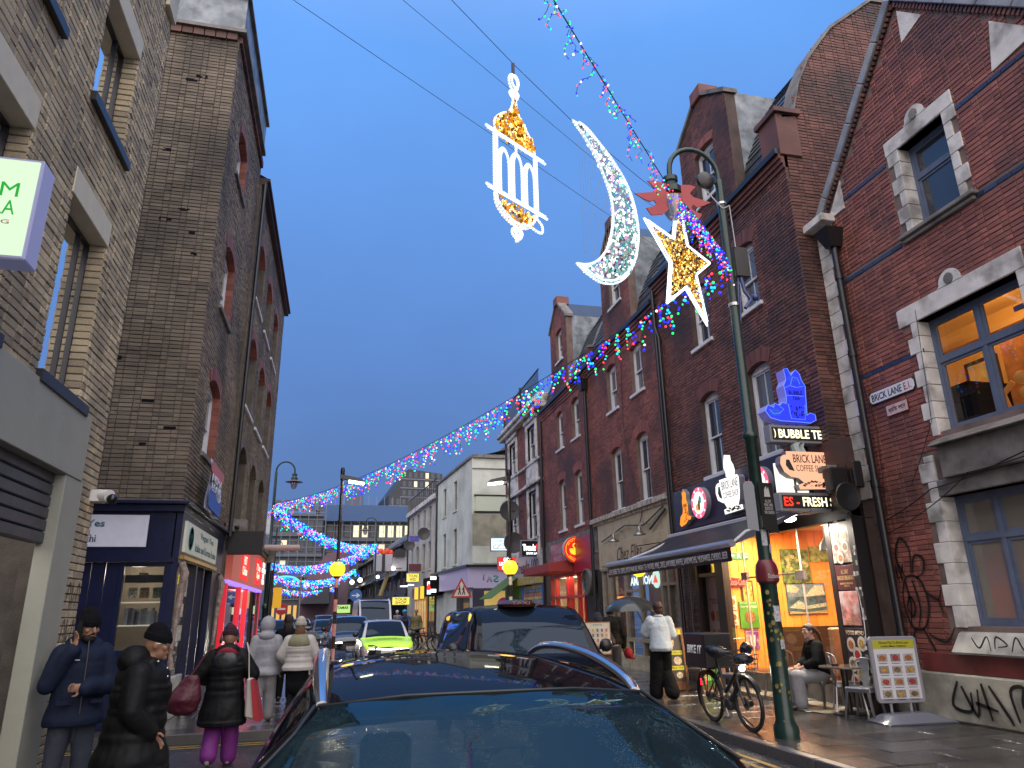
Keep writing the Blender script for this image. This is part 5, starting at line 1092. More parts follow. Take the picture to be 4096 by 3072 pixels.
# bay between cafe and Chez Elles: festival door, brick pier, pipe
T = D_
s = MB(); s.fbox(FR, 15.02,15.14,.12,3.45,-.2,.0); s.fbox(FR, 15.98,16.1,.12,3.45,-.2,.0); s.fbox(FR, 15.14,15.98,2.42,2.5,-.2,-.02); s.build('door_case', M_post, T)
fb(T, 'side_door', mat('curry_door', (.42,.36,.33), .5, var=.08), FR, 15.14,15.98,.12,2.42,-.25,-.2)
fb(T, 'fanlight', M_pane, FR, 15.14,15.98,2.5,3.3,-.2,-.19)
F = TR(15.98); text('lettering', 'Welcome to Brick Lane\nCurry Festival', F, .1,.78,1.80,1.95, mat('pinkbrown_ink', (.2,.03,.04), .5), T, n=-.198)
for i in range(6):
    u = 15.3 + (i % 3) * .24; v = 1.55 - (i // 3) * .4; pr(T, 'plate_print', mat('food_%d' % (i % 4), (.3,.1,.03)), ell(u, v, .085,.12,16), FR, -.2,-.194)
fb(T, 'brick_pier', M_mortd, FR, 16.12,16.95,.12,3.45,-.25,-.012); bricks(T, FR, 16.12,16.95,.12,3.45, [], mat('grimy_painted_brick', (.14,.10,.085), .6, isl=.5, dirt=(.3,.29,.27), dscale=2, damt=.6), seed=30, limit=60, back=-.012)
s = MB(); s.tube([(8.2,16.7,.15), (8.2,16.7,3.4)], .045,10); s.tube([(8.24,16.3,.3), (8.24,16.3,3.4)], .025,8); s.build('wall_pipe', M_blackm, T, smooth=True)

# ------------------------------------------------------------------ cream Chez Elles shopfront (parts of the middle house)
T = C_
M_cfa = mat('cream_fascia', (.42,.38,.27), .6, var=.12, vscale=3, dirt=(.2,.16,.1), dscale=3, damt=.5); M_oak = mat('grey_taupe_paint', (.20,.175,.14), .5, var=.2, vscale=9)
pr(T, 'cream_fascia', M_cfa, [(17.0,2.95), (22.5,2.95), (22.5,4.36), (17.0,4.36)], FR, -.2,.05); s = MB(); s.fbox(FR, 17.2,22.3,3.05,3.7,.05,.075); s.build('name_board', M_cfa, T, bev=.006)
text('lettering', 'Chez Elles', TR(20.95), .1,2.0,3.12,3.52, mat('dark_script', (.04,.025,.02), .5), T, n=.078, shear=.4)
s = MB(); s.tube([(8.2,17.3,4.3), (8.18,18.6,3.95), (8.18,20,4.1), (8.18,22,3.8)], .02); s.tube([(8.2,17.2,4.2), (8.18,18.2,3.8)], .03); s.build('loose_cable', M_blackm, T)
for y in (18.4,20.35):
    s = MB(); s.tube([(8.24, y, 3.95), (8.05, y, 4.0), (7.95, y, 3.9)], .012,6); s.lathe((7.95, y, 3.66), [(.02,.24), (.05,.2), (.06,.1), (.17,.03), (.18,0), (.16,0), (.05,.08)], 14); s.build('fascia_lamp', mat('pewter', (.25,.23,.2), .3, metal=.8), T, smooth=True)
for y in (22.35,21.65,20.5,19.4,17.95,17.55,17.02): s = MB(); s.fbox(FR, y - .06, y + .06,.5 if y > 17.8 else .12,2.95,-.12,.03); s.build('shop_mullion', M_oak, T, bev=.006)
s = MB(); s.fbox(FR, 19.4,20.5,2.2,2.28,-.1,.02); s.fbox(FR, 17.0,17.9,2.3,2.38,-.1,.02); s.fbox(FR, 17.0,22.4,2.9,2.97,-.12,.06); s.fbox(FR, 17.95,22.3,.85,.95,-.1,.04); s.build('shop_rail', M_oak, T)
fb(T, 'stone_riser', mat('stained_riser', (.27,.25,.21), .6, var=.4, vscale=5, dirt=(.1,.08,.06), dscale=4, damt=.6), FR, 17.6,22.4,.12,.5,-.12,.04)
fb(T, 'shop_window', M_shop, FR, 17.7,22.3,.5,2.9,-.05,-.045)
fb(T, 'side_door', mat('weathered_door', (.16,.17,.17), .5, var=.6, vscale=10), FR, 17.05,17.5,.3,2.3,-.12,-.08)
s = MB(); rg = [[(8.55 + .02 * (i % 2), 20.6 + 1.1 * i / 20, z) for i in range(21)] for z in (.9,2.9)]; s.ring(rg, False); s.build('mauve_curtain', mat('mauve_curtain', (.26,.14,.13), .8), T)
s = MB(); rg = [[(8.5 + .02 * (i % 2), 18.1 + 1.2 * i / 20, z) for i in range(21)] for z in (.9,2.9)]; s.ring(rg, False); s.build('mauve_curtain', MATS['mauve_curtain'], T)
fb(T, 'shop_back', mat('dim_plum', (.10,.05,.05), .7, emit=(.5,.15,.1), es=.06), FR, 17,22.5,.12,2.9,-1.9,-1.8)
for lab, y0_, y1_, z0_, z1_, txt, m in (('white neon lettering seen in reverse through the upper window', 18.3,20.3,2.38,2.62, 'PANORAMA', emitm('neon_white', (.85,1,1), 1.6)),):
    P = thing('neon_sign', lab, 'sign', (8.4,19.3,2.4)); text('lettering', txt, TR(y1_, 8.38), 0, y1_ - y0_, z0_, z1_, m, P, mirror=True, bold=.03)
P = thing('round_shop_sign', 'round lit pizza slice sign in the upper window', 'sign', (8.4,18.3,2.4)); s = MB(); s.lathe((8.33,18.35,2.5), [(.24,0), (.24,-.02), (.001,-.02)], 20, 'X'); s.build('disc', emitm('pale_green_lit', (.6,.9,.8), .8), P)
pr(P, 'slice_print', emitm('red_print_lit', (.9,.1,.05), .9), [(18.35,2.62), (18.2,2.4), (18.5,2.4)], Fr((8.3,0,0), (0,1,0), (-1,0,0)), .0,.01)
P = thing('window_sign', 'small orange lit sign with white figure in the mauve window', 'sign', (8.3,21,1.9)); fb(P, 'panel', emitm('amber_lit', (1,.3,.03), 1.1), FR, 20.65,21.15,1.78,2.1,.0,.03); pr(P, 'figure_print', emitm('white_warm_lit', (1,.8,.6), 1.3), [(20.8,1.82), (21.0,1.82), (20.95,1.94), (20.9,2.06), (20.85,1.94)], FR, .03,.035)

# ------------------------------------------------------------------ red bakery
T = B_
M_cran = mat('cranberry_panel', (.30,.015,.035), .3, var=.15); M_redpaint = mat('red_paint', (.38,.012,.015), .35, var=.1)
fb(T, 'stone_lintel_band', M_dst, FR, 22.97,28.9,3.55,4.42,-.2,.0)
fb(T, 'fascia', M_cran, FR, 23.2,28.0,3.02,4.2,.0,.06); fb(T, 'lower_fascia_panel', MATS['cranberry_panel'], FR, 23.2,25.1,3.0,3.45,.06,.1)
text('lettering', 'SWAN\nBAKERY', TR(27.6), 0,1.1,3.55,4.0, mat('dull_white_letter', (.5,.42,.42), .5), T, n=.065)
s = MB(); s.hexa([(7.3,25.2,3.06), (8.3,25.2,3.06), (8.3,28.9,3.06), (7.3,28.9,3.06), (7.3,25.2,3.36), (8.3,25.2,3.5), (8.3,28.9,3.5), (7.3,28.9,3.36)]); s.build('red_canopy', mat('canopy_red', (.30,.035,.03), .6, var=.1), T, bev=.01)
for y in (28.3,27.6,26.2,25.8,24.9,24.25): fb(T, 'shop_post', M_redpaint, FR, y - .05, y + .05,.12,3.0,-.12,.03)
s = MB(); s.fbox(FR, 24.3,28.3,2.15,2.24,-.12,.02); s.fbox(FR, 24.3,28.3,2.95,3.03,-.12,.02); s.fbox(FR, 24.3,28.3,.12,.35,-.12,.02); s.build('shop_rail', M_redpaint, T)
fb(T, 'shop_window', M_shop, FR, 24.3,28.3,.35,2.95,-.05,-.045)
fb(T, 'bakery_wall', mat('cream_yellow_wall', (.6,.48,.2), .7, emit=(1,.72,.26), es=.62, var=.12, vscale=4), FR, 24.0,28.5,.12,3.0,-1.6,-1.5)
s = MB(); s.fbox(FR, 24.2,28.5,.12,.16,-1.6,-.05); s.fbox(FR, 24.2,28.5,2.97,3.0,-1.6,-.05); s.fbox(FR, 24.2,24.22,.12,3,-1.6,-.05); s.fbox(FR, 28.4,28.42,.12,3,-1.6,-.05); s.build('bakery_room', mat('cream_room', (.6,.5,.3), .7), T)
for k in range(4): fb(T, 'pastry_tray', mat('pastry', (.45,.2,.06), .6, var=.6, vscale=20), FR, 24.7,25.6,.4 + k * .28,.5 + k * .28,-1.4,-1.2)
for k in range(3): s = MB(); s.ball(FR(26.6 + k * .45,2.5,-.9), .25,12,8, (1,1,1.1)); s.build('paper_lantern', mat('peach_lantern', (.5,.2,.12), .7, emit=(1,.35,.2), es=.25), T, smooth=True)
lamp(T, 'AREA', 'bakery_light', (9,26.3,2.9), 90, (1,.8,.45), 2)
fb(T, 'side_entrance', mat('near_black', (.012,.012,.013), .6), FR, 22.9,24.15,.12,3.0,-.2,-.02)
P = thing('extractor_fan', 'round grey extractor fan cover between the bakery and the downpipe', 'fan', (8.1,23.5,2.6)); s = MB(); s.lathe((8.12,23.5,2.62), [(.44,.16), (.44,-.02), (.40,-.04), (.38,.02), (.001,.02)], 24, 'X'); s.build('shroud', mat('grey_fan', (.13,.13,.12), .5, metal=.3), P, smooth=True)
s = MB()
for k in range(8): s.tube([(8.07,23.5,2.62), (8.07,23.5 + .4 * math.cos(k * math.pi / 4), 2.62 + .4 * math.sin(k * math.pi / 4))], .008,4)
s.build('guard_bar', M_blackm, P)
# round swan sign, facing up the street
P = thing('round_bakery_sign', 'round red lit sign with a yellow swan, Chinese Artisan Bakery', 'sign', (8.25,25,3.4)); c0 = (8.28,25.0,3.81); F = Fr((8.28,24.90,3.81), (1,0,0), (0,-1,0))
s = MB(); s.lathe((8.28,25.05,3.81), [(.47,.1), (.47,-.13), (.001,-.13)], 40, 'Y'); s.build('case', mat('pale_case', (.4,.45,.35), .4), P, smooth=True)
s = MB(); s.lathe((8.28,24.92,3.81), [(.465,0), (.465,-.012), (.001,-.012)], 40, 'Y'); s.build('red_face', emitm('red_lit_face', (.85,.006,.005), .85), P)
M_ylt = emitm('yellow_lit', (1,.66,.03), 1.1)
s = MB()
for r in (.40,.385): pass
s.ring([[F(.40 * math.cos(2 * math.pi * k / 48), .40 * math.sin(2 * math.pi * k / 48), .0) for k in range(48)], [F(.40 * math.cos(2 * math.pi * k / 48), .40 * math.sin(2 * math.pi * k / 48), .006) for k in range(48)], [F(.385 * math.cos(2 * math.pi * k / 48), .385 * math.sin(2 * math.pi * k / 48), .006) for k in range(48)]], True, False); s.build('yellow_ring', M_ylt, P)
s = MB(); s.prism([(-.26,.02), (-.20,.04), (-.12,.02), (-.02,-.08), (.02,-.02), (-.04,.06), (-.10,.12), (-.08,.18), (-.03,.19), (.02,.15), (.06,.15), (.02,.21), (-.06,.23), (-.13,.19), (-.14,.11), (-.08,.04)], F, .002,.007); s.prism([(-.26,.01), (-.20,.03), (-.12,0), (-.02,-.06), (.03,-.10), (.04,-.16), (-.08,-.19), (-.2,-.15), (-.24,-.08)], F, .002,.007); s.build('swan_emblem', M_ylt, P)
text('lettering', '蘇皖\n烘焙\nSwan', F, .04,.28,-.18,.16, M_ylt, P, n=.003, bold=.03)
for k, ch in enumerate('Hand Made With Less Sugar'):
    if ch != ' ':
        a = R(152 - k * 5.1); Fc = Fr(F(.315 * math.cos(a), .315 * math.sin(a), 0), (math.sin(a), 0,-math.cos(a)), (0,-1,0), (math.cos(a), 0, math.sin(a))); text('lettering', ch, Fc, -.012,.012,0,.04, M_ylt, P, n=.003)
for k, ch in enumerate('Chinese Artisan Bakery'):
    if ch != ' ':
        a = R(-142 + k * 5.0); Fc = Fr(F(.355 * math.cos(a), .355 * math.sin(a), 0), (-math.sin(a), 0, math.cos(a)), (0,-1,0), (-math.cos(a), 0,-math.sin(a))); text('lettering', ch, Fc, -.012,.012,0,.04, M_ylt, P, n=.003)
# other projecting signs further up
def hang(name, lab, x0, x1, y, z0, z1, face, case=M_case, th=.15, lit=True):
    P = thing(name, lab, 'sign', ((x0 + x1) / 2, y, z0)); s = MB(); s.box(x0, x1, y, y + th, z0, z1); s.build('case', case, P, bev=.02)
    bb(P, 'face', face, x0 + .04, x1 - .04, y - .008, y + .01, z0 + .04, z1 - .04); return P, Fr((x0, y - .008, z0), (1,0,0), (0,-1,0)), x1 - x0, z1 - z0
P, F, w, h = hang('hanging_sign', 'black lit box sign reading Trendz 100 BRICK LANE', 7.5,8.58,30,3.93,4.62, mat('black_face', (.008,.008,.01), .3))
M_wh2 = emitm('white_letter_lit', (1,1,1), 2.0); M_rd2 = emitm('red_letter_lit', (1,.02,.04), 1.6)
text('lettering', 'Trendz', F, .08,.66,.24,.52, M_wh2, P, bold=.05, n=.004); text('lettering', '100', F, .68,.98,.32,.52, M_rd2, P, n=.004, bold=.01); text('lettering', '=', F, .72,.94,.22,.29, M_rd2, P, n=.004); text('lettering', 'BRICK LANE', F, .24,.84,.09,.18, M_wh2, P, n=.004, bold=.03)
s = MB(); s.tube([(8.3,30.05,4.75), (8.4,30.05,4.75), (8.4,30.05,4.6)], .02); s.tube([(8.35,30.05,3.9), (8.35,30.05,3.4), (8.3,30.05,3.4)], .02); s.build('bracket', M_blackm, P)
P, F, w, h = hang('hanging_sign', 'white lit sign reading Costprice food & wine OFF LICENCE', 7.32,8.3,35.5,4.60,5.26, emitm('cold_white_face', (.75,.92,1), 1.25))
text('lettering', 'Costprice', F, .1,.9,.42,.58, mat('dark_ink4', (.03,.05,.07), .5), P, n=.004); text('lettering', 'Food & Wine', F, .12,.88,.30,.39, MATS['dark_ink4'], P, n=.004)
pr(P, 'maroon_strip', mat('maroon_strip', (.16,.03,.08), .5), [(.14,.12), (.86,.12), (.86,.27), (.14,.27)], F, .001,.005); text('lettering', 'OFF LICENCE', F, .17,.83,.14,.25, M_wh2, P, n=.006, bold=.03)
P, F, w, h = hang('hanging_sign', 'red lit sign reading OFF LICENCE', 7.35,8.25,34,3.55,4.22, emitm('red_face_lit', (1,.02,.005), 1.05)); text('lettering', 'OFF\nLICENCE\nOPEN', F, .08,.82,.06,.62, M_wh2, P, n=.004, bold=.04)
# ------------------------------------------------------------------ swan-neck lamp columns
M_green = mat('dark_green_column', (.008,.027,.022), .3, var=.2, bump=.1, bscale=25)
M_redch = mat('maroon_band', (.12,.012,.018), .35)
def lamp_column(name, lab, x, y, dirx, z0=.12, detail=True, grp='swan-neck street lamps'):
    T = thing(name, lab, 'street lamp', (x, y, z0), grp)
    s = MB(); s.lathe((x, y, z0), [(.16,0), (.16,.12), (.118,.2), (.112,1.9), (.13,1.93)], 18); s.build('base', M_green, T, smooth=True)
    s = MB(); s.lathe((x, y, z0 + 1.93), [(.13,0), (.15,.02), (.15,.1), (.13,.16), (.10,.22)], 18); s.build('collar', M_redch if detail else M_green, T, smooth=True)
    s = MB(); s.lathe((x, y, z0 + 2.1), [(.095,0), (.09,1.85), (.115,1.88), (.115,1.93), (.075,1.98), (.07,4.7), (.065,6.2), (.055,6.25)], 16); s.build('shaft', M_green, T, smooth=True)
    R0 = .44; pts = [(x, y, z0 + 8.3)] + [(x + dirx * (R0 - R0 * math.cos(a)), y, z0 + 8.42 + R0 * 1.05 * math.sin(a)) for a in [math.pi * k / 12 for k in range(13)]] + [(x + dirx * 2 * R0, y, z0 + 8.3)]
    s = MB(); s.tube(pts, .042,10); s.build('swan_neck', M_green, T, smooth=True)
    lx = x + dirx * 2 * R0; lz = z0 + 8.3
    s = MB(); s.lathe((lx, y, lz - .32), [(.16,0), (.16,.1), (.12,.14), (.10,.2), (.12,.22), (.12,.3), (.05,.34)], 16); s.build('lamp_cap', M_green, T, smooth=True)
    if not detail: s = MB(); s.lathe((lx, y, lz - .42), [(.14,.1), (.36,.04), (.42,0), (.40,-.01), (.16,.04)], 20); s.build('reflector', mat('lamp_reflector', (.16,.12,.12), .4), T, smooth=True)
    s = MB(); s.lathe((lx, y, lz - .8), [(.02,.02), (.09,.04), (.15,.16), (.17,.30), (.16,.40)], 18); s.build('glass_bowl', glassm('lamp_bowl', (.35,.36,.38), .05,.55,.05), T, smooth=True)
    return T, lx, lz
T, lx, lz = lamp_column('street_lamp', 'dark green lamp column on the pavement beside the delivery bicycle', 5.78,9.09,-1)
s = MB(); s.ring([[(5.78 + r * math.cos(2 * math.pi * k / 18), 9.09 + r * math.sin(2 * math.pi * k / 18), z) for k in range(18)] for r, z in ((.155,2.08), (.155,2.20), (.14,2.30), (.10,2.36))]); s.build('band', M_redch, T, smooth=True)
FLm = Fr((5.78,9.09 - .158,0), (1,0,0), (0,-1,0)); text('lettering', 'Outlander', FLm, -.09,.12,2.11,2.17, mat('silver_letter', (.5,.5,.5), .4), T, n=0)
s = MB(); random.seed(12)
for k in range(46):
    a = random.uniform(-2.6,.0); z = random.uniform(.3,1.95); r = .118; w = random.uniform(.012,.03)
    P = []
    for j in range(6): b = a + w / r * math.cos(j * 1.05); P.append((5.78 + r * math.cos(b), 9.09 + r * math.sin(b), z + w * 1.2 * math.sin(j * 1.05)))
    s.add(P, [tuple(range(6))])
s.build('peeling_flower_sticker', mat('faded_flower', (.20,.17,.04), .6, isl=.6), T, kind='stuff')
s = MB()
for (z, h, a0, a1, r) in ((2.55,.22,-2.3,-1.5,.098), (2.8,.16,-2.0,-1.2,.098), (1.55,.2,-1.9,-1.1,.1245), (2.45,.12,-1.3,-.7,.098), (1.2,.12,-1.6,-1.0,.1245)):
    s.ring([[(5.78 + r * math.cos(a0 + (a1 - a0) * k / 6), 9.09 + r * math.sin(a0 + (a1 - a0) * k / 6), zz) for k in range(7)] for zz in (z, z + h)], False)
s.build('paper_sticker', mat('grey_sticker', (.30,.31,.33), .6, isl=.6, var=.5, vscale=40), T, kind='stuff')
s = MB(); s.box(5.90,6.16,9.10,9.30,6.75,7.28); s.build('junction_box', M_blackm, T, bev=.015)
s = MB(); s.tube([(6.0,9.15,6.75), (6.02,9.12,6.5), (6.1,9.1,6.35), (5.98,9.1,6.2)], .03); s.tube([(5.95,9.15,6.75), (5.88,9.1,6.3), (5.86,9.1,5.9), (5.92,9.1,6.4)], .015); s.ball((6.18,9.1,6.4), .06,8,6); s.build('blue_plug_cables', mat('blue_plug', (.04,.06,.2), .4), T, smooth=True)
s = MB(); s.lathe((5.78,9.09,6.2), [(.085,0), (.085,.05)], 16); s.lathe((5.78,9.09,8.0), [(.08,0), (.08,.04)], 16); s.build('clamp_band', mat('bright_steel', (.5,.5,.5), .3, metal=.9), T)
s = MB(); s.lathe((5.52,9.05,8.42), [(.001,-.06), (.10,-.05), (.15,-.02), (.155,.03), (.14,.05), (.001,.05)], 20, 'Y'); s.tube([(5.52,9.1,8.42), (5.72,9.1,8.42)], .025); s.build('horn_speaker', M_blackm, T, smooth=True)
cable(T, [(5.5,9.08,8.28), (5.75,9.02,7.9), (5.9,9.06,8.0), (5.93,9.08,7.25)], .01, 'white_cable', mat('pale_cable', (.4,.4,.42), .5))
# parking sign plates on the column
T2 = thing('street_sign_plate', 'grey blank back of a street sign on the lamp column', 'sign', (5.6,9.0,2.9)); F = Fr((5.52,9.05,0), (.83,-.56,0), (-.56,-.83,0))
pr(T2, 'plate', mat('sign_back_grey', (.17,.18,.21), .45, metal=.3), [(.0,2.78), (.16,2.74), (.16,3.38), (.13,3.44), (.03,3.44), (0,3.38)], Fr((5.50,8.98,0), (1,-.15,0), (-.15,-1,0)), -.01,.0)
T2 = thing('street_sign_plate', 'black poster with white candle drawing fixed to the lamp column', 'sign', (5.85,8.9,2.8)); F = Fr((5.72,8.93,0), (1,.2,0), (.2,-1,0))
pr(T2, 'plate', mat('black_print', (.015,.015,.015), .4), [(0,2.76), (.26,2.72), (.24,3.42), (-.02,3.42)], F, -.004,.004)
text('lettering', 'ALL DAY\nMUSIC AND\nPOETRY AT\nTHE CHURCH', F, .04,.22,2.98,3.18, mat('grey_print', (.4,.4,.4), .5), T2, n=.005); pr(T2, 'drawing', MATS['grey_print'], [(.07,3.22), (.18,3.22), (.17,3.3), (.16,3.36), (.13,3.32), (.12,3.37), (.09,3.34), (.08,3.3)], F, .005,.008)
# red leaf ornament round the lamp head
T2 = thing('leaf_ornament', 'large flat red metal leaf ornament fixed round the lamp head', 'decoration', (4.9,9.12,7.9)); F = Fr((4.88,9.02,8.10), (1,0,0), (0,-1,0))
def leaf(pts, f): return [(x * f, z) for x, z in pts]
Lf = [(.0,.12), (-.15,.14), (-.30,.16), (-.42,.14), (-.36,.08), (-.30,.0), (-.36,-.06), (-.46,-.08), (-.66,-.12), (-.52,-.2), (-.40,-.24), (-.34,-.2), (-.30,-.26), (-.36,-.32), (-.48,-.36), (-.40,-.48), (-.2,-.44), (-.05,-.3), (0,-.1)]
for f in (1,-1): pr(T2, 'leaf_plate', mat('dull_red_metal', (.34,.03,.035), .45), leaf(Lf, f), F, -.01,.01)
lamp_column('street_lamp', 'lamp column with unlit lantern at the far left kerb', -3.25,36.4,1, detail=False)
lamp_column('street_lamp', 'distant lamp column on the right before the basket lift', 2.75,58,-1, detail=False)
lamp_column('street_lamp', 'most distant lamp column on the left', -6.6,78,1, detail=False)
# Belisha beacons with tall lit heads
M_bel = emitm('belisha_yellow', (1,.62,.02), 1.6); M_bw = mat('beacon_white', (.6,.6,.6), .5); M_pinkw = mat('faded_pink_stripe', (.5,.25,.24), .6, var=.3)
def beacon(lab, x, y, dirx, white):
    T = thing('belisha_beacon', lab, 'beacon', (x, y, .12), 'belisha beacons with lamp heads')
    z = .12; i = 0; hs = .34
    while z < 2.8:
        s = MB(); s.lathe((x, y, z), [(.055,0), (.055, min(hs, 2.8 - z))], 14); s.build('pole_stripe', white if i % 2 else M_blackm, T, smooth=True); z += hs; i += 1
    s = MB(); s.ball((x, y, 3.02), .23,20,12); s.build('globe', M_bel, T, smooth=True)
    s = MB(); s.lathe((x, y, 2.76), [(.07,0), (.12,.04), (.10,.08)], 14); s.lathe((x, y, 3.22), [(.10,0), (.07,.06), (.045,.08), (.045,.5)], 12); s.lathe((x, y, 3.7), [(.05,0), (.045,2.0)], 12); s.lathe((x, y, 4.4), [(.08,0), (.08,.05)], 12); s.build('upper_pole', M_blackm, T, smooth=True)
    s = MB(); s.hexa([(x - .06, y - .1,5.72), (x + dirx * .72, y - .08,5.62), (x + dirx * .72, y + .08,5.62), (x - .06, y + .1,5.72), (x - .06, y - .08,5.86), (x + dirx * .6, y - .05,5.74), (x + dirx * .6, y + .05,5.74), (x - .06, y + .08,5.86)]); s.lathe((x, y, 5.68), [(.06,0), (.07,.3), (.05,.4)], 12); s.build('lamp_head', M_blackm, T, bev=.01)
    s = MB(); s.hexa([(x + dirx * .2, y - .09,5.62), (x + dirx * .66, y - .07,5.57), (x + dirx * .66, y + .07,5.57), (x + dirx * .2, y + .09,5.62), (x + dirx * .2, y - .08,5.665), (x + dirx * .68, y - .07,5.61), (x + dirx * .68, y + .07,5.61), (x + dirx * .2, y + .08,5.665)]); s.build('led_lens', emitm('cool_yellow_led', (.95,1,.62), 22), T)
    lamp(T, 'SPOT', 'beacon_flood', (x + dirx * .4, y, 5.52), 380, (.95,1,.66), .12,130, (0, R(-8 * dirx), 0))
    lamp(T, 'POINT', 'globe_light', (x, y - .3,3.02), 10, (1,.6,.1), .25)
beacon('left zebra crossing beacon with pink and white striped pole', -.04,22.4,1, M_pinkw)
beacon('right zebra crossing beacon behind the black taxi', 5.15,22.0,-1, M_bw)
# third globe seen under the awning: a beacon's reflection, put in as an added glowing globe
T = thing('beacon_reflection_globe', 'yellow glowing globe added for a beacon reflection under the awning by Chez Elles', 'lamp', (7.6,17.6,2.4)); s = MB(); s.ball((7.55,17.7,2.72), .2,18,10); s.build('globe', M_bel, T, smooth=True); s = MB(); s.tube([(7.55,17.7,2.9), (7.55,17.7,3.3)], .012); s.tube([(7.55,17.7,3.3), (8.25,17.7,3.4)], .012); s.build('hanger', M_blackm, T)
# ------------------------------------------------------------------ overhead wires and light motifs
d_ = Vector((.8336,.5524,0)); FM = Fr((4.2,8.8,0), d_, (d_.y, -d_.x, 0))
M_wire = mat('steel_wire', (.05,.055,.065), .5)
def wire(lab, pts, r=.0032): T = thing('overhead_wire', lab, 'wire', pts[0]); s = MB(); s.tube(pts, r, 5); s.build('strand', M_wire, T); return T
wire('highest overhead wire, carrying the lantern and crescent motifs', [FM(-8.2,8.95), FM(-3.9,8.72), FM(-2.82,8.47), FM(-1.5,8.24), FM(0,8.14), FM(2.0,8.1), FM(4.9,8.15)], .0045)
wire('middle overhead wire passing behind the light motifs', [FM(-8.2,8.6,-.06), FM(-3.9,8.2,-.06), FM(0,7.85,-.06), FM(4.9,7.9,-.06)])
wire('lowest overhead wire tying the lower ends of the motifs', [FM(-8.2,7.35,-.04), FM(-3.35,7.22,-.04), FM(-1.1,7.14,-.04), FM(1,7.1,-.04), FM(4.9,7.6,-.04)])
M_rope = emitm('rope_light_white', (.80,.93,1), 3.2, False); M_rtube = mat('rope_tube', (.55,.6,.66), .3, emit=(.8,.92,1), es=.55)
def rope(T, pts, n=0, w=.035, closed=False):
    """rope light: clear tube with a row of bright diodes"""
    P = [FM(u, v, n) for u, v in pts]; P = P + [P[0]] if closed else P
    s = MB(); s.tube(P, .016,6); s.build('rope_tube', M_rtube, T, smooth=True)
    s = MB(); 
    for a, b in zip(P, P[1:]):
        L0 = (b - a).length; k = max(1, int(L0 / w))
        for i in range(k): c = a.lerp(b, (i + .5) / k); s.ball(c, .0165,6,4)
    s.build('diode_row', M_rope, T, kind='stuff', smooth=True)
def smoothp(P, k=5, closed=False):
    o = []; n = len(P); rg = range(n if closed else n - 1)
    for i in rg:
        g = lambda j: Vector(P[j % n] if closed else P[min(max(j, 0), n - 1)]); p0, p1, p2, p3 = g(i - 1), g(i), g(i + 1), g(i + 2)
        for q in range(k): t = q / k; o.append(tuple(.5 * ((2 * p1) + (p2 - p0) * t + (2 * p0 - 5 * p1 + 4 * p2 - p3) * t * t + (3 * p1 - p0 - 3 * p2 + p3) * t ** 3)))
    if not closed: o.append(tuple(P[-1]))
    return o
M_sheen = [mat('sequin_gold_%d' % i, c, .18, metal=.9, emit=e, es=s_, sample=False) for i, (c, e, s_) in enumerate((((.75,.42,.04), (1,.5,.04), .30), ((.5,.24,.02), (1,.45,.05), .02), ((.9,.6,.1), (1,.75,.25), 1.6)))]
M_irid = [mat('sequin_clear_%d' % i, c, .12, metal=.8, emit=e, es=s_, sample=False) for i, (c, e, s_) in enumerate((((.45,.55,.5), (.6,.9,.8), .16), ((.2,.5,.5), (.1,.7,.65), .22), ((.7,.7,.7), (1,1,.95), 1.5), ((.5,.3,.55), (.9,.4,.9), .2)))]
def sequins(T, poly, mats, wts, n, r, name, tri=False):
    us = [p[0] for p in poly]; vs = [p[1] for p in poly]; B = [MB() for _ in mats]; k = 0
    st = MB()
    u = min(us)
    while u < max(us):      # hanging threads
        seg = [v for v in [min(vs) + (max(vs) - min(vs)) * j / 40 for j in range(41)] if inside(poly, u, v)]
        if len(seg) > 1: st.add([FM(u - .002, seg[0], .004), FM(u + .002, seg[0], .004), FM(u + .002, seg[-1], .004), FM(u - .002, seg[-1], .004)], [(0,1,2,3)])
        u += .06
    st.build('thread', mat('thread', (.25,.22,.15), .5), T, kind='stuff')
    while k < n:
        u = random.uniform(min(us), max(us)); v = random.uniform(min(vs), max(vs))
        if not inside(poly, u, v): continue
        k += 1; i = random.choices(range(len(mats)), wts)[0]; c = FM(u, v, random.uniform(-.03,.03)); a = random.uniform(0,6.28); t = random.uniform(-.9,.9); rr = r * random.uniform(.6,1.15)
        X = FM.u * math.cos(a) + FM.n * math.sin(a); Y = Vector((0,0,1)) * math.cos(t) + (FM.n * math.cos(a) - FM.u * math.sin(a)) * math.sin(t)
        m_ = 4 if tri else 7
        B[i].add([c + X * rr * .8 * math.cos(6.283 * j / m_) + Y * rr * math.sin(6.283 * j / m_) for j in range(m_)], [tuple(range(m_))])
    for i, b in enumerate(B):
        if b.v: b.build(name, mats[i], T, kind='stuff')
random.seed(20)
T = thing('lantern_light', 'white outlined lantern light motif with gold sequin dome and bowl', 'light motif', FM(-2.82,8.3), 'light motifs hung across the street')
CU = -2.83
dome = smoothp([(-3.17,7.24), (-3.18,7.42), (-3.05,7.58), (-2.90,7.70), (-2.84,7.92)], 4); domeR = smoothp([(-2.80,7.92), (-2.74,7.70), (-2.60,7.55), (-2.48,7.40), (-2.46,7.24)], 4)
rope(T, dome); rope(T, domeR)
for z in (7.24,6.44): rope(T, [(-3.36, z - .0), (-2.31, z - .0)], n=.02, w=.03); rope(T, [(-3.36, z - .05), (-2.31, z - .05)], n=.05, w=.03)
for u in (-3.20,-3.15,-2.47,-2.43): rope(T, [(u, 7.22), (u, 6.42)])
def archp(c, w, zt): return smoothp([(c - w, 6.44), (c - w, zt - .18), (c - w * .6, zt - .05), (c, zt), (c + w * .6, zt - .05), (c + w, zt - .18), (c + w, 6.44)], 3)
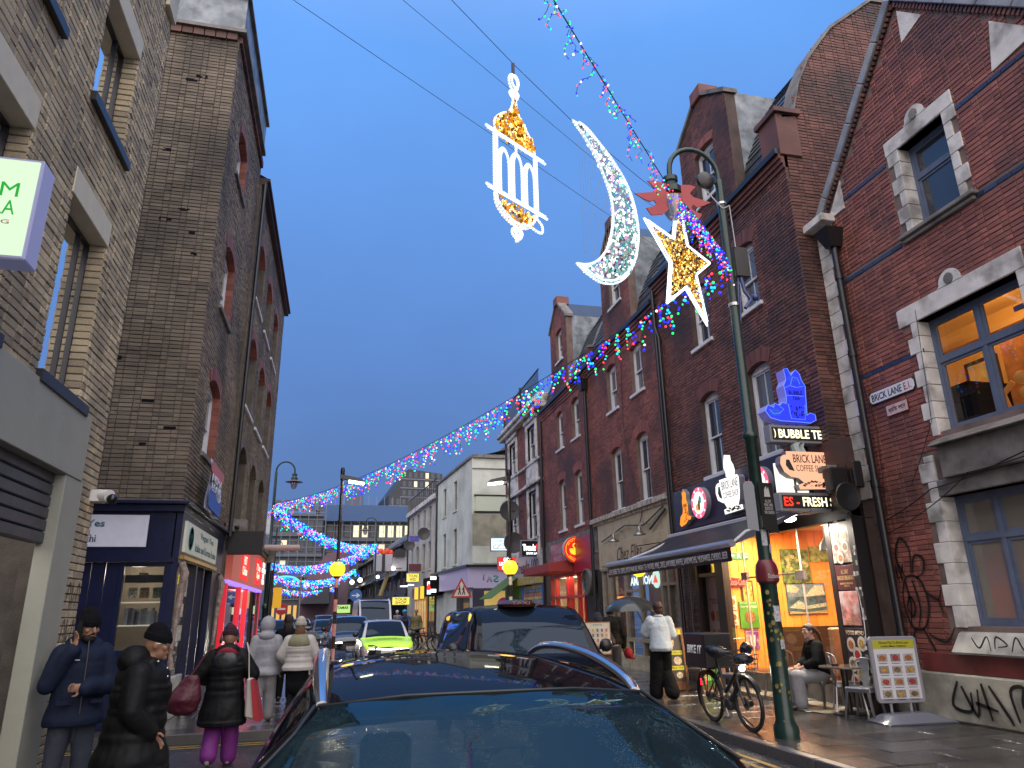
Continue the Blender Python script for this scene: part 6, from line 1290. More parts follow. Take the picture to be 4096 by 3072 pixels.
for c, zt in ((-3.04,7.08), (-2.81,7.12), (-2.58,7.08)): rope(T, archp(c, .095, zt)); rope(T, archp(c, .072, zt - .03), n=.02)
rope(T, [(-2.81,7.12), (-2.81,7.24)])
bowl = smoothp([(-3.2,6.40), (-3.17,6.25), (-3.05,6.15), (-2.90,6.10), (-2.70,6.12), (-2.56,6.22), (-2.46,6.38)], 4); rope(T, bowl); rope(T, [(u, v + .025) for u, v in bowl], n=.03)
rope(T, smoothp([(-2.46,6.36), (-2.36,6.3), (-2.36,6.2), (-2.46,6.18), (-2.58,6.2)], 3))
for (cz, rw, rh) in ((8.17,.085,.12), (7.98,.075,.05), (6.00,.085,.065)): rope(T, [(CU + rw * math.cos(6.283 * k / 18), cz + rh * math.sin(6.283 * k / 18)) for k in range(18)], closed=True); rope(T, [(CU + rw * .75 * math.cos(6.283 * k / 14), cz + rh * .75 * math.sin(6.283 * k / 14)) for k in range(14)], n=.03, closed=True)
rope(T, [(CU - .01,6.06), (CU - .01,5.88)]); rope(T, [(CU + .02,6.0), (CU + .02,5.9)])
s = MB(); s.tube([FM(CU, 8.47), FM(CU, 8.28)], .022); s.build('hook', M_blackm, T)
sequins(T, dome + domeR, M_sheen, (5,4,2), 620,.03, 'gold_sequin'); sequins(T, bowl, M_sheen, (5,4,2), 260,.028, 'gold_sequin')
T = thing('crescent_light', 'white outlined crescent moon light motif filled with iridescent sequins', 'light motif', FM(-1.2,8.2), 'light motifs hung across the street')
outer = smoothp([(-1.62,8.28), (-1.30,8.30), (-1.02,8.20), (-.76,8.10), (-.56,7.98), (-.38,7.84), (-.22,7.60), (-.14,7.30), (-.14,6.98), (-.22,6.70), (-.36,6.44), (-.56,6.22), (-.80,6.05), (-1.0,5.97), (-1.2,5.93), (-1.42,5.95), (-1.69,6.03)], 4)
inner = smoothp([(-1.69,6.03), (-1.45,6.10), (-1.22,6.24), (-1.02,6.45), (-.90,6.66), (-.80,6.95), (-.77,7.22), (-.80,7.42), (-.88,7.60), (-1.02,7.82), (-1.18,8.0), (-1.40,8.16), (-1.62,8.28)], 4)
rope(T, outer); rope(T, inner); rope(T, [(u - .03, v + (.0 if v > 7 else .03)) for u, v in outer[2:-2]], n=.03); rope(T, [(u - .03, v - .02) for u, v in inner[3:-3]], n=.03)
sequins(T, outer + inner[1:-1], M_irid, (5,3,2,2), 1600,.031, 'iridescent_sequin')
s = MB(); s.tube([FM(-1.42,8.26), FM(-1.42,8.3)], .02); s.build('hook', M_blackm, T)
T = thing('star_light', 'white outlined five-pointed star light motif filled with gold sequins', 'light motif', FM(1.2,8.2), 'light motifs hung across the street')
star = [(1.19,8.35), (1.37,7.47), (2.13,7.42), (1.56,6.99), (1.78,6.15), (1.16,6.62), (.53,6.16), (.73,6.92), (.07,7.44), (.90,7.42)]
rope(T, star, closed=True); cc = Vector((1.15,7.1)); rope(T, [tuple(cc + (Vector(p) - cc) * .94) for p in star], n=.03, closed=True)
sequins(T, [tuple(cc + (Vector(p) - cc) * .88) for p in star], M_sheen, (5,4,3), 1300,.026, 'gold_sequin', True)
# ------------------------------------------------------------------ garlands of coloured bulbs
CB = [('red', (1,.03,.06)), ('green', (.01,.75,.16)), ('blue', (.008,.012,1)), ('cyan', (.0,.42,.75)), ('white', (1,.6,.6))]
def garland(lab, A, B, sag, r, strands, drop, es, seed, wts=(3,3,5,3,1.2), rows=1, spread=.05, step=.09):
    rnd = random.Random(seed); A = Vector(A); B = Vector(B); T = thing('light_garland', lab, 'light garland', A, 'garlands of coloured bulbs across the street')
    N = 40; P = [A.lerp(B, i / N) - Vector((0,0, sag * 4 * (i / N) * (1 - i / N))) for i in range(N + 1)]
    s = MB(); s.tube(P, .008 if r < .03 else .012,5); s.build('cable', M_blackm, T); st = MB(); bl = [MB() for _ in CB]
    oct_ = lambda mb, c, q: mb.ball(c, q, 5,3)
    L0 = sum((b - a).length for a, b in zip(P, P[1:])); D = (B - A).normalized(); side = Vector((-D.y, D.x, 0)).normalized(); ns = int(L0 * strands)
    for k in range(ns):
        t = (k + rnd.random()) / ns; i = min(N - 1, int(t * N)); c = P[i].lerp(P[i + 1], t * N - i); L1 = drop * rnd.uniform(.25,1); q = c.copy(); pts = [q.copy()]
        while (c.z - q.z) < L1:
            q = q + Vector((0,0,-step * rnd.uniform(.6,1.1))) + D * rnd.uniform(-.05,.05) + side * rnd.uniform(-spread, spread); pts.append(q.copy())
            if rnd.random() < .85: oct_(bl[rnd.choices(range(5), wts)[0]], q + D * rnd.uniform(-.02,.02) * rows, r * rnd.uniform(.75,1.2))
        if r < .03: st.tube(pts, .004,3, cap=False)
    if st.v: st.build('drop_cable', M_blackm, T, kind='stuff')
    for (nm, c), b in zip(CB, bl):
        if b.v: b.build(nm + '_bulb', emitm('bulb_' + nm, c, es, False), T, kind='stuff', smooth=True)
    return T
M_ = MATS
garland('nearest garland coming from overhead to the green lamp column', (-2.6,.68,8.15), (4.92,9.05,8.05), .12,.0135,8,.36,2.2,1, (3,2.5,4,1.5,1), step=.045)
garland('dense bundle of bulbs between the lamp head and the box on the green column', (4.92,9.0,8.05), (5.70,9.0,7.0), -.05,.0145,75,.42,2.2,9, (3,1.6,6,1.2,1), step=.05, spread=.03)
garland('garland from the green lamp column over the terrace to the far left lamp', (5.74,9.2,7.0), (-3.2,36.3,6.95), .75,.0235,10,.62,2.1,2, (3,2.5,5,2,1), step=.08)
garland('garland crossing from the far left lamp to the distant right lamp', (-3.2,36.5,6.95), (2.75,58,7.0), .75,.038,20,.62,1.1,3, (2,2.6,8,3.4,.2), step=.09, spread=.12)
garland('garland from the distant right lamp back to the distant left lamp', (2.7,58,6.95), (-6.6,78,6.9), .9,.048,19,.75,1.05,4, (2,2.4,8,4,.2), step=.11, spread=.16)
garland('lower far garland with a bent cyan loop', (-6.6,78.5,5.8), (2.0,95,7.2), 1.0,.07,12,.9,.95,5, (2,2,6,5,.5), step=.13, spread=.2)
garland('lowest and farthest garland across the street', (-7.6,82,4.9), (.6,100,5.6), .8,.065,8,.6,.95,6, (2,2,7,4,.5), step=.13, spread=.2)
T = thing('cyan_arch_light', 'arched row of cyan bulbs among the farthest garlands', 'light motif', (-6,80,5)); s = MB()
for k in range(30): a = math.pi * k / 29; s.ball((-5.3 - 1.3 * math.cos(a) , 79.5,5.0 + .55 * math.sin(a)), .11,6,4)
s.build('cyan_bulb', emitm('cyan_soft', (.08,.5,1), 1.6, False), T, kind='stuff', smooth=True)

# ------------------------------------------------------------------ pavement things
def chair(lab, x, y, rz, grp='grey metal cafe chairs'):
    T = thing('metal_chair', lab, 'chair', (x, y, .12), grp); T.rotation_euler = (0,0, rz)
    mm = mat('galvanised_steel', (.30,.30,.32), .3, metal=.9, var=.1)
    def part(name, mb, **k):
        o0 = ORG[T.name]; mb.v = [(v[0] + o0.x, v[1] + o0.y, v[2] + o0.z) for v in mb.v]; return mb.build(name, mm, T, **k)
    s = MB(); s.box(-.18,.18,-.18,.18,.435,.45); s.box(-.18,.18,-.185,-.175,.38,.44); s.box(-.18,.18,.175,.185,.38,.44); s.box(-.185,-.175,-.18,.18,.38,.44); s.box(.175,.185,-.18,.18,.38,.44); part('seat', s, bev=.006)
    for a in (-1,1):
        for b in (-1,1): s = MB(); s.hexa([(a * .2, b * .21,0), (a * .225, b * .21,0), (a * .225, b * .235,0), (a * .2, b * .235,0), (a * .13, b * .165,.44), (a * .175, b * .165,.44), (a * .175, b * .175,.44), (a * .13, b * .18,.44)]); part('leg', s)
    s = MB(); s.tube([(-.17,.17,.43), (-.175,.2,.68)] + [(-.15 * math.cos(a), .215,.74 + .1 * math.sin(a)) for a in [math.pi * k / 10 for k in range(11)]] + [(.175,.2,.68), (.17,.17,.43)], .0105,8); part('back_hoop', s, smooth=True)
    s = MB(); s.hexa([(-.05,.17,.45), (.05,.17,.45), (.05,.175,.45), (-.05,.175,.45), (-.07,.21,.83), (.07,.21,.83), (.07,.215,.83), (-.07,.215,.83)]); part('backrest', s)
    return T
chair('metal chair under the seated woman', 8.0,11.35, R(-80)); chair('metal chair close behind the menu stand, seen from its side', 7.75,10.05, R(-60)); chair('metal chair half hidden behind the seated woman against the glass', 8.02,12.6, R(190)); chair('metal chair on the far side of the round table', 8.02,10.75, R(60)); chair('metal chair behind the front wheel of the bicycle', 7.2,12.9, R(20)); chair('metal chair behind the rear wheel of the bicycle', 7.3,14.3, R(200))
T = thing('round_table', 'dark round pedestal table beside the seated woman', 'table', (7.85,10.55,.12)); s = MB(); s.lathe((7.85,10.55,.80), [(.02,0), (.36,.0), (.365,.012), (.36,.025), (.02,.025)], 28); s.build('tabletop', mat('wet_table_top', (.10,.085,.07), .15), T, smooth=True)
s = MB(); s.tube([(7.85,10.55,.15), (7.85,10.55,.8)], .05,14); s.build('pedestal', M_blackm, T, smooth=True); s = MB(); s.lathe((7.85,10.55,.12), [(.24,0), (.24,.02), (.06,.05)], 20); s.build('foot', M_blackm, T, smooth=True)
T = thing('ashtray', 'small dark round tin on the table', 'ashtray', (7.75,10.6,.83)); s = MB(); s.lathe((7.75,10.6,.826), [(.055,0), (.06,.03), (.055,.035), (.045,.02)], 16); s.build('tin', mat('dark_red_tin', (.05,.01,.01), .3), T, smooth=True)
# menu stand
T = thing('menu_stand', 'grey framed lunch menu stand with a rubber base in front of the white wall', 'sign', (8.1,9.75,.12))
F = Fr((7.78,9.78,0), (.98,-.18,0), (-.18,-.98,0)); M_pl = mat('grey_plastic', (.24,.24,.27), .4)
s = MB(); s.prism([(.03,.36), (.0,.40), (0,1.24), (.03,1.28), (.70,1.28), (.73,1.24), (.73,.40), (.70,.36)], F, -.05,0); s.build('frame', M_pl, T, bev=.008)
pr(T, 'sheet', mat('white_sheet', (.56,.57,.62), .35), [(.05,.42), (.68,.42), (.68,1.23), (.05,1.23)], F, 0,.004)
pr(T, 'yellow_header', mat('header_yellow', (.40,.38,.02), .4), [(.05,1.11), (.68,1.11), (.68,1.23), (.05,1.23)], F, .004,.007)
text('lettering', 'Vibrant Mix To Brick Lane', F, .14,.60,1.175,1.215, M_ink, T, n=.008); text('lettering', 'Lunch Menu Options', F, .17,.56,1.125,1.16, M_ink, T, n=.008, bold=.02)
for j in range(4):
    for i in range(3):
        u = .09 + i * .2; v = .93 - j * .165; pr(T, 'dish_photo', mat('dish_bg_%d' % ((i + j) % 3), [(.3,.28,.25), (.22,.2,.2), (.35,.33,.3)][(i + j) % 3], .5, var=.4, vscale=30), [(u, v), (u + .15, v), (u + .15, v + .105), (u, v + .105)], F, .004,.007)
        pr(T, 'dish_print', mat('food_%d' % ((i * 2 + j) % 4), (.3,.1,.03)), ell(u + .075, v + .05,.052,.038,12), F, .007,.010); pr(T, 'caption_line', M_ink, [(u + .01, v - .03), (u + .14, v - .03), (u + .14, v - .022), (u + .01, v - .022)], F, .004,.006)
s = MB(); s.hexa([(7.55,9.35,.12), (8.75,9.3,.12), (8.7,9.85,.12), (7.6,9.95,.12), (7.75,9.48,.24), (8.35,9.45,.26), (8.35,9.7,.26), (7.75,9.75,.24)]); s.build('rubber_base', mat('wet_grey_rubber', (.14,.15,.18), .18), T, bev=.03, smooth=True)
s = MB(); s.tube([F(.2,.2,-.03), F(.2,.4,-.03)], .02); s.tube([F(.5,.2,-.03), F(.5,.4,-.03)], .02); s.build('spring_foot', M_pl, T)
# A-boards outside Chez Elles / festival door
T = thing('a_board', 'yellow and photo A-board behind the bicycle rear wheel', 'sign', (7.0,14.6,.12)); F = Fr((6.55,14.6,0), (1,0,0), (0,-1,.16), (0,.16,1))
pr(T, 'wooden_frame', mat('brown_wood', (.20,.09,.035), .5, var=.3, vscale=20), [(-.03,.14), (.66,.14), (.66,1.36), (-.03,1.36)], F, -.03,0)
pr(T, 'poster_sheet', mat('grey_poster_dark', (.05,.045,.045), .4), [(.02,.3), (.61,.3), (.61,1.32), (.02,1.32)], F, 0,.004)
for v0, v1, tx in ((1.22,1.32, '& BREAKFAST'), (.82,.9, '1 COFFEE, BUBBLE &'), (.52,.6, '1,20£ BUBBLE TEA')): pr(T, 'yellow_strip', mat('poster_yellow', (.55,.55,.02), .4), [(.02, v0), (.61, v0), (.61, v1), (.02, v1)], F, .004,.007); text('lettering', tx, F, .06,.56, v0 + .02, v1 - .02, M_ink, T, n=.008)
for i, (u, v, r_) in enumerate(((.3,1.06,.13), (.17,.7,.09), (.46,.7,.09), (.17,.42,.07), (.46,.42,.07))): pr(T, 'dish_print', mat('pale_food_%d' % (i % 2), [(.5,.42,.3), (.42,.2,.14)][i % 2], .5, var=.6, vscale=30), ell(u, v, r_, r_ * .9,14), F, .004,.009)
s = MB(); s.tube([(6.6,14.62,.12), (6.6,14.75,1.2)], .02); s.tube([(7.15,14.62,.12), (7.15,14.75,1.2)], .02); s.tube([(6.6,15.0,.12), (6.6,14.78,1.2)], .02); s.tube([(7.15,15.0,.12), (7.15,14.78,1.2)], .02); s.build('leg', MATS['brown_wood'], T)
T = thing('a_board', 'small green chalk A-board between the bicycle wheels', 'sign', (7.6,14.5,.12)); F = Fr((7.35,14.45,0), (1,-.1,0), (-.1,-1,.15), (0,.15,1))
pr(T, 'wooden_frame', MATS['brown_wood'], [(-.03,.12), (.5,.12), (.5,.96), (-.03,.96)], F, -.03,0); pr(T, 'board_face', mat('green_board', (.04,.17,.03), .4), [(.02,.2), (.45,.2), (.45,.92), (.02,.92)], F, 0,.004); text('lettering', 'Our New\nOptions', F, .08,.4,.62,.84, M_white, T, n=.006)
pr(T, 'round_print', mat('light_green', (.2,.5,.12), .5), ell(.22,.42,.12,.12,16), F, .004,.009)
# paper on the ground and broken mat
T = thing('sheet_of_paper', 'wet white sheet of paper lying by the seated woman shoe', 'paper', (7.5,11.0,.12)); s = MB(); s.hexa([(7.40,10.98,.126), (7.72,10.9,.126), (7.78,11.1,.126), (7.46,11.2,.126), (7.40,10.98,.13), (7.72,10.9,.13), (7.78,11.1,.13), (7.46,11.2,.13)]); s.build('sheet', mat('wet_paper', (.5,.55,.55), .3), T)
T = thing('worn_mat', 'torn grey mat on the pavement under the cafe table', 'mat', (7.8,10.8,.12)); pr(T, 'mat', mat('mat_grey', (.13,.12,.10), .5, var=.3, vscale=10, bump=.4), [(7.42,11.3), (7.5,10.75), (7.7,10.6), (7.95,10.62), (8.2,10.45), (8.28,11.4)], Fr((0,0,.125), (1,0,0), (0,0,1), (0,1,0)), 0,.012)
# waste bin, signs
T = thing('litter_bin', 'dark litter bin with a printed notice beyond the SUV', 'bin', (-.55,19.5,.12)); s = MB(); s.box(-.95,-.35,19.4,19.9,.12,1.15); s.hexa([(-.98,19.36,1.15), (-.32,19.36,1.15), (-.32,19.94,1.15), (-.98,19.94,1.15), (-.80,19.5,1.36), (-.5,19.5,1.36), (-.5,19.8,1.36), (-.80,19.8,1.36)]); s.build('body', mat('bin_black', (.022,.02,.018), .4), T, bev=.02)
F = Fr((-.90,19.39,0), (1,0,0), (0,-1,0)); pr(T, 'notice', mat('notice_paper', (.42,.36,.33), .6, var=.3, vscale=9), [(0,.35), (.5,.35), (.5,1.1), (0,1.1)], F, 0,.008); text('lettering', 'MARKET', F, .08,.42,.92,1.02, mat('red_ink', (.4,.015,.015)), T, n=.01); text('lettering', 'Trader & Stall\nEnquiries\nCall us', F, .08,.42,.5,.78, M_ink, T, n=.01)
def roadsign(lab, x, y, z, face, h=2.6):
    T = thing('road_sign', lab, 'road sign', (x, y, .12)); s = MB(); s.tube([(x, y + .04,.12), (x, y + .04, z + .35)], .038,10); s.build('post', M_dgrey, T, smooth=True); F = Fr((x, y, z), (1,0,0), (0,-1,0)); face(T, F); return T
def tri_face(T, F):
    pr(T, 'red_border', mat('sign_red', (.42,.02,.02), .4), [(-.44,-.36), (.44,-.36), (0,.44)], F, 0,.012); pr(T, 'white_field', mat('sign_white', (.62,.6,.56), .4), [(-.32,-.29), (.32,-.29), (0,.30)], F, .012,.016)
    for dx, k in ((-.08,1), (.09,.8)):
        s = MB(); s.prism(ell(dx, .06 * k + .04,.028,.032,8), F, .016,.02); s.prism([(dx - .03,.06 * k), (dx + .03,.06 * k), (dx + .035,-.1), (dx + .07,-.24), (dx + .03,-.24), (dx, -.13), (dx - .04,-.24), (dx - .08,-.22), (dx - .03,-.1)], F, .016,.02); s.prism([(dx - .03,.05 * k), (dx - .09,-.04), (dx - .07,-.06), (dx - .02,.0)], F, .016,.02); s.build('walking_figure', M_ink, T)
roadsign('red triangular children crossing sign on a post left of the taxi', 4.95,30,2.65, tri_face)
def blue_face(T, F):
    pr(T, 'blue_disc', mat('sign_blue', (.02,.10,.32), .4), ell(0,0,.40,.40,24), F, 0,.012); pr(T, 'white_arrow', MATS['sign_white'], [(-.27,-.035), (.08,-.035), (.0,-.14), (.08,-.14), (.28,0), (.08,.14), (.0,.14), (.08,.035), (-.27,.035)], F, .012,.016)
roadsign('round blue sign with a white arrow pointing right', 1.2,50,2.9, blue_face)
def noentry(T, F):
    pr(T, 'red_disc', MATS['sign_red'], ell(0,0,.45,.45,24), F, 0,.012); pr(T, 'white_bar', MATS['sign_white'], [(-.3,-.07), (.3,-.07), (.3,.07), (-.3,.07)], F, .012,.016)
roadsign('round red no entry sign far down the left side', -4.14,60,2.2, noentry)
for i, (x, y, h, lab) in enumerate(((-5.1,62,8.5, 'thin dark post left of the no entry sign'), (-3.3,70,6.0, 'pale post right of the no entry sign'), (-2.35,27.8,3.2, 'dark post at the end of the red shop'))):
    T = thing('post', lab, 'post', (x, y, .1)); s = MB(); s.lathe((x, y, .1), [(.09,0), (.07, h * .5), (.05, h)], 10); s.build('pole', M_blackm if i != 1 else mat('pale_post', (.25,.24,.23), .5), T, smooth=True)
T = thing('yellow_notice', 'small yellow notice on the post by the red shop', 'sign', (-2.1,28,2)); bb(T, 'plate', mat('notice_yellow', (.6,.36,.02), .5, emit=(1,.5,.02), es=.3), -2.25,-1.95,27.9,27.93,2.0,2.7)
# ------------------------------------------------------------------ bicycles
def bicycle(lab, x, y, head, box=False, lean=.06, grp=None, name='bicycle', z0=.12):
    """local: +x forward; wheels 0.70 m; built at the origin, then turned"""
    T = thing(name, lab, 'bicycle', (x, y, z0), grp); T.rotation_euler = (lean, 0, head)
    o0 = ORG[T.name]
    def part(nm, mb, m, **k): mb.v = [(v[0] + o0.x, v[1] + o0.y, v[2] + o0.z) for v in mb.v]; return mb.build(nm, m, T, **k)
    mt = mat('tyre_rubber', (.012,.012,.013), .45); mf = mat('graphite_frame', (.03,.032,.036), .35, metal=.3); ms = mat('spoke_steel', (.35,.35,.36), .3, metal=.9)
    rw, fw = (-.50,.35), (.56,.35)
    for cx, cz in (rw, fw):
        s = MB(); rg = [[(cx + (.335 + .027 * math.cos(b)) * math.cos(a), .027 * math.sin(b), cz + (.335 + .027 * math.cos(b)) * math.sin(a)) for b in [6.283 * j / 8 for j in range(8)]] for a in [6.283 * i / 48 for i in range(49)]]; s.ring(rg, True, False); w = part('wheel', s, mt, smooth=True)
        s = MB(); rg = [[(cx + (.305 + .008 * math.cos(b)) * math.cos(a), .013 * math.sin(b), cz + (.305 + .008 * math.cos(b)) * math.sin(a)) for b in [6.283 * j / 6 for j in range(6)]] for a in [6.283 * i / 40 for i in range(41)]]; s.ring(rg, True, False)
        for i in range(32):
            a = 6.283 * i / 32; b = a + (.5 if i % 2 else -.5); e = .03 * (1 if i % 4 < 2 else -1); s.tube([(cx + .03 * math.cos(b), e, cz + .03 * math.sin(b)), (cx + .305 * math.cos(a), 0, cz + .305 * math.sin(a))], .0014,3, cap=False)
        s.tube([(cx, -.05, cz), (cx, .05, cz)], .032 if cx < 0 else .045,12); mb = s; mb.v = [(v[0] + o0.x, v[1] + o0.y, v[2] + o0.z) for v in mb.v]; r_ = mb.build('rim', ms if not box else mat('dark_rim', (.05,.05,.055), .3, metal=.7), w, smooth=True)
        s = MB(); s.tube([(cx, -.04, cz), (cx, -.037, cz)], .08,20); part('brake_disc', s, ms)
    s = MB(); bb = (.03,0,.30); hd = (.40,0,.80); hb = (.44,0,.66); st = (-.12,0,.74)
    s.tube([hb, (.24,0,.45), bb], .038 if box else .022,10); s.tube([hd, st] if not box else [(.39,0,.77), (-.02,0,.45)], .026,8); s.tube([bb, (-.13,0,.80)], .022,8); s.tube([bb, (-.5,.06,.35)], .014,6); s.tube([bb, (-.5,-.06,.35)], .014,6); s.tube([st, (-.5,.06,.35)], .011,6); s.tube([st, (-.5,-.06,.35)], .011,6); s.tube([hd, hb], .028,8)
    s.tube([(.445,.055,.66), (.50,.06,.45), (.56,.06,.35)], .016,8); s.tube([(.445,-.055,.66), (.50,-.06,.45), (.56,-.06,.35)], .016,8); s.tube([(.445,-.06,.66), (.445,.06,.66)], .022,8)
    if box: s.lathe((.05,0,.22), [(.07,0), (.09,.06), (.07,.14)], 10)
    part('frame', s, mf, smooth=True)
    s = MB(); s.tube([(.39,0,.80), (.36,0,1.0)], .016,8); s.tube([(.30,-.31,1.02), (.36,-.15,1.04), (.38,0,1.02), (.36,.15,1.04), (.30,.31,1.02)], .012,8); part('handlebar', s, M_blackm, smooth=True)
    for sg in (-1,1): s = MB(); s.tube([(.34, sg * .2,1.03), (.27, sg * .33,1.02)], .018,8); part('grip', s, mt, smooth=True)
    s = MB(); s.tube([(-.13,0,.8), (-.16,0,.93)], .014,8); s.ball((-.2,0,.95), .1,12,6, (1.35,.7,.35)); part('saddle', s, mat('black_leather', (.015,.014,.014), .3), smooth=True)
    s = MB(); s.tube([(.03,-.05,.30), (.03,-.055,.30)], .09,24); s.tube([(.03,-.06,.30), (.03,.06,.30)], .012); s.tube([(.03,-.07,.30), (.10,-.08,.14)], .009); s.tube([(.03,.07,.30), (-.04,.08,.46)], .009); s.box(.06,.14,-.14,-.06,.12,.15); s.box(-.08,0,.06,.14,.45,.48); part('crankset', s, ms)
    s = MB(); s.tube([(-.5,-.06,.42), (.03,-.06,.385)], .004,4); s.tube([(-.5,-.06,.30), (.03,-.06,.215)], .004,4); part('chain', s, M_blackm)
    for cx, a0, a1 in ((rw[0], .3,3.6), (fw[0], .5,2.6)):
        s = MB(); rg = [[(cx + .375 * math.cos(a), y_, .35 + .375 * math.sin(a)) for y_ in (-.03,0,.03)] for a in [a0 + (a1 - a0) * i / 20 for i in range(21)]]; s.ring(rg, False); part('mudguard', s, mf, smooth=True)
    s = MB(); s.tube([(-.08,.05,.28), (.22,.22,.0)], .012); part('kickstand', s, M_blackm)
    s = MB(); s.box(-.72,-.22,-.07,.07,.745,.76)
    for sg in (-.07,.07): s.tube([(-.5, sg, .35), (-.55, sg, .75)], .007,5); s.tube([(-.5, sg, .35), (-.35, sg, .75)], .007,5)
    part('rear_rack', s, M_blackm)
    return T, part
T, part = bicycle('black electric delivery bicycle with muffs on the handlebar, parked by the lamp column', 5.62,10.20, R(-90), True)
for sg in (-1,1): s = MB(); s.tube([(.40, sg * .13,1.02), (.36, sg * .20,1.03), (.28, sg * .27,1.04), (.20, sg * .30,1.07)], [.05,.085,.085,.06], 12); part('hand_muff', s, mat('wet_black_nylon', (.012,.014,.022), .22, bump=.4, bscale=30), smooth=True)
s = MB()
for z in (.74,.80,.86,.92,.98): 
    w = .10 + (z - .74) * .35; s.tube([(.50,-w, z), (.72,-w, z), (.72, w, z), (.50, w, z), (.50,-w, z)], .004,4)
for k in range(7): y_ = -.1 + k * .033; s.tube([(.72, y_, .74), (.72, y_ * 1.8,.98)], .003,3); 
for k in range(5): x_ = .5 + k * .055; s.tube([(x_, -.1,.74), (x_, -.185,.98)], .003,3); s.tube([(x_, .1,.74), (x_, .185,.98)], .003,3)
part('wire_basket', s, M_blackm)
s = MB(); s.ball((.61,0,.93), .12,12,8, (1,1.2,.7)); part('basket_bag', s, MATS['wet_black_nylon'], smooth=True)
s = MB(); s.tube([(.50,0,.80), (.555,0,.80)], .035,14); part('headlight', s, emitm('bike_light', (1,.97,.85), 9), smooth=True)
for sg in (-.03,.06):
    for k in range(3): s = MB(); s.ball((-.70, sg, .50 + k * .035), .011,8,6); part('tail_light', s, emitm('tail_red', (1,.01,.03), 8))
o = lamp(T, 'POINT', 'bike_lamp', (0,0,0), 3, (1,.95,.8), .04); o.location = (.60,0,.8)
P = thing('delivery_box', 'black insulated delivery box reading BIKE IT on the rear rack', 'box', (5.6,10.8,.9)); s = MB(); X0, X1, Y0, Y1 = 5.38,5.84,10.36,11.02; s.box(X0, X1, Y0, Y1,.88,1.37); s.build('box', mat('box_vinyl', (.013,.013,.014), .35, bump=.15, bscale=8), P, bev=.015)
text('lettering', 'BIKE IT', Fr((X0 - .0, Y1 - .02,0), (0,-1,0), (-1,0,0)), .08,.56,1.08,1.20, mat('reflective_white', (.6,.6,.6), .4, emit=(1,1,1), es=.1), P, n=.002, bold=.03, shear=.2)
bicycle('city bicycle with front parts just above the SUV roof, parked at the left kerb', -.45,15.2, R(75), lean=-.05, z0=.12)
bicycle('second city bicycle standing beside the left kerb railing', .55,17.5, R(10), lean=.05, z0=0)
bicycle('hire bicycle parked in front of the wooden door up the street', 3.7,33, R(5), lean=.05, z0=.12, grp='bicycles parked up the street on the right'); bicycle('black bicycle leaning behind the hire bicycle', 4.0,33.8, R(-8), lean=.05, z0=.12, grp='bicycles parked up the street on the right')

# ------------------------------------------------------------------ cars by lofted panels
def cr(p0, p1, p2, p3, t): return .5 * ((2 * p1) + (p2 - p0) * t + (2 * p0 - 5 * p1 + 4 * p2 - p3) * t * t + (3 * p1 - p0 - 3 * p2 + p3) * t ** 3)
def panelcar(T, G, cls, mats, k=4, xf=None):
    """G[j][i]: right half control points (x,y,z), j along the car, i from sill to centre line. cls(j,i)->part name"""
    J, I = len(G), len(G[0]); g = [[Vector(p) for p in r] for r in G]
    def at(j, i, v, u):
        rows = []
        for dj in (-1,0,1,2):
            r = g[min(max(j + dj, 0), J - 1)]
            pts = [r[min(max(i + di, 0), I - 1)] for di in (-1,0,1,2)]
            if i + 2 > I - 1: q = r[I - 2]; pts[3] = Vector((-q.x, q.y, q.z))
            rows.append(cr(*pts, u))
        return cr(*rows, v)
    parts = {}
    for j in range(J - 1):
        for i in range(I - 1):
            n = cls(j, i)
            if n is None: continue
            mb = parts.setdefault(n, {}); 
            for side in (1,-1):
                key = (n, side) if n.startswith('side') or n.startswith('door') else (n, 0)
                M_b = mb.setdefault(key, MB())
                pts = [[at(j, i, a / k, b / k) for b in range(k + 1)] for a in range(k + 1)]
                if side < 0: pts = [[Vector((-p.x, p.y, p.z)) for p in r] for r in pts]
                M_b.ring([[xf(p) for p in r] for r in pts], False)
    out = {}
    for n, d in parts.items():
        for key, M_b in d.items():
            o = M_b.build(n, mats.get(n, mats['body']), T, smooth=False)
            bm = bmesh.new(); bm.from_mesh(o.data); bmesh.ops.remove_doubles(bm, verts=bm.verts, dist=.002); bmesh.ops.recalc_face_normals(bm, faces=bm.faces); bm.to_mesh(o.data); bm.free()
            o.data.polygons.foreach_set('use_smooth', [True] * len(o.data.polygons)); out[key] = o
    return out
def wheelset(T, xf, xs, ys, r, w=.22, mrim=None):
    for sx in (-1,1):
        for y in ys:
            s = MB(); c = xf(Vector((sx * xs, y, r))); ax = xf(Vector((sx * (xs + .1), y, r))) - c; ax.normalize()
            a = c - ax * w / 2; b = c + ax * w / 2
            s.tube([a, a + ax * .02, b - ax * .02, b], [r * .93, r, r, r * .93], 24); W = s.build('wheel', MATS['tyre_rubber'], T, smooth=True)
            s = MB(); s.tube([b - ax * .01, b + ax * .006], r * .62,20)
            s.build('rim', mrim or MATS['spoke_steel'], W)
M_blk = mat('black_car_paint', (.004,.005,.007), .4, spec=.0, coat=.42); M_chr = mat('satin_chrome', (.62,.63,.66), .16, metal=1); M_plast = mat('black_trim', (.012,.012,.013), .35)
M_wind = glassm('wet_windscreen', (.012,.03,.04), .03,.5,.05, drops=.6, gc=(.42,.66,.74)); M_cglass = glassm('car_glass', (.008,.014,.022), .03,.25,.02, gc=(.4,.5,.65))
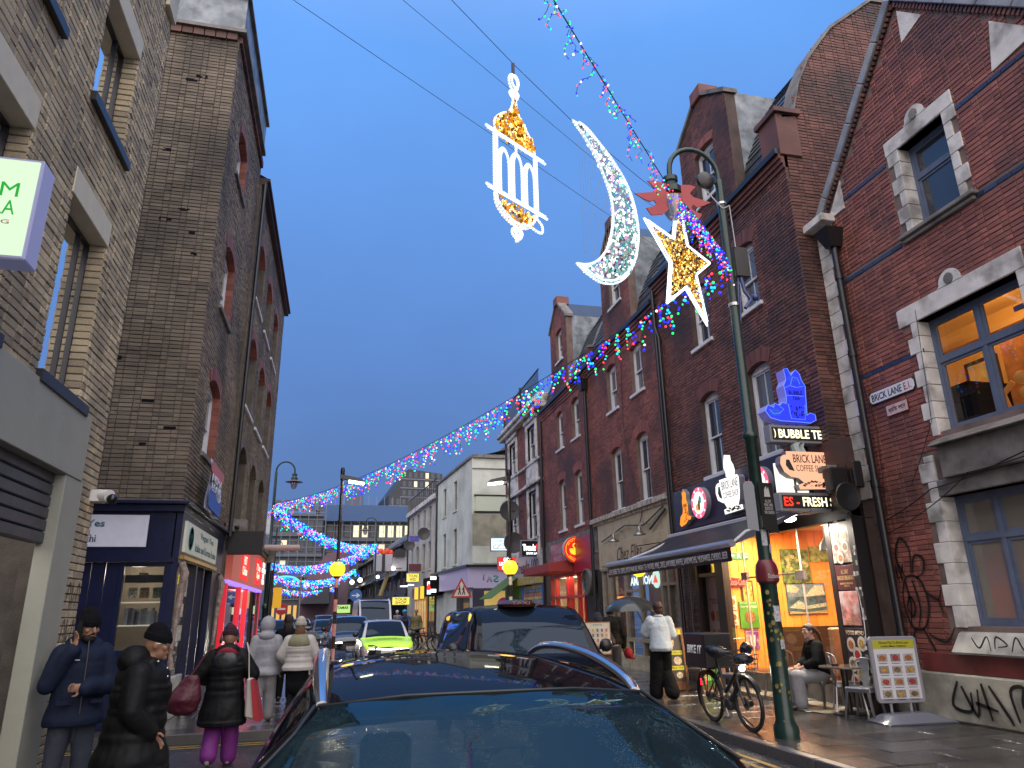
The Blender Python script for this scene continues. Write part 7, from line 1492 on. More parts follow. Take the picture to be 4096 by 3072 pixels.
# foreground SUV: nose towards the camera
T = thing('suv', 'black SUV with chrome roof rails and wet windscreen right in front of the camera', 'car', (.57,3.2,0)); cx = .60
xf = lambda p: Vector((cx + p.x, p.y, p.z))
def st_(y, w, zs, zb, wb, ze, we, zr, wr, zc, tuck=.93): return [(w * tuck, y, zs), (w, y, zs + .28), (w * 1.0, y, zb - .12), (wb, y, zb), (we, y, ze), (wr, y, zr), (wr * .5, y, zc - .012), (0, y, zc)]
G = [st_(1.02,.62,.35,.62,.60,.66,.55,.70,.48,.72), st_(1.2,.84,.25,.76,.78,.84,.70,.87,.6,.89), st_(1.55,.90,.25,.88,.84,.93,.74,.96,.62,.98), st_(2.05,.92,.25,.97,.86,1.0,.80,1.03,.66,1.04),
     [(.90,2.45,.25), (.97,2.45,.53), (.97,2.45,.92), (.94,2.5,1.04), (.92,2.66,1.15), (.84,2.63,1.215), (.42,2.50,1.255), (0,2.47,1.27)],
     [(.90,2.95,.25), (.97,2.95,.53), (.97,2.95,.93), (.94,2.98,1.06), (.78,3.07,1.30), (.64,3.0,1.415), (.32,2.9,1.447), (0,2.86,1.452)],
     st_(3.6,.97,.25,1.06,.94,1.38,.76,1.475,.64,1.53), st_(4.3,.97,.25,1.08,.94,1.39,.75,1.48,.63,1.54), st_(4.9,.92,.3,1.08,.85,1.40,.65,1.455,.54,1.50), st_(5.25,.88,.35,1.08,.80,1.20,.72,1.25,.55,1.28), st_(5.4,.82,.45,.95,.76,1.0,.70,1.02,.5,1.04)]
def cls(j, i):
    if j in (3,4) and i >= 5: return 'windscreen'
    if 5 <= j <= 7 and i == 3: return 'side_window'
    if j == 8 and i >= 5: return 'rear_window'
    if j <= 2 and i >= 3: return 'bonnet'
    if 5 <= j <= 7 and i >= 5: return 'roof'
    if 5 <= j <= 7 and i in (1,2): return 'door'
    return 'body'
pc = panelcar(T, G, cls, {'body': M_blk, 'windscreen': M_wind, 'side_window': M_cglass, 'rear_window': M_cglass, 'bonnet': M_blk, 'roof': M_blk, 'door': M_blk}, 6, xf)
s = MB(); s.tube([xf(Vector(p)) for p in ((-.65,3.0,1.42), (-.33,2.905,1.453), (0,2.865,1.458), (.33,2.905,1.453), (.65,3.0,1.42))], .007,6); s.build('header_seal', M_plast, T, smooth=True)
for sg in (-1,1):
    P = smoothp([(3.02,1.425), (3.2,1.475), (3.6,1.53), (4.1,1.555), (4.5,1.54), (4.75,1.49)], 5)
    s = MB(); n = len(P); rg = []
    for i, (y, z) in enumerate(P):
        w = .022 + .014 * math.sin(math.pi * i / (n - 1)); h = .012 + .012 * math.sin(math.pi * i / (n - 1)); xo = sg * (.635 + .02 * math.sin(math.pi * i / (n - 1)))
        rg.append([xf(Vector((xo + w * math.cos(a), y, z + h * math.sin(a)))) for a in [6.283 * k / 10 for k in range(10)]])
    s.ring(rg); s.build('roof_rail', M_chr, T, smooth=True)
    s = MB(); s.tube([xf(Vector((sg * .87,2.63,1.22))), xf(Vector((sg * .72,2.85,1.35))), xf(Vector((sg * .66,3.02,1.42)))], .008,6); s.build('pillar_trim', M_plast, T)
    s = MB(); s.ball(xf(Vector((sg * 1.02,2.35,1.02))), .1,12,8, (1.1,.6,.75)); s.tube([xf(Vector((sg * .88,2.45,.98))), xf(Vector((sg * 1.0,2.38,1.0)))], .03); s.build('wing_mirror', M_blk, T, smooth=True)
    s = MB(); s.hexa([xf(Vector(p)) for p in ((sg * .5,1.03,.62), (sg * .8,1.15,.64), (sg * .8,1.2,.64), (sg * .5,1.1,.62), (sg * .5,1.06,.72), (sg * .8,1.18,.76), (sg * .8,1.25,.76), (sg * .5,1.1,.72))]); s.build('headlight', glassm('lamp_glass', (.3,.3,.3), .05,.3,.1), T)
wheelset(T, xf, .82, (1.75,4.6), .34)
s = MB(); s.hexa([xf(Vector(p)) for p in ((-.13,2.80,1.27), (.13,2.80,1.27), (.12,2.83,1.27), (-.12,2.83,1.27), (-.12,2.83,1.345), (.12,2.83,1.345), (.11,2.86,1.345), (-.11,2.86,1.345))]); s.tube([xf(Vector((0,2.84,1.33))), xf(Vector((0,2.90,1.42)))], .02); s.build('rear_view_mirror', M_plast, T, bev=.01)
bb(T, 'headliner', mat('grey_headliner', (.10,.115,.12), .9), cx - .62, cx + .62,3.05,4.9,1.36,1.37)
for sg in (-1,1):
    s = MB(); s.box(cx + sg * .36 - .23, cx + sg * .36 + .23,3.35,3.5,.55,1.05); s.box(cx + sg * .36 - .23, cx + sg * .36 + .23,3.0,3.5,.45,.58); s.build('seat', mat('dark_seat', (.02,.02,.022), .7), T, bev=.04); s = MB(); s.box(cx + sg * .36 - .11, cx + sg * .36 + .11,3.42,3.52,1.07,1.25); s.build('headrest', MATS['dark_seat'], T, bev=.03)
s = MB(); s.box(cx - .8, cx + .8,2.2,2.6,.7,.92); s.build('dashboard', MATS['dark_seat'], T, bev=.04)
s = MB()
for P in ([(-.45,2.40,1.19), (-.1,2.3,1.14)], [(.1,2.35,1.17), (.55,2.4,1.15)]): s.tube([xf(Vector((p[0], p[1], p[2] + .0))) for p in P], .009)
s.build('wiper', M_plast, T)
# black taxi facing us
def gen_car(lab, name, x, y, head, Lc, Wc, Hc, kind, paint, lights=True, grp=None, cat='car', glow=1, roofm=None):
    """parked or queued car, front towards -y (the camera) before turning by head"""
    T = thing(name, lab, cat, (x, y, 0), grp); c, s_ = math.cos(head), math.sin(head)
    xf = lambda p: Vector((x + p.x * c - p.y * s_, y + p.x * s_ + p.y * c, p.z))
    w = Wc / 2; f = Lc / 2; H = Hc; van = kind == 'van'; taxi = kind == 'taxi'
    bz = {'suv': .62, 'car': .60, 'van': .50, 'taxi': .62}[kind] * H
    def st(y, kw, zs, zb, ze, ke, zr, kr): return [(w * kw * .95, y, zs), (w * kw, y, zs + .25), (w * kw, y, zb - .12), (w * kw * .97, y, zb), (w * ke, y, ze), (w * kr, y, zr - .03), (w * kr * .5, y, zr), (0, y, zr + .005)]
    g0 = .22
    if van: ys = (-f, -f + .12,-f + .7,-f + 1.0,-f + 1.85); zb_ = 1.25
    elif taxi: ys = (-f, -f + .15,-f + .9,-f + 1.15,-f + 1.75); zb_ = 1.15
    else: ys = (-f, -f + .15,-f + .9,-f + 1.15,-f + 1.85); zb_ = bz
    kb = .88 if not van else .96; rt = .74 if not van else .88; rt = .78 if taxi else rt
    G = [st(ys[0], .80,.3, zb_ * .6, zb_ * .66,.68, zb_ * .70,.5), st(ys[1], .95, g0, zb_ * .78, zb_ * .84,.84, zb_ * .88,.68), st(ys[2], 1, g0, zb_ * .92, zb_ * .96,.86, zb_ * 1.0,.7), st(ys[3], 1, g0, zb_, zb_ + .03,.90, zb_ + .05,.78),
         st(ys[4], 1, g0, zb_, H - .13, rt + .02, H - .04, rt - .08), st((ys[4] + f) / 2,1, g0, zb_ + .02, H - .1, rt, H, rt - .1), st(f - (.9 if not van else .3), 1, g0, zb_ + .03, H - .13, rt, H - .03, rt - .1), st(f - .25,.97,.3, zb_ + .02, zb_ + .12 if not (van or taxi) else H - .25,.84, zb_ + .2 if not (van or taxi) else H - .12,.7), st(f, .9,.4, zb_ * .8, zb_ * .86,.8, zb_ * .9,.6)]
    def cls(j, i):
        if j == 3 and i >= 5: return 'windscreen'
        if j in (4,5) and i == 3 and not van: return 'side_window'
        if j == 3 and i == 3: return 'side_window'
        if j == 6 and i >= 5 and not van: return 'rear_window'
        if j <= 2 and i >= 3: return 'bonnet'
        if j in (4,5) and i >= 5: return 'roof'
        if j in (4,5) and i in (1,2): return 'door'
        return 'body'
    panelcar(T, G, cls, {'body': paint, 'windscreen': M_cglass, 'side_window': M_cglass, 'rear_window': M_cglass, 'bonnet': roofm or paint, 'roof': paint, 'door': paint}, 4, xf)
    wheelset(T, xf, w - .1, (-f + .85, f - .9), .33 if not van else .36)
    for sg in (-1,1):
        P = [xf(Vector(p)) for p in ((sg * w * .45, ys[0] + .02, zb_ * .62), (sg * w * .86, ys[0] + .12, zb_ * .64), (sg * w * .86, ys[0] + .3, zb_ * .64), (sg * w * .45, ys[0] + .2, zb_ * .62), (sg * w * .45, ys[0] + .05, zb_ * .73), (sg * w * .86, ys[0] + .16, zb_ * .79), (sg * w * .86, ys[0] + .34, zb_ * .79), (sg * w * .45, ys[0] + .22, zb_ * .73))]
        s = MB(); s.hexa(P); s.build('headlight', emitm('headlight_warm', (1,.95,.75), 10 * glow) if lights and glow > 0 else mat('lamp_unlit', (.3,.3,.32), .15), T)
        s = MB(); s.ball(xf(Vector((sg * (w + .13), ys[3] + .35, zb_ + .12))), .1,10,6, (1,.6,.9)); s.tube([xf(Vector((sg * (w - .04), ys[3] + .4, zb_ + .06))), xf(Vector((sg * (w + .1), ys[3] + .37, zb_ + .1)))], .025); s.build('wing_mirror', M_plast, T, smooth=True)
    s = MB(); s.hexa([xf(Vector(p)) for p in ((-w * .42, ys[0] - .01,.42), (w * .42, ys[0] - .01,.42), (w * .42, ys[0] + .06,.42), (-w * .42, ys[0] + .06,.42), (-w * .42, ys[0] + .0,.40 + zb_ * .22), (w * .42, ys[0] + .0,.40 + zb_ * .22), (w * .42, ys[0] + .08,.40 + zb_ * .22), (-w * .42, ys[0] + .08,.40 + zb_ * .22))]); s.build('grille', M_plast, T)
    s = MB(); s.hexa([xf(Vector(p)) for p in ((-.26, ys[0] - .03,.42), (.26, ys[0] - .03,.42), (.26, ys[0] - .01,.42), (-.26, ys[0] - .01,.42), (-.26, ys[0] - .03,.53), (.26, ys[0] - .03,.53), (.26, ys[0] - .01,.53), (-.26, ys[0] - .01,.53))]); s.build('number_plate', mat('plate_white', (.5,.5,.48), .4), T)
    s = MB(); s.box(*(sorted((x - w * .7, x + w * .7))), y - .2, y + .4,.5, zb_ - .1); s.build('seats', MATS['dark_seat'], T)
    if lights and glow > 0:
        for sg in (-1,1):
            lamp(T, 'SPOT', 'headlight_beam', xf(Vector((sg * w * .65, ys[0] - .15, zb_ * .7))), 60 * glow, (1,.93,.75), .06,70, (R(82), 0, R(180) + head))
    return T, xf, w, ys, zb_
T, xf, w, ys, zb = gen_car('black London taxi with an unlit roof sign facing the camera', 'taxi', 2.62,10.9, R(0), 4.8,1.9,1.82, 'taxi', M_blk, lights=False)
s = MB(); s.lathe((2.5,10.35,1.80), [(.001,.0), (.26,0), (.28,.04), (.22,.09), (.001,.1)], 24); s.build('roof_sign', mat('taxi_sign_dark', (.05,.02,.015), .2), T, smooth=True)
text('lettering', 'TAXI', Fr((2.5,10.08,1.83), (1,0,0), (0,-1,0)), -.13,.13,0,.045, mat('taxi_letter', (.3,.12,.1), .4), T, n=.0)
for p, e in (((1.68,11.2,1.66), 1), ((1.70,11.45,1.66), 1)): pass
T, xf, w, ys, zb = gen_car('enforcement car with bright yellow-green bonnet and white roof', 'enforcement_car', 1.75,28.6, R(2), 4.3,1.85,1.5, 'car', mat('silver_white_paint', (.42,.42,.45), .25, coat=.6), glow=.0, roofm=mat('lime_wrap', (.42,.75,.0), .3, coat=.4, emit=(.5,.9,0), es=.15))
s = MB(); s.tube([xf(Vector((-w * .8, ys[0] + .06, zb * .66))), xf(Vector((0, ys[0] - .02, zb * .62))), xf(Vector((w * .8, ys[0] + .06, zb * .66)))], .028,6); s.build('led_light_strip', emitm('led_strip_white', (1,1,.95), 6), T)
Fb2 = Fr(xf(Vector((0, ys[1] + .15, zb * .90 + .035))), (1,.03,0), (0,-.15,1), (0,1,.13)); text('lettering', 'TOWER HAMLETS\nENFORCEMENT OFFICER', Fb2,-.5,.5,.12,.40, mat('dark_green_print', (.03,.08,.01), .5), T, n=.012)
gen_car('dark grey SUV with one blazing headlight beside the enforcement car', 'suv', .55,33.0, R(4), 4.6,1.9,1.66, 'suv', mat('blue_grey_paint2', (.05,.06,.08), .2, coat=.8), glow=1.4, grp='cars queued up the street')
T, xf, w, ys, zb = gen_car('white van with lit headlights behind the enforcement car', 'van', 2.1,45.5, R(4), 5.6,2.05,2.52, 'van', mat('van_white', (.38,.38,.42), .35, coat=.3), glow=1.6, cat='van')
bb(T, 'roof_bar', M_plast, 1.35,2.9,43.9,44.0,2.5,2.6)
QL = 'cars queued up the street'
for lab, x, y, hd, k, col, gl in (('dark blue estate car behind the grey SUV', -.45,42,5, 'car', (.03,.04,.055), 0), ('black car in the middle of the queue', -.6,50,5, 'suv', (.02,.022,.03), 0), ('pale blue hatchback with headlight on, far in the queue', -2.6,57,6, 'car', (.22,.28,.33), 1), ('grey saloon nearest the left kerb in the queue', -3.1,45,8, 'car', (.05,.06,.075), 0), ('dark car at the left end of the queue', -6.2,62,10, 'car', (.05,.07,.10), .0), ('dark people carrier far behind the van', .6,60,5, 'suv', (.02,.025,.03), 0)):
    gen_car(lab, 'car', x, y, R(hd), 4.4,1.85,1.48 if k == 'car' else 1.7, k, mat('paint_' + lab[:9].replace(' ', '_'), col, .2, coat=.7), glow=gl, grp=QL)
# ------------------------------------------------------------------ cream houses beyond the side street
bd = Vector((-.075,1,0)).normalized(); FC2 = Fr((7.75,43,0), bd, (-bd.y, bd.x, 0))
def cream_house(name, lab, u0, u1, zt, cols, rows, m, side=True, cornice=True):
    T = thing(name, lab, 'building', FC2((u0 + u1) / 2,0,0)); H = []
    for c in cols:
        for r in rows: H.append((c - .5, c + .5, r[0], r[1]))
    wall(T, FC2, u0, u1,.1, zt, H, m, .3)
    for h in H: sash(T, FC2, *h, rise=0, st=-.12, bars=0, curtain=False, mf=mat('greyed_sash', (.22,.24,.24), .5), msill=m, sillw=.12)
    s = MB()
    if side: F = Fr(FC2(u0,0,0), (1,0,0), (0,-1,0)); s.fbox(F, 0,9,.1, zt, -.3,0); s.build('side_wall', m, T)
    fb(T, 'parapet', M_dst, FC2, u0, u1, zt, zt + .15,-.4,.12)
    s = MB(); s.tube([FC2(u1 - .1,.2,.1), FC2(u1 - .1, zt, .1)], .07,8); s.build('downpipe', M_blackm, T)
    s = MB(); s.add([FC2(u0, zt + .1,-.3), FC2(u1, zt + .1,-.3), FC2(u1, zt + 1.4,-5), FC2(u0, zt + 1.4,-5)], [(0,1,2,3)]); s.build('roof', M_slate, T)
    return T
T = cream_house('cream_corner_house', 'pale green-cream corner house with lilac shopfront below', 0,10.4,10.9, (4.6,7.9), ((4.7,7.0), (8.2,10.2)), M_stuc)
fb(T, 'corner_render', M_stuc, FC2,.0,1.6,.1,10.9,.0,.012)
Fs = Fr(FC2(0,0,0), (1,0,0), (0,-1,0))
fb(T, 'stained_render', mat('stained_render', (.26,.25,.19), .8, var=.3, vscale=1.5, dirt=(.12,.12,.09), dscale=1, damt=.7), Fs, 0,9,4.9,7.4,.002,.02)
fb(T, 'blank_sign_panel', mat('pale_green_panel', (.42,.47,.38), .6), Fs, .2,4.6,7.6,8.5,.02,.05); s = MB(); s.fbox(Fs, .1,4.7,7.5,7.58,.02,.08); s.fbox(Fs, .1,4.7,8.52,8.6,.02,.08); s.fbox(Fs, 2.9,2.98,7.58,8.52,.03,.07); s.build('panel_frame', M_blackm, T)
fb(T, 'patched_render', M_stuc, Fs, .0,2.2,4.5,5.5,.02,.03)
s = MB(); s.fbox(Fs, 0,9,10.9,11.1,-.3,.15); s.fbox(Fs, 0,9,10.2,10.26,0,.05); s.build('gutter', M_dst, T)
pr(T, 'mansard_roof', M_slate, [(1.2,11.1), (9,11.1), (9,14.3), (6.3,14.3), (3.6,12.9)], Fs, -6,-1.5)
s = MB(); s.prism([(0,3.05), (9,3.05), (9,4.25), (-.1,4.25)], Fs, 0,.3); s.fbox(FC2,-.3,8.5,3.1,4.25,0,.35); s.build('lilac_fascia', mat('lilac_fascia', (.36,.33,.46), .5, emit=(.6,.5,.8), es=.06), T); s = MB(); s.fbox(FC2,-.4,10.4,4.25,4.4,0,.5); s.fbox(Fs, -.3,9,4.25,4.4,0,.5); s.build('black_cornice', M_blackm, T)
for ch, u, v, c in (('F', 3.0,3.55, (.4,.08,.25)), ('O', 2.55,3.5, (.4,.08,.25)), ('I', 2.25,3.5, (.5,.3,.05)), ('L', 1.85,3.32, (.02,.25,.28)), ('S', 1.2,3.38, (.05,.3,.22)), ('A', .8,3.4, (.3,.3,.34)), ('Y', .45,3.5, (.3,.3,.34))): text('lettering', ch, Fs, u, u + .32, v, v + .42, mat('shop_letter_' + ch, c, .5), T, n=.31, mirror=True, bold=.03)
fb(T, 'lilac_wall', MATS['lilac_fascia'], Fs, 0,9,.1,3.05,-.1,.0)
fb(T, 'shop_window', mat('ochre_lit_window', (.3,.22,.06), .4, emit=(1,.7,.2), es=.28, var=.3, vscale=2), Fs, .7,2.9,1.4,2.9,.0,.02); pr(T, 'round_transfer', mat('magenta', (.35,.02,.12), .4), ell(1.9,2.1,.42,.42,20), Fs, .02,.03); text('lettering', '38', Fs, 1.7,2.1,1.95,2.2, MATS['sign_white'], T, n=.03, bold=.03)
fb(T, 'shop_window', glassm('dim_shop_glass', (.08,.07,.06), .05,.2,.05), FC2,.6,4,.5,3,.0,.02)
T2 = thing('street_name_plate', 'small pale street name plate low on the cream side wall, FASHION ST', 'street sign', Fs(4,5.0,.05)); fb(T2, 'plate', MATS['sign_white'], Fs, 2.9,5.3,5.0,5.45,.03,.06); text('lettering', 'FASHION ST', Fs, 3.05,5.2,5.1,5.35, M_ink, T2, n=.062, bold=.03)
T2 = thing('street_name_plate', 'brown plate right under the FASHION ST plate', 'street sign', Fs(4,4.55,.05)); fb(T2, 'plate', mat('brown_plate', (.16,.06,.04), .5), Fs, 3.3,5.0,4.5,4.92,.03,.06); text('lettering', 'ফ্যাশন স্ট্রিট', Fs, 3.45,4.85,4.58,4.84, MATS['sign_white'], T2, n=.062)
# black shop with white lit signs, wooden front etc.
T = cream_house('cream_house', 'grey-cream rendered house with two satellite dishes and a black shopfront', 10.45,23.0,10.3, (13.2,15.6,18.4,21.0), ((4.9,7.0), (7.9,9.7)), M_stuc2, side=False)
s = MB(); s.fbox(FC2,10.0,23,10.45,11.6,-.02,.0) if False else s.fbox(FC2,10.5,23,9.95,10.3,0,.3); s.build('cornice', M_wst, T)
s = MB(); 
for k in range(14): s.fbox(FC2,11 + k * .85,11.05 + k * .85,10.45,11.5,.0,.05)
s.fbox(FC2,10.5,22.9,11.45,11.52,0,.05); s.build('roof_railing', M_blackm, T)
fb(T, 'black_fascia', M_dark, FC2,8.3,13.5,2.9,4.2,.0,.4); 
for u0, u1, v0, v1 in ((9.2,9.8,3.1,3.9), (10.1,10.6,3.1,3.9), (10.9,11.6,3.1,3.9)): fb(T, 'white_lit_letter', M_wh2, FC2, u0, u1, v0, v1,.4,.45)
P = thing('hanging_sign', 'black box sign edged by two small white lamps', 'sign', FC2(8.6,3,.5)); bb(P, 'case', M_dark, 6.2,7.25,50.8,51,3.0,4.1)
for z in (3.05,3.9): bb(P, 'white_lamp', M_wh2,6.2,6.6,50.7,50.8, z, z + .22)
P = thing('traffic_lantern', 'red lit cone sign above a white plate on a dark post', 'sign', (5.9,56,3)); s = MB(); s.lathe((6.0,50,3.2), [(.13,0), (.12,.2), (.05,.38), (.01,.42)], 12); s.build('red_cone', emitm('red_cone', (1,.02,.01), 1.2), P); bb(P, 'white_plate', mat('bluewhite_lit', (.4,.5,.6), .4, emit=(.7,.85,1), es=.7), 5.88,6.14,49.9,50,2.9,3.18); s = MB(); s.tube([(6.0,50.05,.1), (6.0,50.05,3.2)], .05); s.build('post', M_blackm, P)
fb(T, 'dark_glazing', glassm('dim_shop_glass', (.08,.07,.06)), FC2,10.5,13.4,.1,2.9,.0,.05)
fb(T, 'wooden_front', mat('lit_timber', (.35,.16,.05), .4, emit=(1,.42,.1), es=.16, var=.4, vscale=2), FC2,13.6,18.8,.1,2.9,.0,.1)
for k in range(5): fb(T, 'door_panel', mat('lit_door_glass', (.3,.2,.1), .2, emit=(1,.6,.25), es=.35, var=.6, vscale=3), FC2,13.8 + k * 1.0,14.3 + k * 1.0,.4,2.6,.1,.14)
fb(T, 'timber_fascia', mat('timber_dark', (.2,.1,.04), .5), FC2,13.6,18.8,2.9,3.6,.0,.3)
for (u, v, n) in ((12.6,7.5,.6), (18.5,7.2,.7)): P = thing('satellite_dish', 'grey dish on the grey-cream house, ' + ('nearer one' if u < 15 else 'farther and lower one'), 'dish', FC2(u, v, n)); s = MB(); s.lathe(FC2(u, v, n), [(.02,.06), (.38,.0), (.48,-.1), (.46,-.12), (.02,.0)], 18, 'Y'); s.build('dish', MATS['dark_dish'], P, smooth=True)
for lab, x0, x1, y, z0, z1, m, tx in (('yellow lit sign with red marks, upper one', 5.1,6.1,57,3.98,4.66, emitm('yellow_face_lit', (1,.85,.12), 1.0), 'TOUNJ\nWED'), ('large yellow lit sign near the van', 4.35,5.8,61,2.35,3.0, emitm('yellow_face_lit', (1,.85,.12), 1.0), 'TOUR\nSHOP'), ('maroon sign board above the yellow signs', 5.3,6.3,57.5,4.8,5.42, mat('maroon_board', (.10,.02,.03), .5), ''), ('blue sign board high on the grey-cream house', 5.3,6.15,58,7.15,7.65, mat('blue_board', (.04,.06,.3), .5, emit=(.1,.15,1), es=.15), 'BOOK\nSHOP')):
    P, F, w, h = hang('hanging_sign', lab, x0, x1, y, z0, z1, m)
    if tx: text('lettering', tx, F, w * .15, w * .85, h * .15, h * .85, mat('sign_dark_red', (.2,.06,.02), .5), P, n=.01, bold=.02)
for k, x in enumerate((5.62,6.05)): P, F, w, h = hang('hanging_sign', 'tall narrow yellow lit sign, ' + ('left' if not k else 'right') + ' of the pair above the wooden front', x, x + .36,56,2.65 + .05 * k, 3.6 + .08 * k, emitm('amber_face_lit', (1,.62,.03), 1.0))
P = thing('strip_lamp', 'white fluorescent tubes hanging above the yellow signs', 'lamp', (3,62,4)); s = MB(); s.box(4.9,5.5,60,60.1,3.74,3.84); s.box(5.52,6.0,60,60.1,3.84,3.94); s.build('tube', M_wh2, P)
# long dark terrace with sloping roofs farther on
T = thing('dark_terrace', 'long dark brown terrace with sloping tiled roofs and canopies beyond the cream houses', 'building', FC2(60,0,0))
M_dbr = mat('dark_brown_brick', (.035,.024,.022), .7, var=.3, vscale=2); M_dtile = mat('wet_dark_tile', (.05,.055,.065), .35, var=.3, vscale=2)
fb(T, 'wall', M_dbr, FC2,23.1,130,.1,8.3,-4,-.6); s = MB(); s.add([FC2(23.1,8.2,.0), FC2(130,8.2,.0), FC2(130,11.8,-5), FC2(23.1,11.8,-5)], [(0,1,2,3)]); s.add([FC2(23.1,8.1,.0), FC2(130,8.1,.0), FC2(130,8.2,.0), FC2(23.1,8.2,.0)], [(0,1,2,3)]); s.prism([(23.1,8), (23.3,8), (23.3,11.9), (23.1,11.9)], FC2,-5,.1); s.build('roof', M_dtile, T)
for k in range(16):
    u = 24 + k * 6.2
    s = MB(); s.add([FC2(u + .3,5.1,.9), FC2(u + 5.4,5.1,.9), FC2(u + 5.4,6.3,-.6), FC2(u + .3,6.3,-.6)], [(0,1,2,3)]); s.fbox(FC2, u + .3, u + 5.4,5.02,5.1,.8,.92); s.build('canopy_roof', M_dtile, T)
    for a, b, c_, d in ((u + 1, u + 2.2,6.6,8.0), (u + 3.4, u + 4.8,6.6,8.0), (u + 1, u + 2.2,3.5,4.9), (u + 3.4, u + 4.8,3.5,4.9)):
        s = MB(); s.fbox(FC2, a, b, c_, d, -.6,-.5); W = s.build('window', mat('pale_window_frame', (.25,.27,.30), .5), T); s = MB(); s.fbox(FC2, a + .12, (a + b) / 2 - .05, c_ + .12, d - .12,-.5,-.48); s.fbox(FC2, (a + b) / 2 + .05, b - .12, c_ + .12, d - .12,-.5,-.48); s.build('pane', M_pane, W)
    s = MB()
    for q in range(7): s.fbox(FC2, u + .4 + q * .72, u + .9 + q * .72,2.8,3.9,.0,.03)
    s.build('railing_panel', mat('grey_rail', (.06,.065,.07), .5), T)
s = MB(); s.fbox(FC2,23.1,130,2.6,2.8,-.6,.2); s.fbox(FC2,23.1,130,.1,2.6,-.6,-.1); s.build('shop_strip', M_dark, T)
for k, (u, w_, c) in enumerate(((34,4, (1,.9,.6)), (41,3, (.9,.95,1)), (50,5, (.5,1,.25)), (58,4, (.55,1,.35)), (70,5, (1,.8,.4)), (84,6, (.8,1,.6)), (100,8, (1,.8,.5)))): fb(T, 'lit_shop_sign', emitm('far_sign_%d' % k, c, .9), FC2, u, u + w_, 1.9,2.6,-.1,.05)
P = thing('hanging_sign', 'pale green lit sign far along the street, reading TAMAR', 'sign', (-.9,75,2.8)); bb(P, 'case', emitm('lime_lit', (.55,.9,.25), .8), -.1,1.3,75,75.2,1.85,2.6); text('lettering', 'TAMAR', Fr((-.1,74.98,1.85), (1,0,0), (0,-1,0)), .15,1.25,.35,.62, M_ink, P, n=.01, bold=.03)
P = thing('hanging_sign', 'second pale green lit sign beside the first, nearer the van', 'sign', (2.5,75,2.8)); bb(P, 'case', emitm('mint_lit', (.5,.95,.6), .8), 1.6,2.6,75,75.2,1.9,2.65)
for k, (x, y, z) in enumerate(((4.3,60,5.2), (2.85,100,6.0), (1.9,105,5.95), (1.0,110,5.75), (3.6,70,5.0))): P = thing('wall_lamp', ('highest white wall lamp, beside the basket lift', 'white wall lamp just right of the left beacon, highest of its row', 'white wall lamp in the middle of its row above the van', 'farthest white wall lamp, nearest the left beacon globe', 'white wall lamp nearest below the basket lift')[k], 'lamp', (x, y, z), 'white wall lamps along the dark terrace'); s = MB(); s.ball((x, y, z), .16 if y < 90 else .3,10,8); s.build('globe', emitm('wall_lamp_white', (1,.95,.8), 5), P); s = MB(); s.tube([(x, y, z), (x + .7, y + .1, z)], .03); s.build('arm', M_blackm, P)
# basket lift
T = thing('basket_lift', 'white basket lift with orange bundles raised in front of the dark terrace', 'lift', (3,60,2.5)); s = MB(); s.hexa([(2.75,59.6,4.95), (4.1,59.6,4.95), (4.1,60.3,4.95), (2.75,60.3,4.95), (2.7,59.5,6.25), (4.2,59.5,6.25), (4.2,60.4,6.25), (2.7,60.4,6.25)]); s.build('basket', mat('basket_white', (.45,.45,.5), .5), T, bev=.03)
s = MB(); s.box(3.9,5.4,60.3,61,5.0,6.1); s.build('rear_basket', MATS['basket_white'], T, bev=.03); s = MB(); s.box(3.35,3.6,59.5,59.6,4.9,6.3); s.box(4.4,5.2,60,60.3,6.1,6.7); s.build('control_box', M_blackm, T)
s = MB(); s.tube([(4.0,60.5,5.0), (3.4,60.6,3.2), (3.2,60.6,2.0)], .16,8); s.build('boom', mat('boom_yellow', (.3,.25,.1), .5), T); bb(T, 'mast', mat('mast_blue', (.03,.04,.08), .5), 2.75,3.5,60.2,61.2,.1,3.1)
s = MB(); 
for k in range(5): s.ball((2.95 + k * .28,59.9,6.4 + .12 * (k % 2)), .24,10,6, (.9,.9,1.1))
s.build('orange_bundle', mat('orange_red_cloth', (.5,.05,.02), .6, emit=(1,.1,.02), es=.15), T, smooth=True)
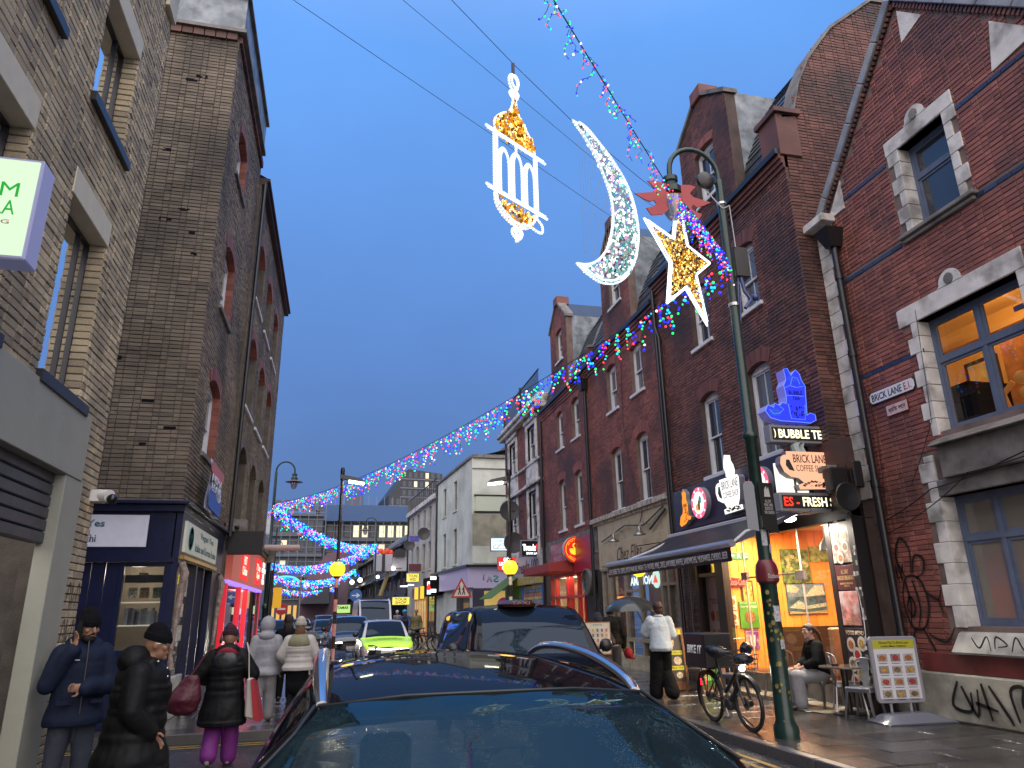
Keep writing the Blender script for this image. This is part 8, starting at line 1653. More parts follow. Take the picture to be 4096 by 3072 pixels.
# scaffolded office block closing the street, red-pink wall, canopy
M_con = mat('grey_blue_cladding', (.06,.075,.105), .6, var=.25, vscale=.15); M_win = mat('dark_window', (.03,.04,.06), .25); M_litw = emitm('office_window_lit', (1,.85,.55), 1.1)
T = thing('office_block', 'long grey office block wrapped in scaffolding across the end of the street', 'building', (0,112,0))
s = MB(); s.box(-9.5,-2.5,104,125,0,15.2); s.box(-2.5,14.5,111,130,0,17.3); s.box(14.5,34,112,130,0,17.4); s.build('block', M_con, T); bb(T, 'side_block', mat('pale_block', (.3,.33,.37), .6, var=.1, vscale=.3), -16,-9.6,120,135,0,17.5)
s = MB(); s.box(.5,3.2,114,128,17.3,20.2); s.box(-4,9,116,128,17.3,18.2); s.build('roof_plant', mat('blue_grey_louvre', (.06,.085,.15), .5), T)
for j in range(6):
    z = 1.2 + j * 2.75
    s = MB(); s.box(-9.9,14.6,103.6 if j < 6 else 110,104, z - .14, z + .1) if False else s.box(-9.9,-2.4,103.4,104, z - .14, z + .1); s.box(-2.4,14.6,110.2,111, z - .14, z + .1); s.build('floor_slab', mat('slab_grey', (.11,.125,.15), .6), T)
    for k in range(6): bb(T, 'window', M_litw if (j, k) in ((3,1), (2,1)) else M_win, -9 + k * 1.15,-8.3 + k * 1.15,103.9,103.99, z + .6, z + 2.1)
    for k in range(13): bb(T, 'window', M_litw if j == 4 and k in (3,4,6,7,8,9) or (j == 3 and k in (4,6)) else M_win, -2 + k * 1.28,-1.15 + k * 1.28,110.85,110.99, z + .5, z + 2.2)
s = MB(); rnd = random.Random(5)
for z in [1 + .95 * j for j in range(17)]: s.box(-10.2,-2.2,103.0,103.05, z, z + .05); s.box(-2.2,14.8,109.8,109.85, z, z + .05)
for k in range(8): s.box(-10.2 + k * 1.15,-10.14 + k * 1.15,103.0,103.06,0,17)
for k in range(15): s.box(-2.2 + k * 1.2,-2.14 + k * 1.2,109.8,109.86,0,18.6)
s.build('scaffold_pole', mat('scaffold_steel', (.15,.17,.2), .4, metal=.5), T, kind='stuff')
bb(T, 'debris_netting', mat('blue_netting', (.05,.10,.22), .8), -3.2,12,109.6,109.7,14.9,17.2)
for k in range(9): bb(T, 'louvre_slat', mat('louvre_blue', (.25,.33,.42), .5), 13.5,33,111.2,111.3,13.4 + k * .42,13.62 + k * .42)
T = thing('pink_end_wall', 'dull pink gable wall with a dark canopy at the bend of the street', 'building', (-5,95,0)); pr(T, 'wall', mat('dull_pink', (.12,.07,.09), .7, var=.2, vscale=.5), [(-4.6,0), (1.3,0), (1.3,9.6), (-1.5,9.4), (-4.6,5.5)], Fr((0,98,0), (1,0,0), (0,-1,0)), -3,0)
s = MB(); s.hexa([(-4.6,94,3.0), (-.9,94,3.0), (-.9,98,3.0), (-4.6,98,3.0), (-1.6,94.2,5.9), (-1.2,94.2,5.9), (-1.0,98,5.9), (-1.6,98,5.9)]); s.build('canopy', mat('dark_canopy', (.03,.03,.035), .6), T)
T = thing('arcade_front', 'low glazed arcade with warm lit windows at the far left end', 'building', (-8,98,0)); bb(T, 'wall', mat('arcade_grey', (.06,.06,.07), .6), -12,-4.7,99,102,0,6.3)
for k in range(10): bb(T, 'window', emitm('warm_far_window', (1,.55,.15), .35 if k % 3 else .7), -11.5 + k * .68,-11.1 + k * .68,98.9,99,.6,2.9)
s = MB(); s.box(-12,-4.7,98.6,98.7,3.6,3.7); s.box(-12,-4.7,98.6,98.7,4.6,4.7)
for k in range(20): s.tube([(-12 + k * .365,98.65,3.7), (-11.82 + k * .365,98.65,4.6)], .03,4); s.tube([(-11.63 + k * .365,98.65,3.7), (-11.82 + k * .365,98.65,4.6)], .03,4)
s.build('balustrade', mat('balustrade_grey', (.14,.15,.17), .5), T)
T = thing('tower_block', 'tall grey tower block with rows of pale bands behind the garland', 'building', (20,165,0)); s = MB()
M_tow = mat('tower_grey', (.026,.031,.045), .5); Ft = Fr((10.3,165,0), (1,.12,0), (.12,-1,0)); s.prism([(0,0), (12.6,0), (12.6,33), (4.4,33.8), (0,27.5)], Ft, -14,0) ; s.build('body', M_tow, T)
bb(T, 'side_wing', M_tow, 10.3 + 12.6,10.3 + 15.2,166.6,180,0,31.5)
for j in range(14):
    z = 4 + j * 2.1; x0 = 0 if z < 26.5 else 2.6
    fb(T, 'pale_band', mat('tower_band', (.13,.15,.19), .5), Ft, x0,12.6, z, z + .28,0,.12)
    for k in range(9):
        a = .4 + k * 1.35
        if a < x0: continue
        fb(T, 'window', M_litw if (j, k) in ((12,4), (12,6), (13,6)) else mat('tower_window', (.03,.045,.07), .2), Ft, a, a + .75, z + .45, z + 1.75,.0,.06)
# left side beyond the arched house
T = thing('far_left_building', 'low pale building with a round logo beyond the left houses', 'building', (-9,50,0)); bb(T, 'wall', mat('pale_far_wall', (.22,.24,.27), .7), -20,-6.6,52,80,0,8.8); s = MB(); s.lathe((-6.9,51.9,9.2), [(1.0,0), (1.0,-.05), (.9,-.05), (.9,0)], 24, 'Y'); s.lathe((-6.9,51.95,9.2), [(1.2,0), (1.2,-.01), (.01,-.01)], 24, 'Y'); s.build('round_logo', mat('logo_grey', (.2,.23,.3), .5), T)
T = thing('brown_terrace', 'dim brown terrace behind the left lamp column', 'building', (-11,30,0)); bb(T, 'wall', M_darkb, -22,-8.5,27,50,0,7.5)
# ------------------------------------------------------------------ people
def cap(mb, p0, p1, r0, r1, n=14):
    p0, p1 = Vector(p0), Vector(p1); t = (p1 - p0); L0 = t.length
    if L0 < 1e-5: mb.ball(p0, r0, n, 8); return
    t /= L0; a = t.orthogonal().normalized(); b = t.cross(a); rg = []
    for k in range(5): q = math.pi / 2 * k / 4; rg.append((p0 - t * r0 * math.cos(q), max(1e-3, r0 * math.sin(q))))
    for k in range(5): q = math.pi / 2 * k / 4; rg.append((p1 + t * r1 * math.sin(q), max(1e-3, r1 * math.cos(q))))
    mb.ring([[c + (a * math.cos(6.283 * i / n) + b * math.sin(6.283 * i / n)) * r for i in range(n)] for c, r in rg])
def elp(mb, c, rx, ry, rz, rot=None, n=18, m=12):
    c = Vector(c); M = rot or Matrix.Identity(3); rg = []
    for j in range(m + 1):
        q = math.pi * j / m; rg.append([c + M @ Vector((rx * max(1e-3, math.sin(q)) * math.cos(6.283 * i / n), ry * max(1e-3, math.sin(q)) * math.sin(6.283 * i / n), -rz * math.cos(q))) for i in range(n)])
    mb.ring(rg)
def melt(name, mb, m, parent, vox=.012, it=6, fac=.5, wr=0, dec=None):
    """fuse overlapping volumes into one continuous skin and relax it"""
    me = bpy.data.meshes.new('tmp'); me.from_pydata([tuple(v) for v in mb.v], [], mb.f)
    bm = bmesh.new(); bm.from_mesh(me); bmesh.ops.recalc_face_normals(bm, faces=bm.faces); bm.to_mesh(me); bm.free()
    o = bpy.data.objects.new('tmp', me); COL.objects.link(o)
    r = o.modifiers.new('r', 'REMESH'); r.mode = 'VOXEL'; r.voxel_size = vox; r.use_smooth_shade = True
    if it: q = o.modifiers.new('s', 'SMOOTH'); q.iterations = it; q.factor = fac
    if wr:
        tx = bpy.data.textures.get('wrinkle') or bpy.data.textures.new('wrinkle', 'CLOUDS'); tx.noise_scale = .16; q = o.modifiers.new('d', 'DISPLACE'); q.texture = tx; q.strength = wr; q.mid_level = .5; q.texture_coords = 'LOCAL'
    dg = bpy.context.evaluated_depsgraph_get(); ne = bpy.data.meshes.new_from_object(o.evaluated_get(dg)); bpy.data.objects.remove(o); bpy.data.meshes.remove(me)
    ne.name = name; ne.materials.clear(); ne.polygons.foreach_set('use_smooth', [True] * len(ne.polygons))
    return link(name, ne, m, parent)
SKIN = mat('skin_brown', (.28,.15,.095), .5, var=.08, vscale=20); SKINL = mat('skin_light', (.42,.25,.18), .5, var=.08, vscale=20); SKIND = mat('skin_dark', (.09,.045,.03), .45)
HAIR = mat('dark_hair', (.012,.008,.006), .4, bump=.6, bscale=180); EYE = mat('eye_white', (.5,.48,.45), .2); IRIS = mat('iris', (.02,.012,.01), .15); LIP = mat('lip', (.22,.07,.06), .4)
def V(*a): return Vector(a)
def trunk(mb, secs, k=22, q=0, qn=9):
    """closed loft of oval sections (x, y, z, rx, ry); q puffs it out between seams"""
    n = 44; rg = []; Sx = [Vector(c) for c in [s_[:3] for s_ in secs]]
    for i in range(n + 1):
        t = i / n * (len(secs) - 1); j = min(int(t), len(secs) - 2); f = t - j; f = f * f * (3 - 2 * f); a, b = secs[j], secs[j + 1]; c = [a[m] + (b[m] - a[m]) * f for m in range(5)]; pf = q * abs(math.sin(math.pi * i / n * qn)) if 0 < i < n else 0
        rg.append([Vector((c[0] + (c[3] + pf) * math.cos(6.283 * m / k), c[1] + (c[4] + pf) * math.sin(6.283 * m / k), c[2])) for m in range(k)])
    mb.ring(rg)
def hand(mb, wrist, fwd, side, curl=.5, s=1.0):
    """palm, four unequal bent fingers, thumb from the side of the palm"""
    f = fwd.normalized(); sd = (side - f * side.dot(f)).normalized(); up = f.cross(sd)
    palm = wrist + f * .05 * s; M = Matrix((sd, f, up)).transposed()
    elp(mb, palm, .040 * s, .052 * s, .017 * s, M, 12,8); cap(mb, wrist - f * .02, wrist + f * .02,.026 * s, .027 * s, 10)
    for k, (o, L0) in enumerate(((-.030,.062), (-.010,.074), (.011,.070), (.030,.054))):
        a = wrist + f * .088 * s + sd * o * s; d = f; L0 *= s; r = .0092 * s
        for q in range(3): ang = curl * (.5 + .45 * q); dd = (f * math.cos(ang) - up * math.sin(ang)); b = a + dd * L0 * (.45,.32,.25)[q]; cap(mb, a, b, r, r * .92,8); a = b; r *= .92
    a = wrist + f * .035 * s - sd * .034 * s; b = a + (f * .6 - sd * .7 - up * .25).normalized() * .038 * s; cap(mb, a, b, .013 * s, .0105 * s, 8); c_ = b + (f * .9 - sd * .1 - up * .35).normalized() * .03 * s; cap(mb, b, c_, .0105 * s, .009 * s, 8)
def person(lab, x, y, z0, head, J, skin=None, vox=.011, lookyaw=0, lookpitch=0, hs=1.0, hair=None, beard=False, hands=True, curl=(.5,.5), grp=None, handside=(1,1)):
    """J: joints in local metres, x to the person's right, y forward, z up"""
    T = thing('person', lab, 'person', (x, y, z0), grp); T.rotation_euler = (0,0, head); skin = skin or SKIN
    g = lambda k: Vector(J[k]); mb = MB()
    ch, pv, nk, hd = g('chest'), g('pelvis'), g('neck'), g('head')
    Mh = (Euler((lookpitch, 0, lookyaw)).to_matrix())
    H = lambda a, b, c: hd + Mh @ Vector((a * hs, b * hs, c * hs))
    elp(mb, pv, .155,.11,.12); elp(mb, pv.lerp(ch, .5), .135,.095,.16); elp(mb, ch, .165,.11,.19); cap(mb, g('shR'), g('shL'), .062,.062)
    cap(mb, nk, H(0,-.01,-.06), .058,.055); elp(mb, H(0,-.012,.02), .077 * hs, .098 * hs, .105 * hs, Mh); elp(mb, H(0,.022,-.045), .058 * hs, .066 * hs, .070 * hs, Mh); elp(mb, H(0,.07,-.085), .026 * hs, .024 * hs, .022 * hs, Mh)
    cap(mb, H(0,.085,.03), H(0,.108,-.012), .010 * hs, .0155 * hs, 8); elp(mb, H(0,.078,.045), .048 * hs, .018 * hs, .012 * hs, Mh); elp(mb, H(0,.083,-.048), .024 * hs, .014 * hs, .012 * hs, Mh)
    for s_ in (-1,1): elp(mb, H(s_ * .079,-.01,.0), .010 * hs, .020 * hs, .032 * hs, Mh, 10,8); elp(mb, H(s_ * .045,.062,-.01), .022 * hs, .02 * hs, .02 * hs, Mh, 10,8)
    for s_ in ('R', 'L'):
        cap(mb, g('sh' + s_), g('el' + s_), .048,.038); cap(mb, g('el' + s_), g('wr' + s_), .038,.026)
        cap(mb, g('hp' + s_), g('kn' + s_), .085,.055); cap(mb, g('kn' + s_), g('an' + s_), .055,.036); f_ = Vector(J.get('toe' + s_, g('an' + s_) + V(0,.16,-.06))); cap(mb, g('an' + s_) + V(0,-.03,-.035), f_, .036,.028)
        if hands:
            d = g('wr' + s_) - g('el' + s_); sg = 1 if s_ == 'R' else -1; fw = Vector(J.get('hf' + s_, d)); sdv = Vector(J.get('hs' + s_, (0,-1,0))) 
            hand(mb, g('wr' + s_), fw, sdv, curl[0 if s_ == 'R' else 1])
    B = melt('body', mb, skin, T, vox, 3,.4)
    for s_ in (-1,1):
        s = MB(); s.ball(H(s_ * .031,.074,.022), .0125 * hs, 10,8); s.build0 = 0; e = MBl('eye', s, EYE, T); s = MB(); s.ball(H(s_ * .031,.0815,.021), .0065 * hs, 8,6); MBl('iris', s, IRIS, T); s = MB(); cap(s, H(s_ * .018,.090,.043), H(s_ * .045,.082,.046), .0045,.0035,6); MBl('eyebrow', s, HAIR, T)
    s = MB(); cap(s, H(-.019,.094,-.050), H(.019,.094,-.050), .0055,.0055,6); MBl('mouth', s, LIP, T)
    if beard: s = MB(); elp(s, H(0,.040,-.075), .062 * hs, .058 * hs, .050 * hs, Mh); elp(s, H(0,.088,-.034), .03 * hs, .012 * hs, .008 * hs, Mh); melt('beard', s, HAIR, T, .008,3,.5,.006)
    T['_h'] = 0; del T['_h']
    return T, g, H, Mh
def MBl(name, mb, m, T, **k):
    o0 = ORG[T.name]; mb.v = [(v[0] + o0.x, v[1] + o0.y, v[2] + o0.z) for v in mb.v]; return mb.build(name, m, T, smooth=True, **k)
def std(h=1.0, dx=0):
    J = dict(pelvis=(0,0,.95), chest=(0,0,1.30), neck=(0,-.01,1.48), head=(0,.02,1.66), shR=(.18,-.01,1.42), shL=(-.18,-.01,1.42), elR=(.25,-.04,1.14), elL=(-.25,-.04,1.14), wrR=(.26,.06,.90), wrL=(-.26,.06,.90), hpR=(.09,0,.92), hpL=(-.09,0,.92), knR=(.10,.03,.50), knL=(-.10,.03,.50), anR=(.11,0,.09), anL=(-.11,0,.09))
    return {k: tuple(c * h for c in v) for k, v in J.items()}
def sleeves(mb, g, r=(.085,.075,.062), to=.96):
    for s_ in ('R', 'L'): cap(mb, g('sh' + s_), g('el' + s_), r[0], r[1]); cap(mb, g('el' + s_), g('el' + s_).lerp(g('wr' + s_), to), r[1], r[2])
def coat(T, g, m, hem=.80, w=.0, flare=.03, r=(.088,.078,.066), vox=.013, wr=.02, quilt=0, name='coat', hood=None, to=.96, depth=.0):
    mb = MB(); pv, ch = g('pelvis'), g('chest'); top = g('neck')
    fl = flare; d2 = depth
    trunk(mb, [(pv.x, pv.y, hem, .20 + w + fl, .15 + w + d2 + fl), (pv.x, pv.y, hem + .05,.205 + w + fl, .155 + w + d2 + fl), (pv.x, pv.y, max(pv.z, hem + .1), .195 + w, .145 + w + d2), (pv.x * .5 + ch.x * .5, (pv.y + ch.y) / 2, (max(pv.z, hem + .1) + ch.z) / 2,.178 + w, .13 + w + d2), (ch.x, ch.y, ch.z, .19 + w, .14 + w + d2), (ch.x, ch.y, ch.z + .1,.175 + w, .12 + w)], q=.016 if quilt else .004)
    elp(mb, g('chest') + V(0,0,.06), .19 + w, .135 + w + depth, .15); cap(mb, g('shR'), g('shL'), r[0], r[0]); cap(mb, ch, top + V(0,0,-.02), .12,.088); sleeves(mb, g, r, to)
    if hood: 
        elp(mb, top + V(0,-.06,.02), .15,.11,.09); cap(mb, top + V(-.1,.03,.03), top + V(.1,.03,.03), .045,.045)
    return melt(name, mb, m, T, vox, 4 if not quilt else 2,.5, wr * .8)
def trousers(T, g, m, r=(.108,.078,.068), to=1.0, vox=.013, wr=.018, top=.06, name='trousers', wide=0):
    mb = MB(); elp(mb, g('pelvis') + V(0,0,.0), .175,.128,.12 + top)
    for s_ in ('R', 'L'): cap(mb, g('hp' + s_), g('kn' + s_), r[0], r[1]); cap(mb, g('kn' + s_), g('kn' + s_).lerp(g('an' + s_), to), r[1], r[2])
    return melt(name, mb, m, T, vox, 3,.5, wr)
def shoes(T, g, m, J):
    for s_ in ('R', 'L'):
        a = g('an' + s_); t = Vector(J.get('toe' + s_, a + V(0,.16,-.05))); mb = MB(); cap(mb, a + V(0,-.04,-.04), t, .048,.042,12); cap(mb, a + V(0,0,.0), a + V(0,0,-.03), .05,.05); elp(mb, (a + t) / 2 + V(0,0,-.025), .048,.13,.022); melt('shoe', mb, m, T, .01,3)
def beanie(T, H, Mh, m, name='beanie', up=.115, rib=True, slouch=0, hs=1.0):
    mb = MB(); elp(mb, H(0,-.018,.055), .092 * hs, .112 * hs, .100 * hs, Mh); elp(mb, H(0,-.035 - slouch, .105), .075,.088,.078, Mh); 
    o = melt(name, mb, m, T, .009,2,.5,.006)
    # keep only what lies above the brow line
    bm = bmesh.new(); bm.from_mesh(o.data); pl = H(0,.0,.038); nn = Mh @ Vector((0,.12,1)); bmesh.ops.bisect_plane(bm, geom=list(bm.verts) + list(bm.edges) + list(bm.faces), plane_co=pl, plane_no=nn, clear_inner=True); bm.to_mesh(o.data); bm.free()
    mb = MB(); mb.ring([[H((.086 + d) * math.cos(a), -.016 + (.106 + d) * math.sin(a), z - .012 * math.sin(a)) for a in [6.283 * k / 24 for k in range(24)]] for z, d in ((.028,-.006), (.030,.004), (.05,.009), (.078,.008), (.084,.002), (.084,-.01))], True, False); MBl('cuff', mb, m, T)
M_knitb = mat('black_knit', (.005,.005,.007), .9, spec=.15, bump=.5, bscale=120); M_parka = mat('navy_parka', (.008,.014,.034), .75, spec=.2, bump=.12, bscale=14); M_puff = mat('black_puffer', (.0045,.005,.006), .6, spec=.22, bump=.12, bscale=12); M_jean = mat('dark_jeans', (.028,.036,.055), .8, var=.25, vscale=8, bump=.2, bscale=60); M_blkcl = mat('black_cloth', (.005,.005,.006), .85, spec=.15)
M_shoe = mat('dark_shoe', (.012,.012,.013), .4)
# man on the phone leaning by the garage pier
J = std(.94); J.update(head=(.0,.05,1.55), elR=(.26,.05,1.08), wrR=(.12,.165,1.37), hfR=(-.15,-.06,.95), hsR=(-.2,1,0), elL=(-.25,.04,1.04), wrL=(.0,.24,1.05), hfL=(1,.05,.12), hsL=(0,0,1), knR=(.12,.05,.47), anR=(.16,.04,.09))
T, g, H, Mh = person('bearded man in a navy parka talking on a phone by the garage pier', -2.22,7.62,.12, R(-152), J, SKIN, .0075, R(18), R(-12), beard=True, curl=(.5,.9))
coat(T, g, M_parka, .74,.02,.02, wr=.03, hood=True, name='parka'); s = MB(); s.tube([(0,.185,.84), (0,.175,1.0), (.0,.165,1.3), (0,.14,1.44)], .005,5); MBl('zip', s, M_dgrey, T); [MBl('pocket_flap', MB().box(sx * .13 - .06, sx * .13 + .06,.155,.185,.92,.95), M_parka, T) for sx in (-1,1)]; trousers(T, g, M_jean); shoes(T, g, M_shoe, J); beanie(T, H, Mh, M_knitb)
s = MB(); s.hexa([H(.082,-.01,-.07), H(.094,-.01,-.07), H(.094,.06,-.075), H(.082,.06,-.075), H(.086,-.02,.07), H(.098,-.02,.07), H(.098,.05,.065), H(.086,.05,.065)]); MBl('phone', s, mat('phone_black', (.01,.01,.012), .1), T)
s = MB(); cap(s, g('chest') + V(.06,.165,.06), g('chest') + V(.105,.155,.062), .004,.004,6); MBl('chest_logo', s, M_white, T)
# man in long black puffer walking right
J = std(.93); J.update(head=(0,.10,1.53), neck=(0,.04,1.37), chest=(0,.02,1.21), elR=(.24,-.02,1.05), wrR=(.17,.12,.89), elL=(-.24,-.02,1.05), wrL=(-.17,.12,.89), knR=(.09,.12,.5), anR=(.09,.16,.10), knL=(-.09,-.02,.48), anL=(-.09,-.24,.14))
T, g, H, Mh = person('man in a long black puffer coat and beanie walking past the navy shop', -1.52,6.75,0, R(-80), J, SKIN, .008, R(-5), R(-10), beard=False)
coat(T, g, M_puff, .58,.045,.05, wr=.035, r=(.10,.09,.075), hood=True, name='puffer_coat', depth=.03, quilt=1); trousers(T, g, M_blkcl); shoes(T, g, M_shoe, J); beanie(T, H, Mh, M_knitb)
mb = MB(); elp(mb, g('neck') + V(0,-.10,.05), .16,.13,.12); melt('hood', mb, M_puff, T, .013,3,.5,.02)
s = MB(); 
for sx in (-1,1): cap(s, H(sx * .084,-.01,.018), H(sx * .045,.092,.022), .003,.003,6)
MBl('spectacles', s, mat('steel_specs', (.5,.5,.5), .2, metal=1), T); 
for p in (V(.15,.12,1.41), V(.05,.19,1.35), V(.09,.2,1.29)): s = MB(); s.ball(p, .012,8,6); MBl('popper', s, M_chr, T)
# woman with purple trousers
J = std(.885); J.update(elR=(.32,.02,1.04), wrR=(.29,.17,.95), elL=(-.34,-.02,1.04), wrL=(-.27,.17,.98), knR=(.10,.08,.47), anR=(.10,.10,.09), knL=(-.09,.04,.46), anL=(-.10,-.16,.14), toeL=(-.10,-.06,.03))
T, g, H, Mh = person('woman in a black padded coat, maroon beanie, headphones and purple trousers', -1.32,10.3,0, R(0), J, SKIN, .009,0, R(-8))
coat(T, g, M_puff, .46,.025,.055, wr=.03, r=(.105,.092,.075), name='padded_coat', hood=True, quilt=1); trousers(T, g, mat('purple_trousers', (.15,.014,.17), .7, bump=.3, bscale=25), r=(.125,.105,.10)); shoes(T, g, mat('pale_shoe', (.4,.36,.33), .6), J); beanie(T, H, Mh, mat('maroon_knit', (.035,.008,.018), .9, bump=.5, bscale=120))
mb = MB(); rg = [(.115 * math.cos(a), -.02 + .125 * math.sin(a), 1.325 + .012 * math.sin(3 * a)) for a in [6.283 * k / 24 for k in range(25)]]; mb.tube(rg, .045,10, cap=False); MBl('scarf', mb, mat('red_scarf', (.22,.012,.03), .9, bump=.6, bscale=50), T)
mb = MB()
for s_ in (-1,1): mb.tube([H(s_ * .092,-.01,-.01), H(s_ * .118,-.01,-.01)], .04,14)
mb.tube([H(.108 * math.cos(a), -.015,.02 + .125 * math.sin(a)) for a in [math.pi * k / 14 for k in range(15)]], .008,6); MBl('headphones', mb, mat('headphone_black', (.02,.02,.022), .2), T)
mb = MB(); elp(mb, (0,-.15,1.22), .15,.05,.12); melt('hood', mb, mat('wet_hood', (.02,.023,.026), .3), T, .012,3,.5,.015)
P = thing('shoulder_bag', 'dark red shoulder bag carried on the left arm of the woman in purple trousers', 'bag', (-1.78,10.2,.7)); mb = MB(); 
def wl(T0, v): c, s_ = math.cos(T0.rotation_euler.z), math.sin(T0.rotation_euler.z); return Vector((T0.location.x + v[0] * c - v[1] * s_, T0.location.y + v[0] * s_ + v[1] * c, T0.location.z + v[2]))
o0 = ORG[P.name]; mb = MB(); trunk(mb, [(.0,0,-.1,.08,.06), (0,0,-.05,.17,.10), (.01,0,.08,.20,.13), (.04,0,.22,.15,.09), (.08,0,.36,.06,.04)]); melt('bag', mb, mat('oxblood_nylon', (.07,.008,.018), .5, bump=.4, bscale=18), P, .014,3,.5,.04); mb = MB(); mb.tube([(o0.x + .06, o0.y, o0.z + .35), (-1.62,10.22,1.22), (-1.5,10.25,1.40)], .014); mb.build('strap', MATS['oxblood_nylon'], P)
P = thing('tote_bag', 'white and red striped tote bag on the right shoulder of the same woman', 'bag', (-.98,10.25,.55)); s = MB(); s.hexa([(-1.04,10.12,.55), (-.86,10.10,.50), (-.84,10.42,.50), (-1.02,10.44,.55), (-1.06,10.14,1.0), (-.98,10.12,1.0), (-.96,10.40,1.0), (-1.04,10.42,1.0)]); s.build('bag', mat('cream_tote', (.45,.42,.38), .7), P, bev=.02)
s = MB(); s.hexa([(-.93,10.09,.52), (-.85,10.085,.50), (-.83,10.43,.50), (-.90,10.43,.52), (-1.0,10.10,.99), (-.97,10.10,.99), (-.955,10.41,.99), (-.99,10.41,.99)]); s.build('red_stripe', mat('tote_red', (.35,.02,.03), .7), P); s = MB(); s.tube([(-1.03,10.2,.98), (-1.06,10.22,1.3), (-1.10,10.28,1.42), (-1.04,10.36,1.25), (-1.0,10.36,.98)], .008); s.build('handle', MATS['cream_tote'], P)
# couple in pale jackets
J = std(.87); J.update(knR=(.1,.1,.44), anR=(.10,.12,.09), anL=(-.10,-.2,.16), knL=(-.1,.02,.48))
T, g, H, Mh = person('person in a pale grey hooded jacket and jogging trousers walking away', -1.10,13.15,.12, R(0), J, SKIN, .012,0, R(-5))
M_gj = mat('pale_grey_jacket', (.24,.25,.28), .6, bump=.3, bscale=20); coat(T, g, M_gj, .70,.01,.03, wr=.03, r=(.095,.085,.07), name='hooded_jacket'); mb = MB(); elp(mb, H(0,-.02,.03), .125,.14,.15, Mh); elp(mb, g('neck') + V(0,-.03,.02), .14,.13,.09); melt('hood', mb, M_gj, T, .013,3,.5,.015); trousers(T, g, mat('grey_joggers', (.26,.26,.28), .8, bump=.3, bscale=25), r=(.12,.10,.085)); shoes(T, g, mat('grey_shoe', (.12,.12,.13), .6), J)
J = std(.86); J.update(knR=(.1,.06,.43), anL=(-.10,-.16,.13), elR=(.26,.0,1.01), wrR=(.2,.16,.90), elL=(-.27,.0,1.01), wrL=(-.2,.16,.90))
T, g, H, Mh = person('woman in a white knit hat and a green and white puffer jacket', -.56,12.9,.12, R(-3), J, SKINL, .012,0,0)
coat(T, g, mat('white_puffer', (.40,.39,.37), .55, bump=.2, bscale=14), .77,.02,.02, wr=.02, r=(.10,.09,.08), quilt=1, name='puffer_jacket'); mb = MB(); elp(mb, g('chest') + V(0,-.01,.07), .215,.168,.16); cap(mb, g('shR') * .8 + V(0,0,.25), g('shL') * .8 + V(0,0,.25), .088,.088); melt('green_yoke', mb, mat('sage_green', (.17,.17,.10), .6, bump=.2), T, .013,3,.5,.01)
mb = MB(); elp(mb, (0,-.01,.70), .17,.135,.26); elp(mb, (0,0,.56), .18,.14,.18); melt('skirt', mb, M_blkcl, T, .014,3,.5,.01); trousers(T, g, M_blkcl, r=(.1,.06,.05)); shoes(T, g, M_shoe, J); beanie(T, H, Mh, mat('cream_knit', (.42,.40,.34), .9, bump=.6, bscale=90), up=.15)
mb = MB(); elp(mb, H(0,-.06,-.06), .085,.06,.14, Mh); melt('long_hair', mb, mat('auburn_hair', (.12,.05,.02), .5, bump=.5, bscale=120), T, .01,3)
J = std(.90)
T, g, H, Mh = person('dark haired person in dark clothes walking ahead between the pale jacketed pair', -.95,16.2,.12, R(5), J, SKIN, .014); coat(T, g, M_blkcl, .8, wr=.02); trousers(T, g, M_blkcl); shoes(T, g, M_shoe, J); mb = MB(); elp(mb, H(0,-.03,.03), .10,.11,.13, Mh); elp(mb, H(0,-.08,-.1), .10,.06,.16, Mh); melt('hair', mb, HAIR, T, .012,3,.5,.01)
# right side: woman in the white shirt with umbrella
J = std(.98); J.update(elL=(-.24,.12,1.18), wrL=(-.14,.24,1.36), hfL=(0,.1,1), elR=(.23,-.02,1.14), wrR=(.17,.18,1.06), knR=(.10,.10,.48), anR=(.14,-.10,.12), knL=(-.09,.08,.5), anL=(-.1,.14,.09))
T, g, H, Mh = person('woman in a loose pale blue shirt and wide black trousers walking away under an umbrella', 6.10,13.5,.12, R(-6), J, SKINL, .011)
mb = MB()
trunk(mb, [(0,-.03,.84,.20,.18), (0,-.03,.90,.225,.21), (0,-.02,1.1,.20,.17), (0,-.01,1.3,.20,.15), (0,0,1.4,.17,.12)])
elp(mb, (0,0,1.38), .17,.12,.12); cap(mb, g('shR'), g('shL'), .085,.085); sleeves(mb, g, (.10,.105,.075), .9); cap(mb, (0,0,1.38), (0,0,1.47), .11,.07); melt('shirt', mb, mat('pale_blue_shirt', (.36,.42,.48), .8, bump=.5, bscale=14), T, .013,3,.5,.035)
mb = MB(); mb.tube([(.075 * math.cos(a), -.01 + .07 * math.sin(a), 1.485) for a in [6.283 * k / 16 for k in range(17)]], .018,8, cap=False); MBl('collar', mb, MATS['pale_blue_shirt'], T)
trousers(T, g, M_blkcl, r=(.125,.125,.135), wr=.03, name='wide_trousers'); shoes(T, g, M_shoe, J); mb = MB(); elp(mb, H(0,-.02,.035), .10,.115,.115, Mh); elp(mb, H(0,-.06,-.03), .085,.06,.09, Mh); melt('hair', mb, mat('dark_red_hair', (.03,.008,.008), .4, bump=.5, bscale=100), T, .01,3,.5,.008)
P = thing('umbrella', 'black umbrella with wet shine held above the woman in the pale shirt', 'umbrella', (5.85,13.7,1.45)); s = MB(); c0 = Vector((5.84,14.2,1.68)); rg = []
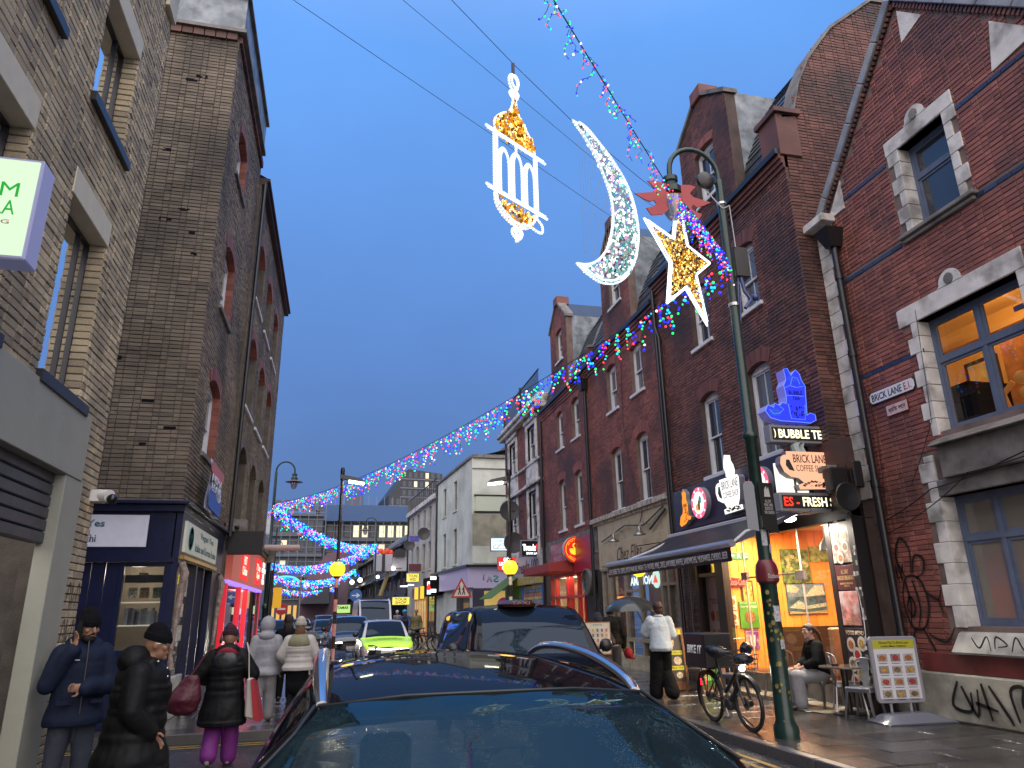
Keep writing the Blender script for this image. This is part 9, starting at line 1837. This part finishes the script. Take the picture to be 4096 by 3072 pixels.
for j in range(9):
    q = j / 8 * 1.15; rg.append([c0 + Vector((.56 * math.sin(q) / math.sin(1.15) * math.cos(a) * (1 + (.03 if i % 4 == 0 else -.03) * j / 8), .56 * math.sin(q) / math.sin(1.15) * math.sin(a) * (1 + (.03 if i % 4 == 0 else -.03) * j / 8), .52 * (math.cos(q) - math.cos(1.15)) - (.0 if i % 4 == 0 else -.02) * j / 8)) for i, a in enumerate([6.283 * k / 32 for k in range(32)])])
s.ring(rg, True, False); s.build('canopy', mat('wet_umbrella', (.03,.035,.035), .18), P, smooth=True); s = MB(); s.tube([c0 + V(0,0,.24), c0 + V(.1,-.45,-.3)], .007); s.build('shaft', M_chr, P); s = MB()
for k in range(8): a = 6.283 * k / 8; s.tube([c0 + V(0,0,.29), c0 + V(.3 * math.cos(a), .3 * math.sin(a), .22), c0 + V(.56 * math.cos(a), .56 * math.sin(a), .0)], .003,4)
s.build('rib', M_chr, P)
# man in black jacket with a red cap in the hand
J = std(.97); J.update(anL=(-.1,-.2,.16), head=(0,.06,1.57))
T, g, H, Mh = person('man in a black jacket with a white hem showing, holding a red cap, walking away', 5.72,15.1,.12, R(-8), J, SKIND, .012,0, R(-8)); coat(T, g, mat('black_jacket', (.005,.006,.008), .7, spec=.2), .92,.025,.0, wr=.025, r=(.10,.088,.07), name='jacket'); mb = MB(); elp(mb, (0,0,.90), .185,.14,.045); melt('white_shirt_hem', mb, M_white, T, .012,2); trousers(T, g, mat('dark_grey_trousers', (.035,.035,.038), .8), r=(.11,.085,.08)); shoes(T, g, M_shoe, J); mb = MB(); elp(mb, H(0,-.02,.03), .10,.118,.115, Mh); melt('hair', mb, HAIR, T, .012,3,.5,.01)
P = thing('baseball_cap', 'red cap held by its brim in the walking man hand', 'cap', (6.06,15.05,.85)); mb = MB(); elp(mb, (0,0,.0), .10,.12,.11); elp(mb, (.08,-.02,-.1), .07,.1,.02); melt('cap', mb, mat('red_cap', (.30,.01,.015), .7), P, .012,3)
# person with beanie holding the menu board
J = std(.91); J.update(elR=(.24,.06,1.16), wrR=(.24,.26,1.14), hfR=(0,1,0), elL=(-.24,.06,1.16), wrL=(-.24,.26,1.14), hfL=(0,1,0))
T, g, H, Mh = person('person in a dark beanie holding up a drinks menu board', 5.0,13.9,0, R(165), J, SKIN, .012,0, R(-15)); coat(T, g, mat('brown_black_coat', (.02,.014,.014), .7), .75,.01,.02, wr=.025); trousers(T, g, M_blkcl); shoes(T, g, M_shoe, J); beanie(T, H, Mh, mat('navy_knit', (.012,.014,.03), .9, bump=.5, bscale=100))
P = thing('menu_board', 'wood-framed drinks menu board held upright in front of the person in the beanie', 'sign', (4.85,13.55,1.0)); F = Fr((4.60,13.50,0), (1,.0,0), (0,-1,0)); pr(P, 'frame', MATS['brown_wood'], [(-.02,.93), (.50,.93), (.50,1.52), (-.02,1.52)], F, -.02,0); pr(P, 'sheet', mat('cream_menu', (.45,.42,.35), .5, var=.15), [(.0,.95), (.48,.95), (.48,1.50), (0,1.50)], F, 0,.004); text('lettering', 'Bubble tea', F, .15,.33,1.455,1.485, mat('teal_ink', (.02,.2,.22), .5), P, n=.005)
for j in range(5):
    for i in range(5): s = MB(); u, v = .035 + i * .09,.98 + j * .09; s.prism([(u + .006, v), (u + .036, v), (u + .042, v + .055), (u, v + .055)], F, .004,.008); s.build('drink_print', mat('drink_%d' % ((i * 3 + j) % 4), [(.35,.1,.1), (.12,.07,.04), (.1,.1,.12), (.4,.28,.1)][(i * 3 + j) % 4], .5), P)
# seated woman
J = std(.97); J.update(pelvis=(0,0,.52), chest=(0,.05,.86), neck=(0,.07,1.04), head=(0,.12,1.20), shR=(.17,.06,.98), shL=(-.17,.06,.98), elR=(.24,.14,.74), wrR=(.08,.36,.64), hfR=(-.6,.8,-.3), hsR=(0,0,1), elL=(-.24,.14,.74), wrL=(-.06,.38,.62), hfL=(.6,.8,-.3), hsL=(0,0,1), hpR=(.10,.03,.50), hpL=(-.10,.03,.50), knR=(.14,.46,.52), knL=(-.12,.46,.50), anR=(.14,.42,.10), anL=(-.12,.44,.10), toeR=(.15,.60,.03), toeL=(-.12,.62,.03))
T, g, H, Mh = person('woman with a ponytail in a black half-zip top and grey trousers sitting outside the cafe', 7.98,11.32,.12, R(78), J, SKINL, .0075, R(10), R(-2), curl=(.9,.9))
mb = MB(); 
trunk(mb, [(0,0,.52,.19,.15), (0,0,.58,.205,.165), (0,.03,.75,.18,.145), (0,.05,.88,.195,.15), (0,.06,.97,.17,.12)])
cap(mb, g('shR'), g('shL'), .085,.085); sleeves(mb, g, (.09,.085,.066), .55); cap(mb, (0,.06,.94), (0,.075,1.05), .10,.066); melt('half_zip_top', mb, M_blkcl, T, .012,4,.5,.03)
trousers(T, g, mat('grey_wool_trousers', (.20,.20,.215), .8, bump=.25, bscale=30), r=(.12,.105,.115), wr=.025, vox=.012); shoes(T, g, mat('brown_shoe', (.04,.015,.012), .4), J)
mb = MB(); elp(mb, H(0,-.028,.035), .088,.105,.10, Mh); elp(mb, H(0,.03,.085), .06,.05,.03, Mh); o = melt('hair', mb, HAIR, T, .009,3,.5,.004); mb = MB(); cap(mb, H(0,-.12,.05), H(0,-.19,-.05), .028,.034); cap(mb, H(0,-.19,-.05), H(.02,-.24,-.22), .034,.015); melt('ponytail', mb, mat('brown_hair', (.05,.022,.012), .4, bump=.5, bscale=120), T, .009,3,.5,.006); mb = MB(); mb.tube([g('wrR').lerp(g('elR'), .12) + V(.03 * math.cos(a), .0,.03 * math.sin(a)) for a in [6.283 * k / 14 for k in range(15)]], .004,6, cap=False); MBl('bracelet', mb, mat('gold', (.8,.55,.2), .2, metal=1), T)
# up the street
J = std(1.0); J.update(chest=(0,.12,1.25), neck=(0,.2,1.42), head=(0,.27,1.58), shR=(.18,.16,1.38), shL=(-.18,.16,1.38), elR=(.24,.3,1.14), elL=(-.24,.3,1.14), wrR=(.2,.5,1.02), wrL=(-.2,.5,1.02), knR=(.1,.3,.6), anR=(.1,.18,.3), knL=(-.1,.22,.5), anL=(-.1,.1,.12))
T, g, H, Mh = person('cyclist in a navy jacket and blue helmet riding towards the camera', 3.05,34.5,.15, R(178), J, SKIN, .016); coat(T, g, mat('navy_jacket', (.02,.03,.09), .6), .9,.01,0, wr=.02, vox=.016); trousers(T, g, M_blkcl, vox=.016); shoes(T, g, M_shoe, J); mb = MB(); elp(mb, H(0,-.01,.07), .12,.15,.10, Mh); MBl('helmet', mb, mat('cyan_helmet', (.02,.22,.45), .3), T)
bicycle('bicycle ridden by the cyclist in the blue helmet', 3.05,34.35, R(-92), z0=0, lean=0)
for lab, x, y, hd, m, sk, hat in (('person in an olive jacket behind the cyclist', 3.85,37,170, mat('olive_jacket', (.14,.12,.05), .7), SKIN, 1), ('person with white hair standing at the yellow shop sign', 3.7,47,150, mat('grey_coat', (.15,.15,.17), .7), SKINL, 2), ('dark figure leaning in a doorway left of the taxi', 6.6,36.8,60, M_blkcl, SKIN, 0), ('person in black far away at the left shop', -3.6,33,10, M_blkcl, SKIN, 0)):
    J = std(1.0); T, g, H, Mh = person(lab, x, y, .12, R(hd), J, sk, .018); coat(T, g, m, .8, vox=.018, wr=.02); trousers(T, g, M_blkcl, vox=.018); shoes(T, g, M_shoe, J); mb = MB(); elp(mb, H(0,-.02,.035), .095,.112,.11, Mh); melt('hair', mb, mat('white_hair', (.4,.4,.4), .6) if hat == 2 else mat('blond_hair', (.25,.17,.06), .6) if hat == 1 else HAIR, T, .016,2)
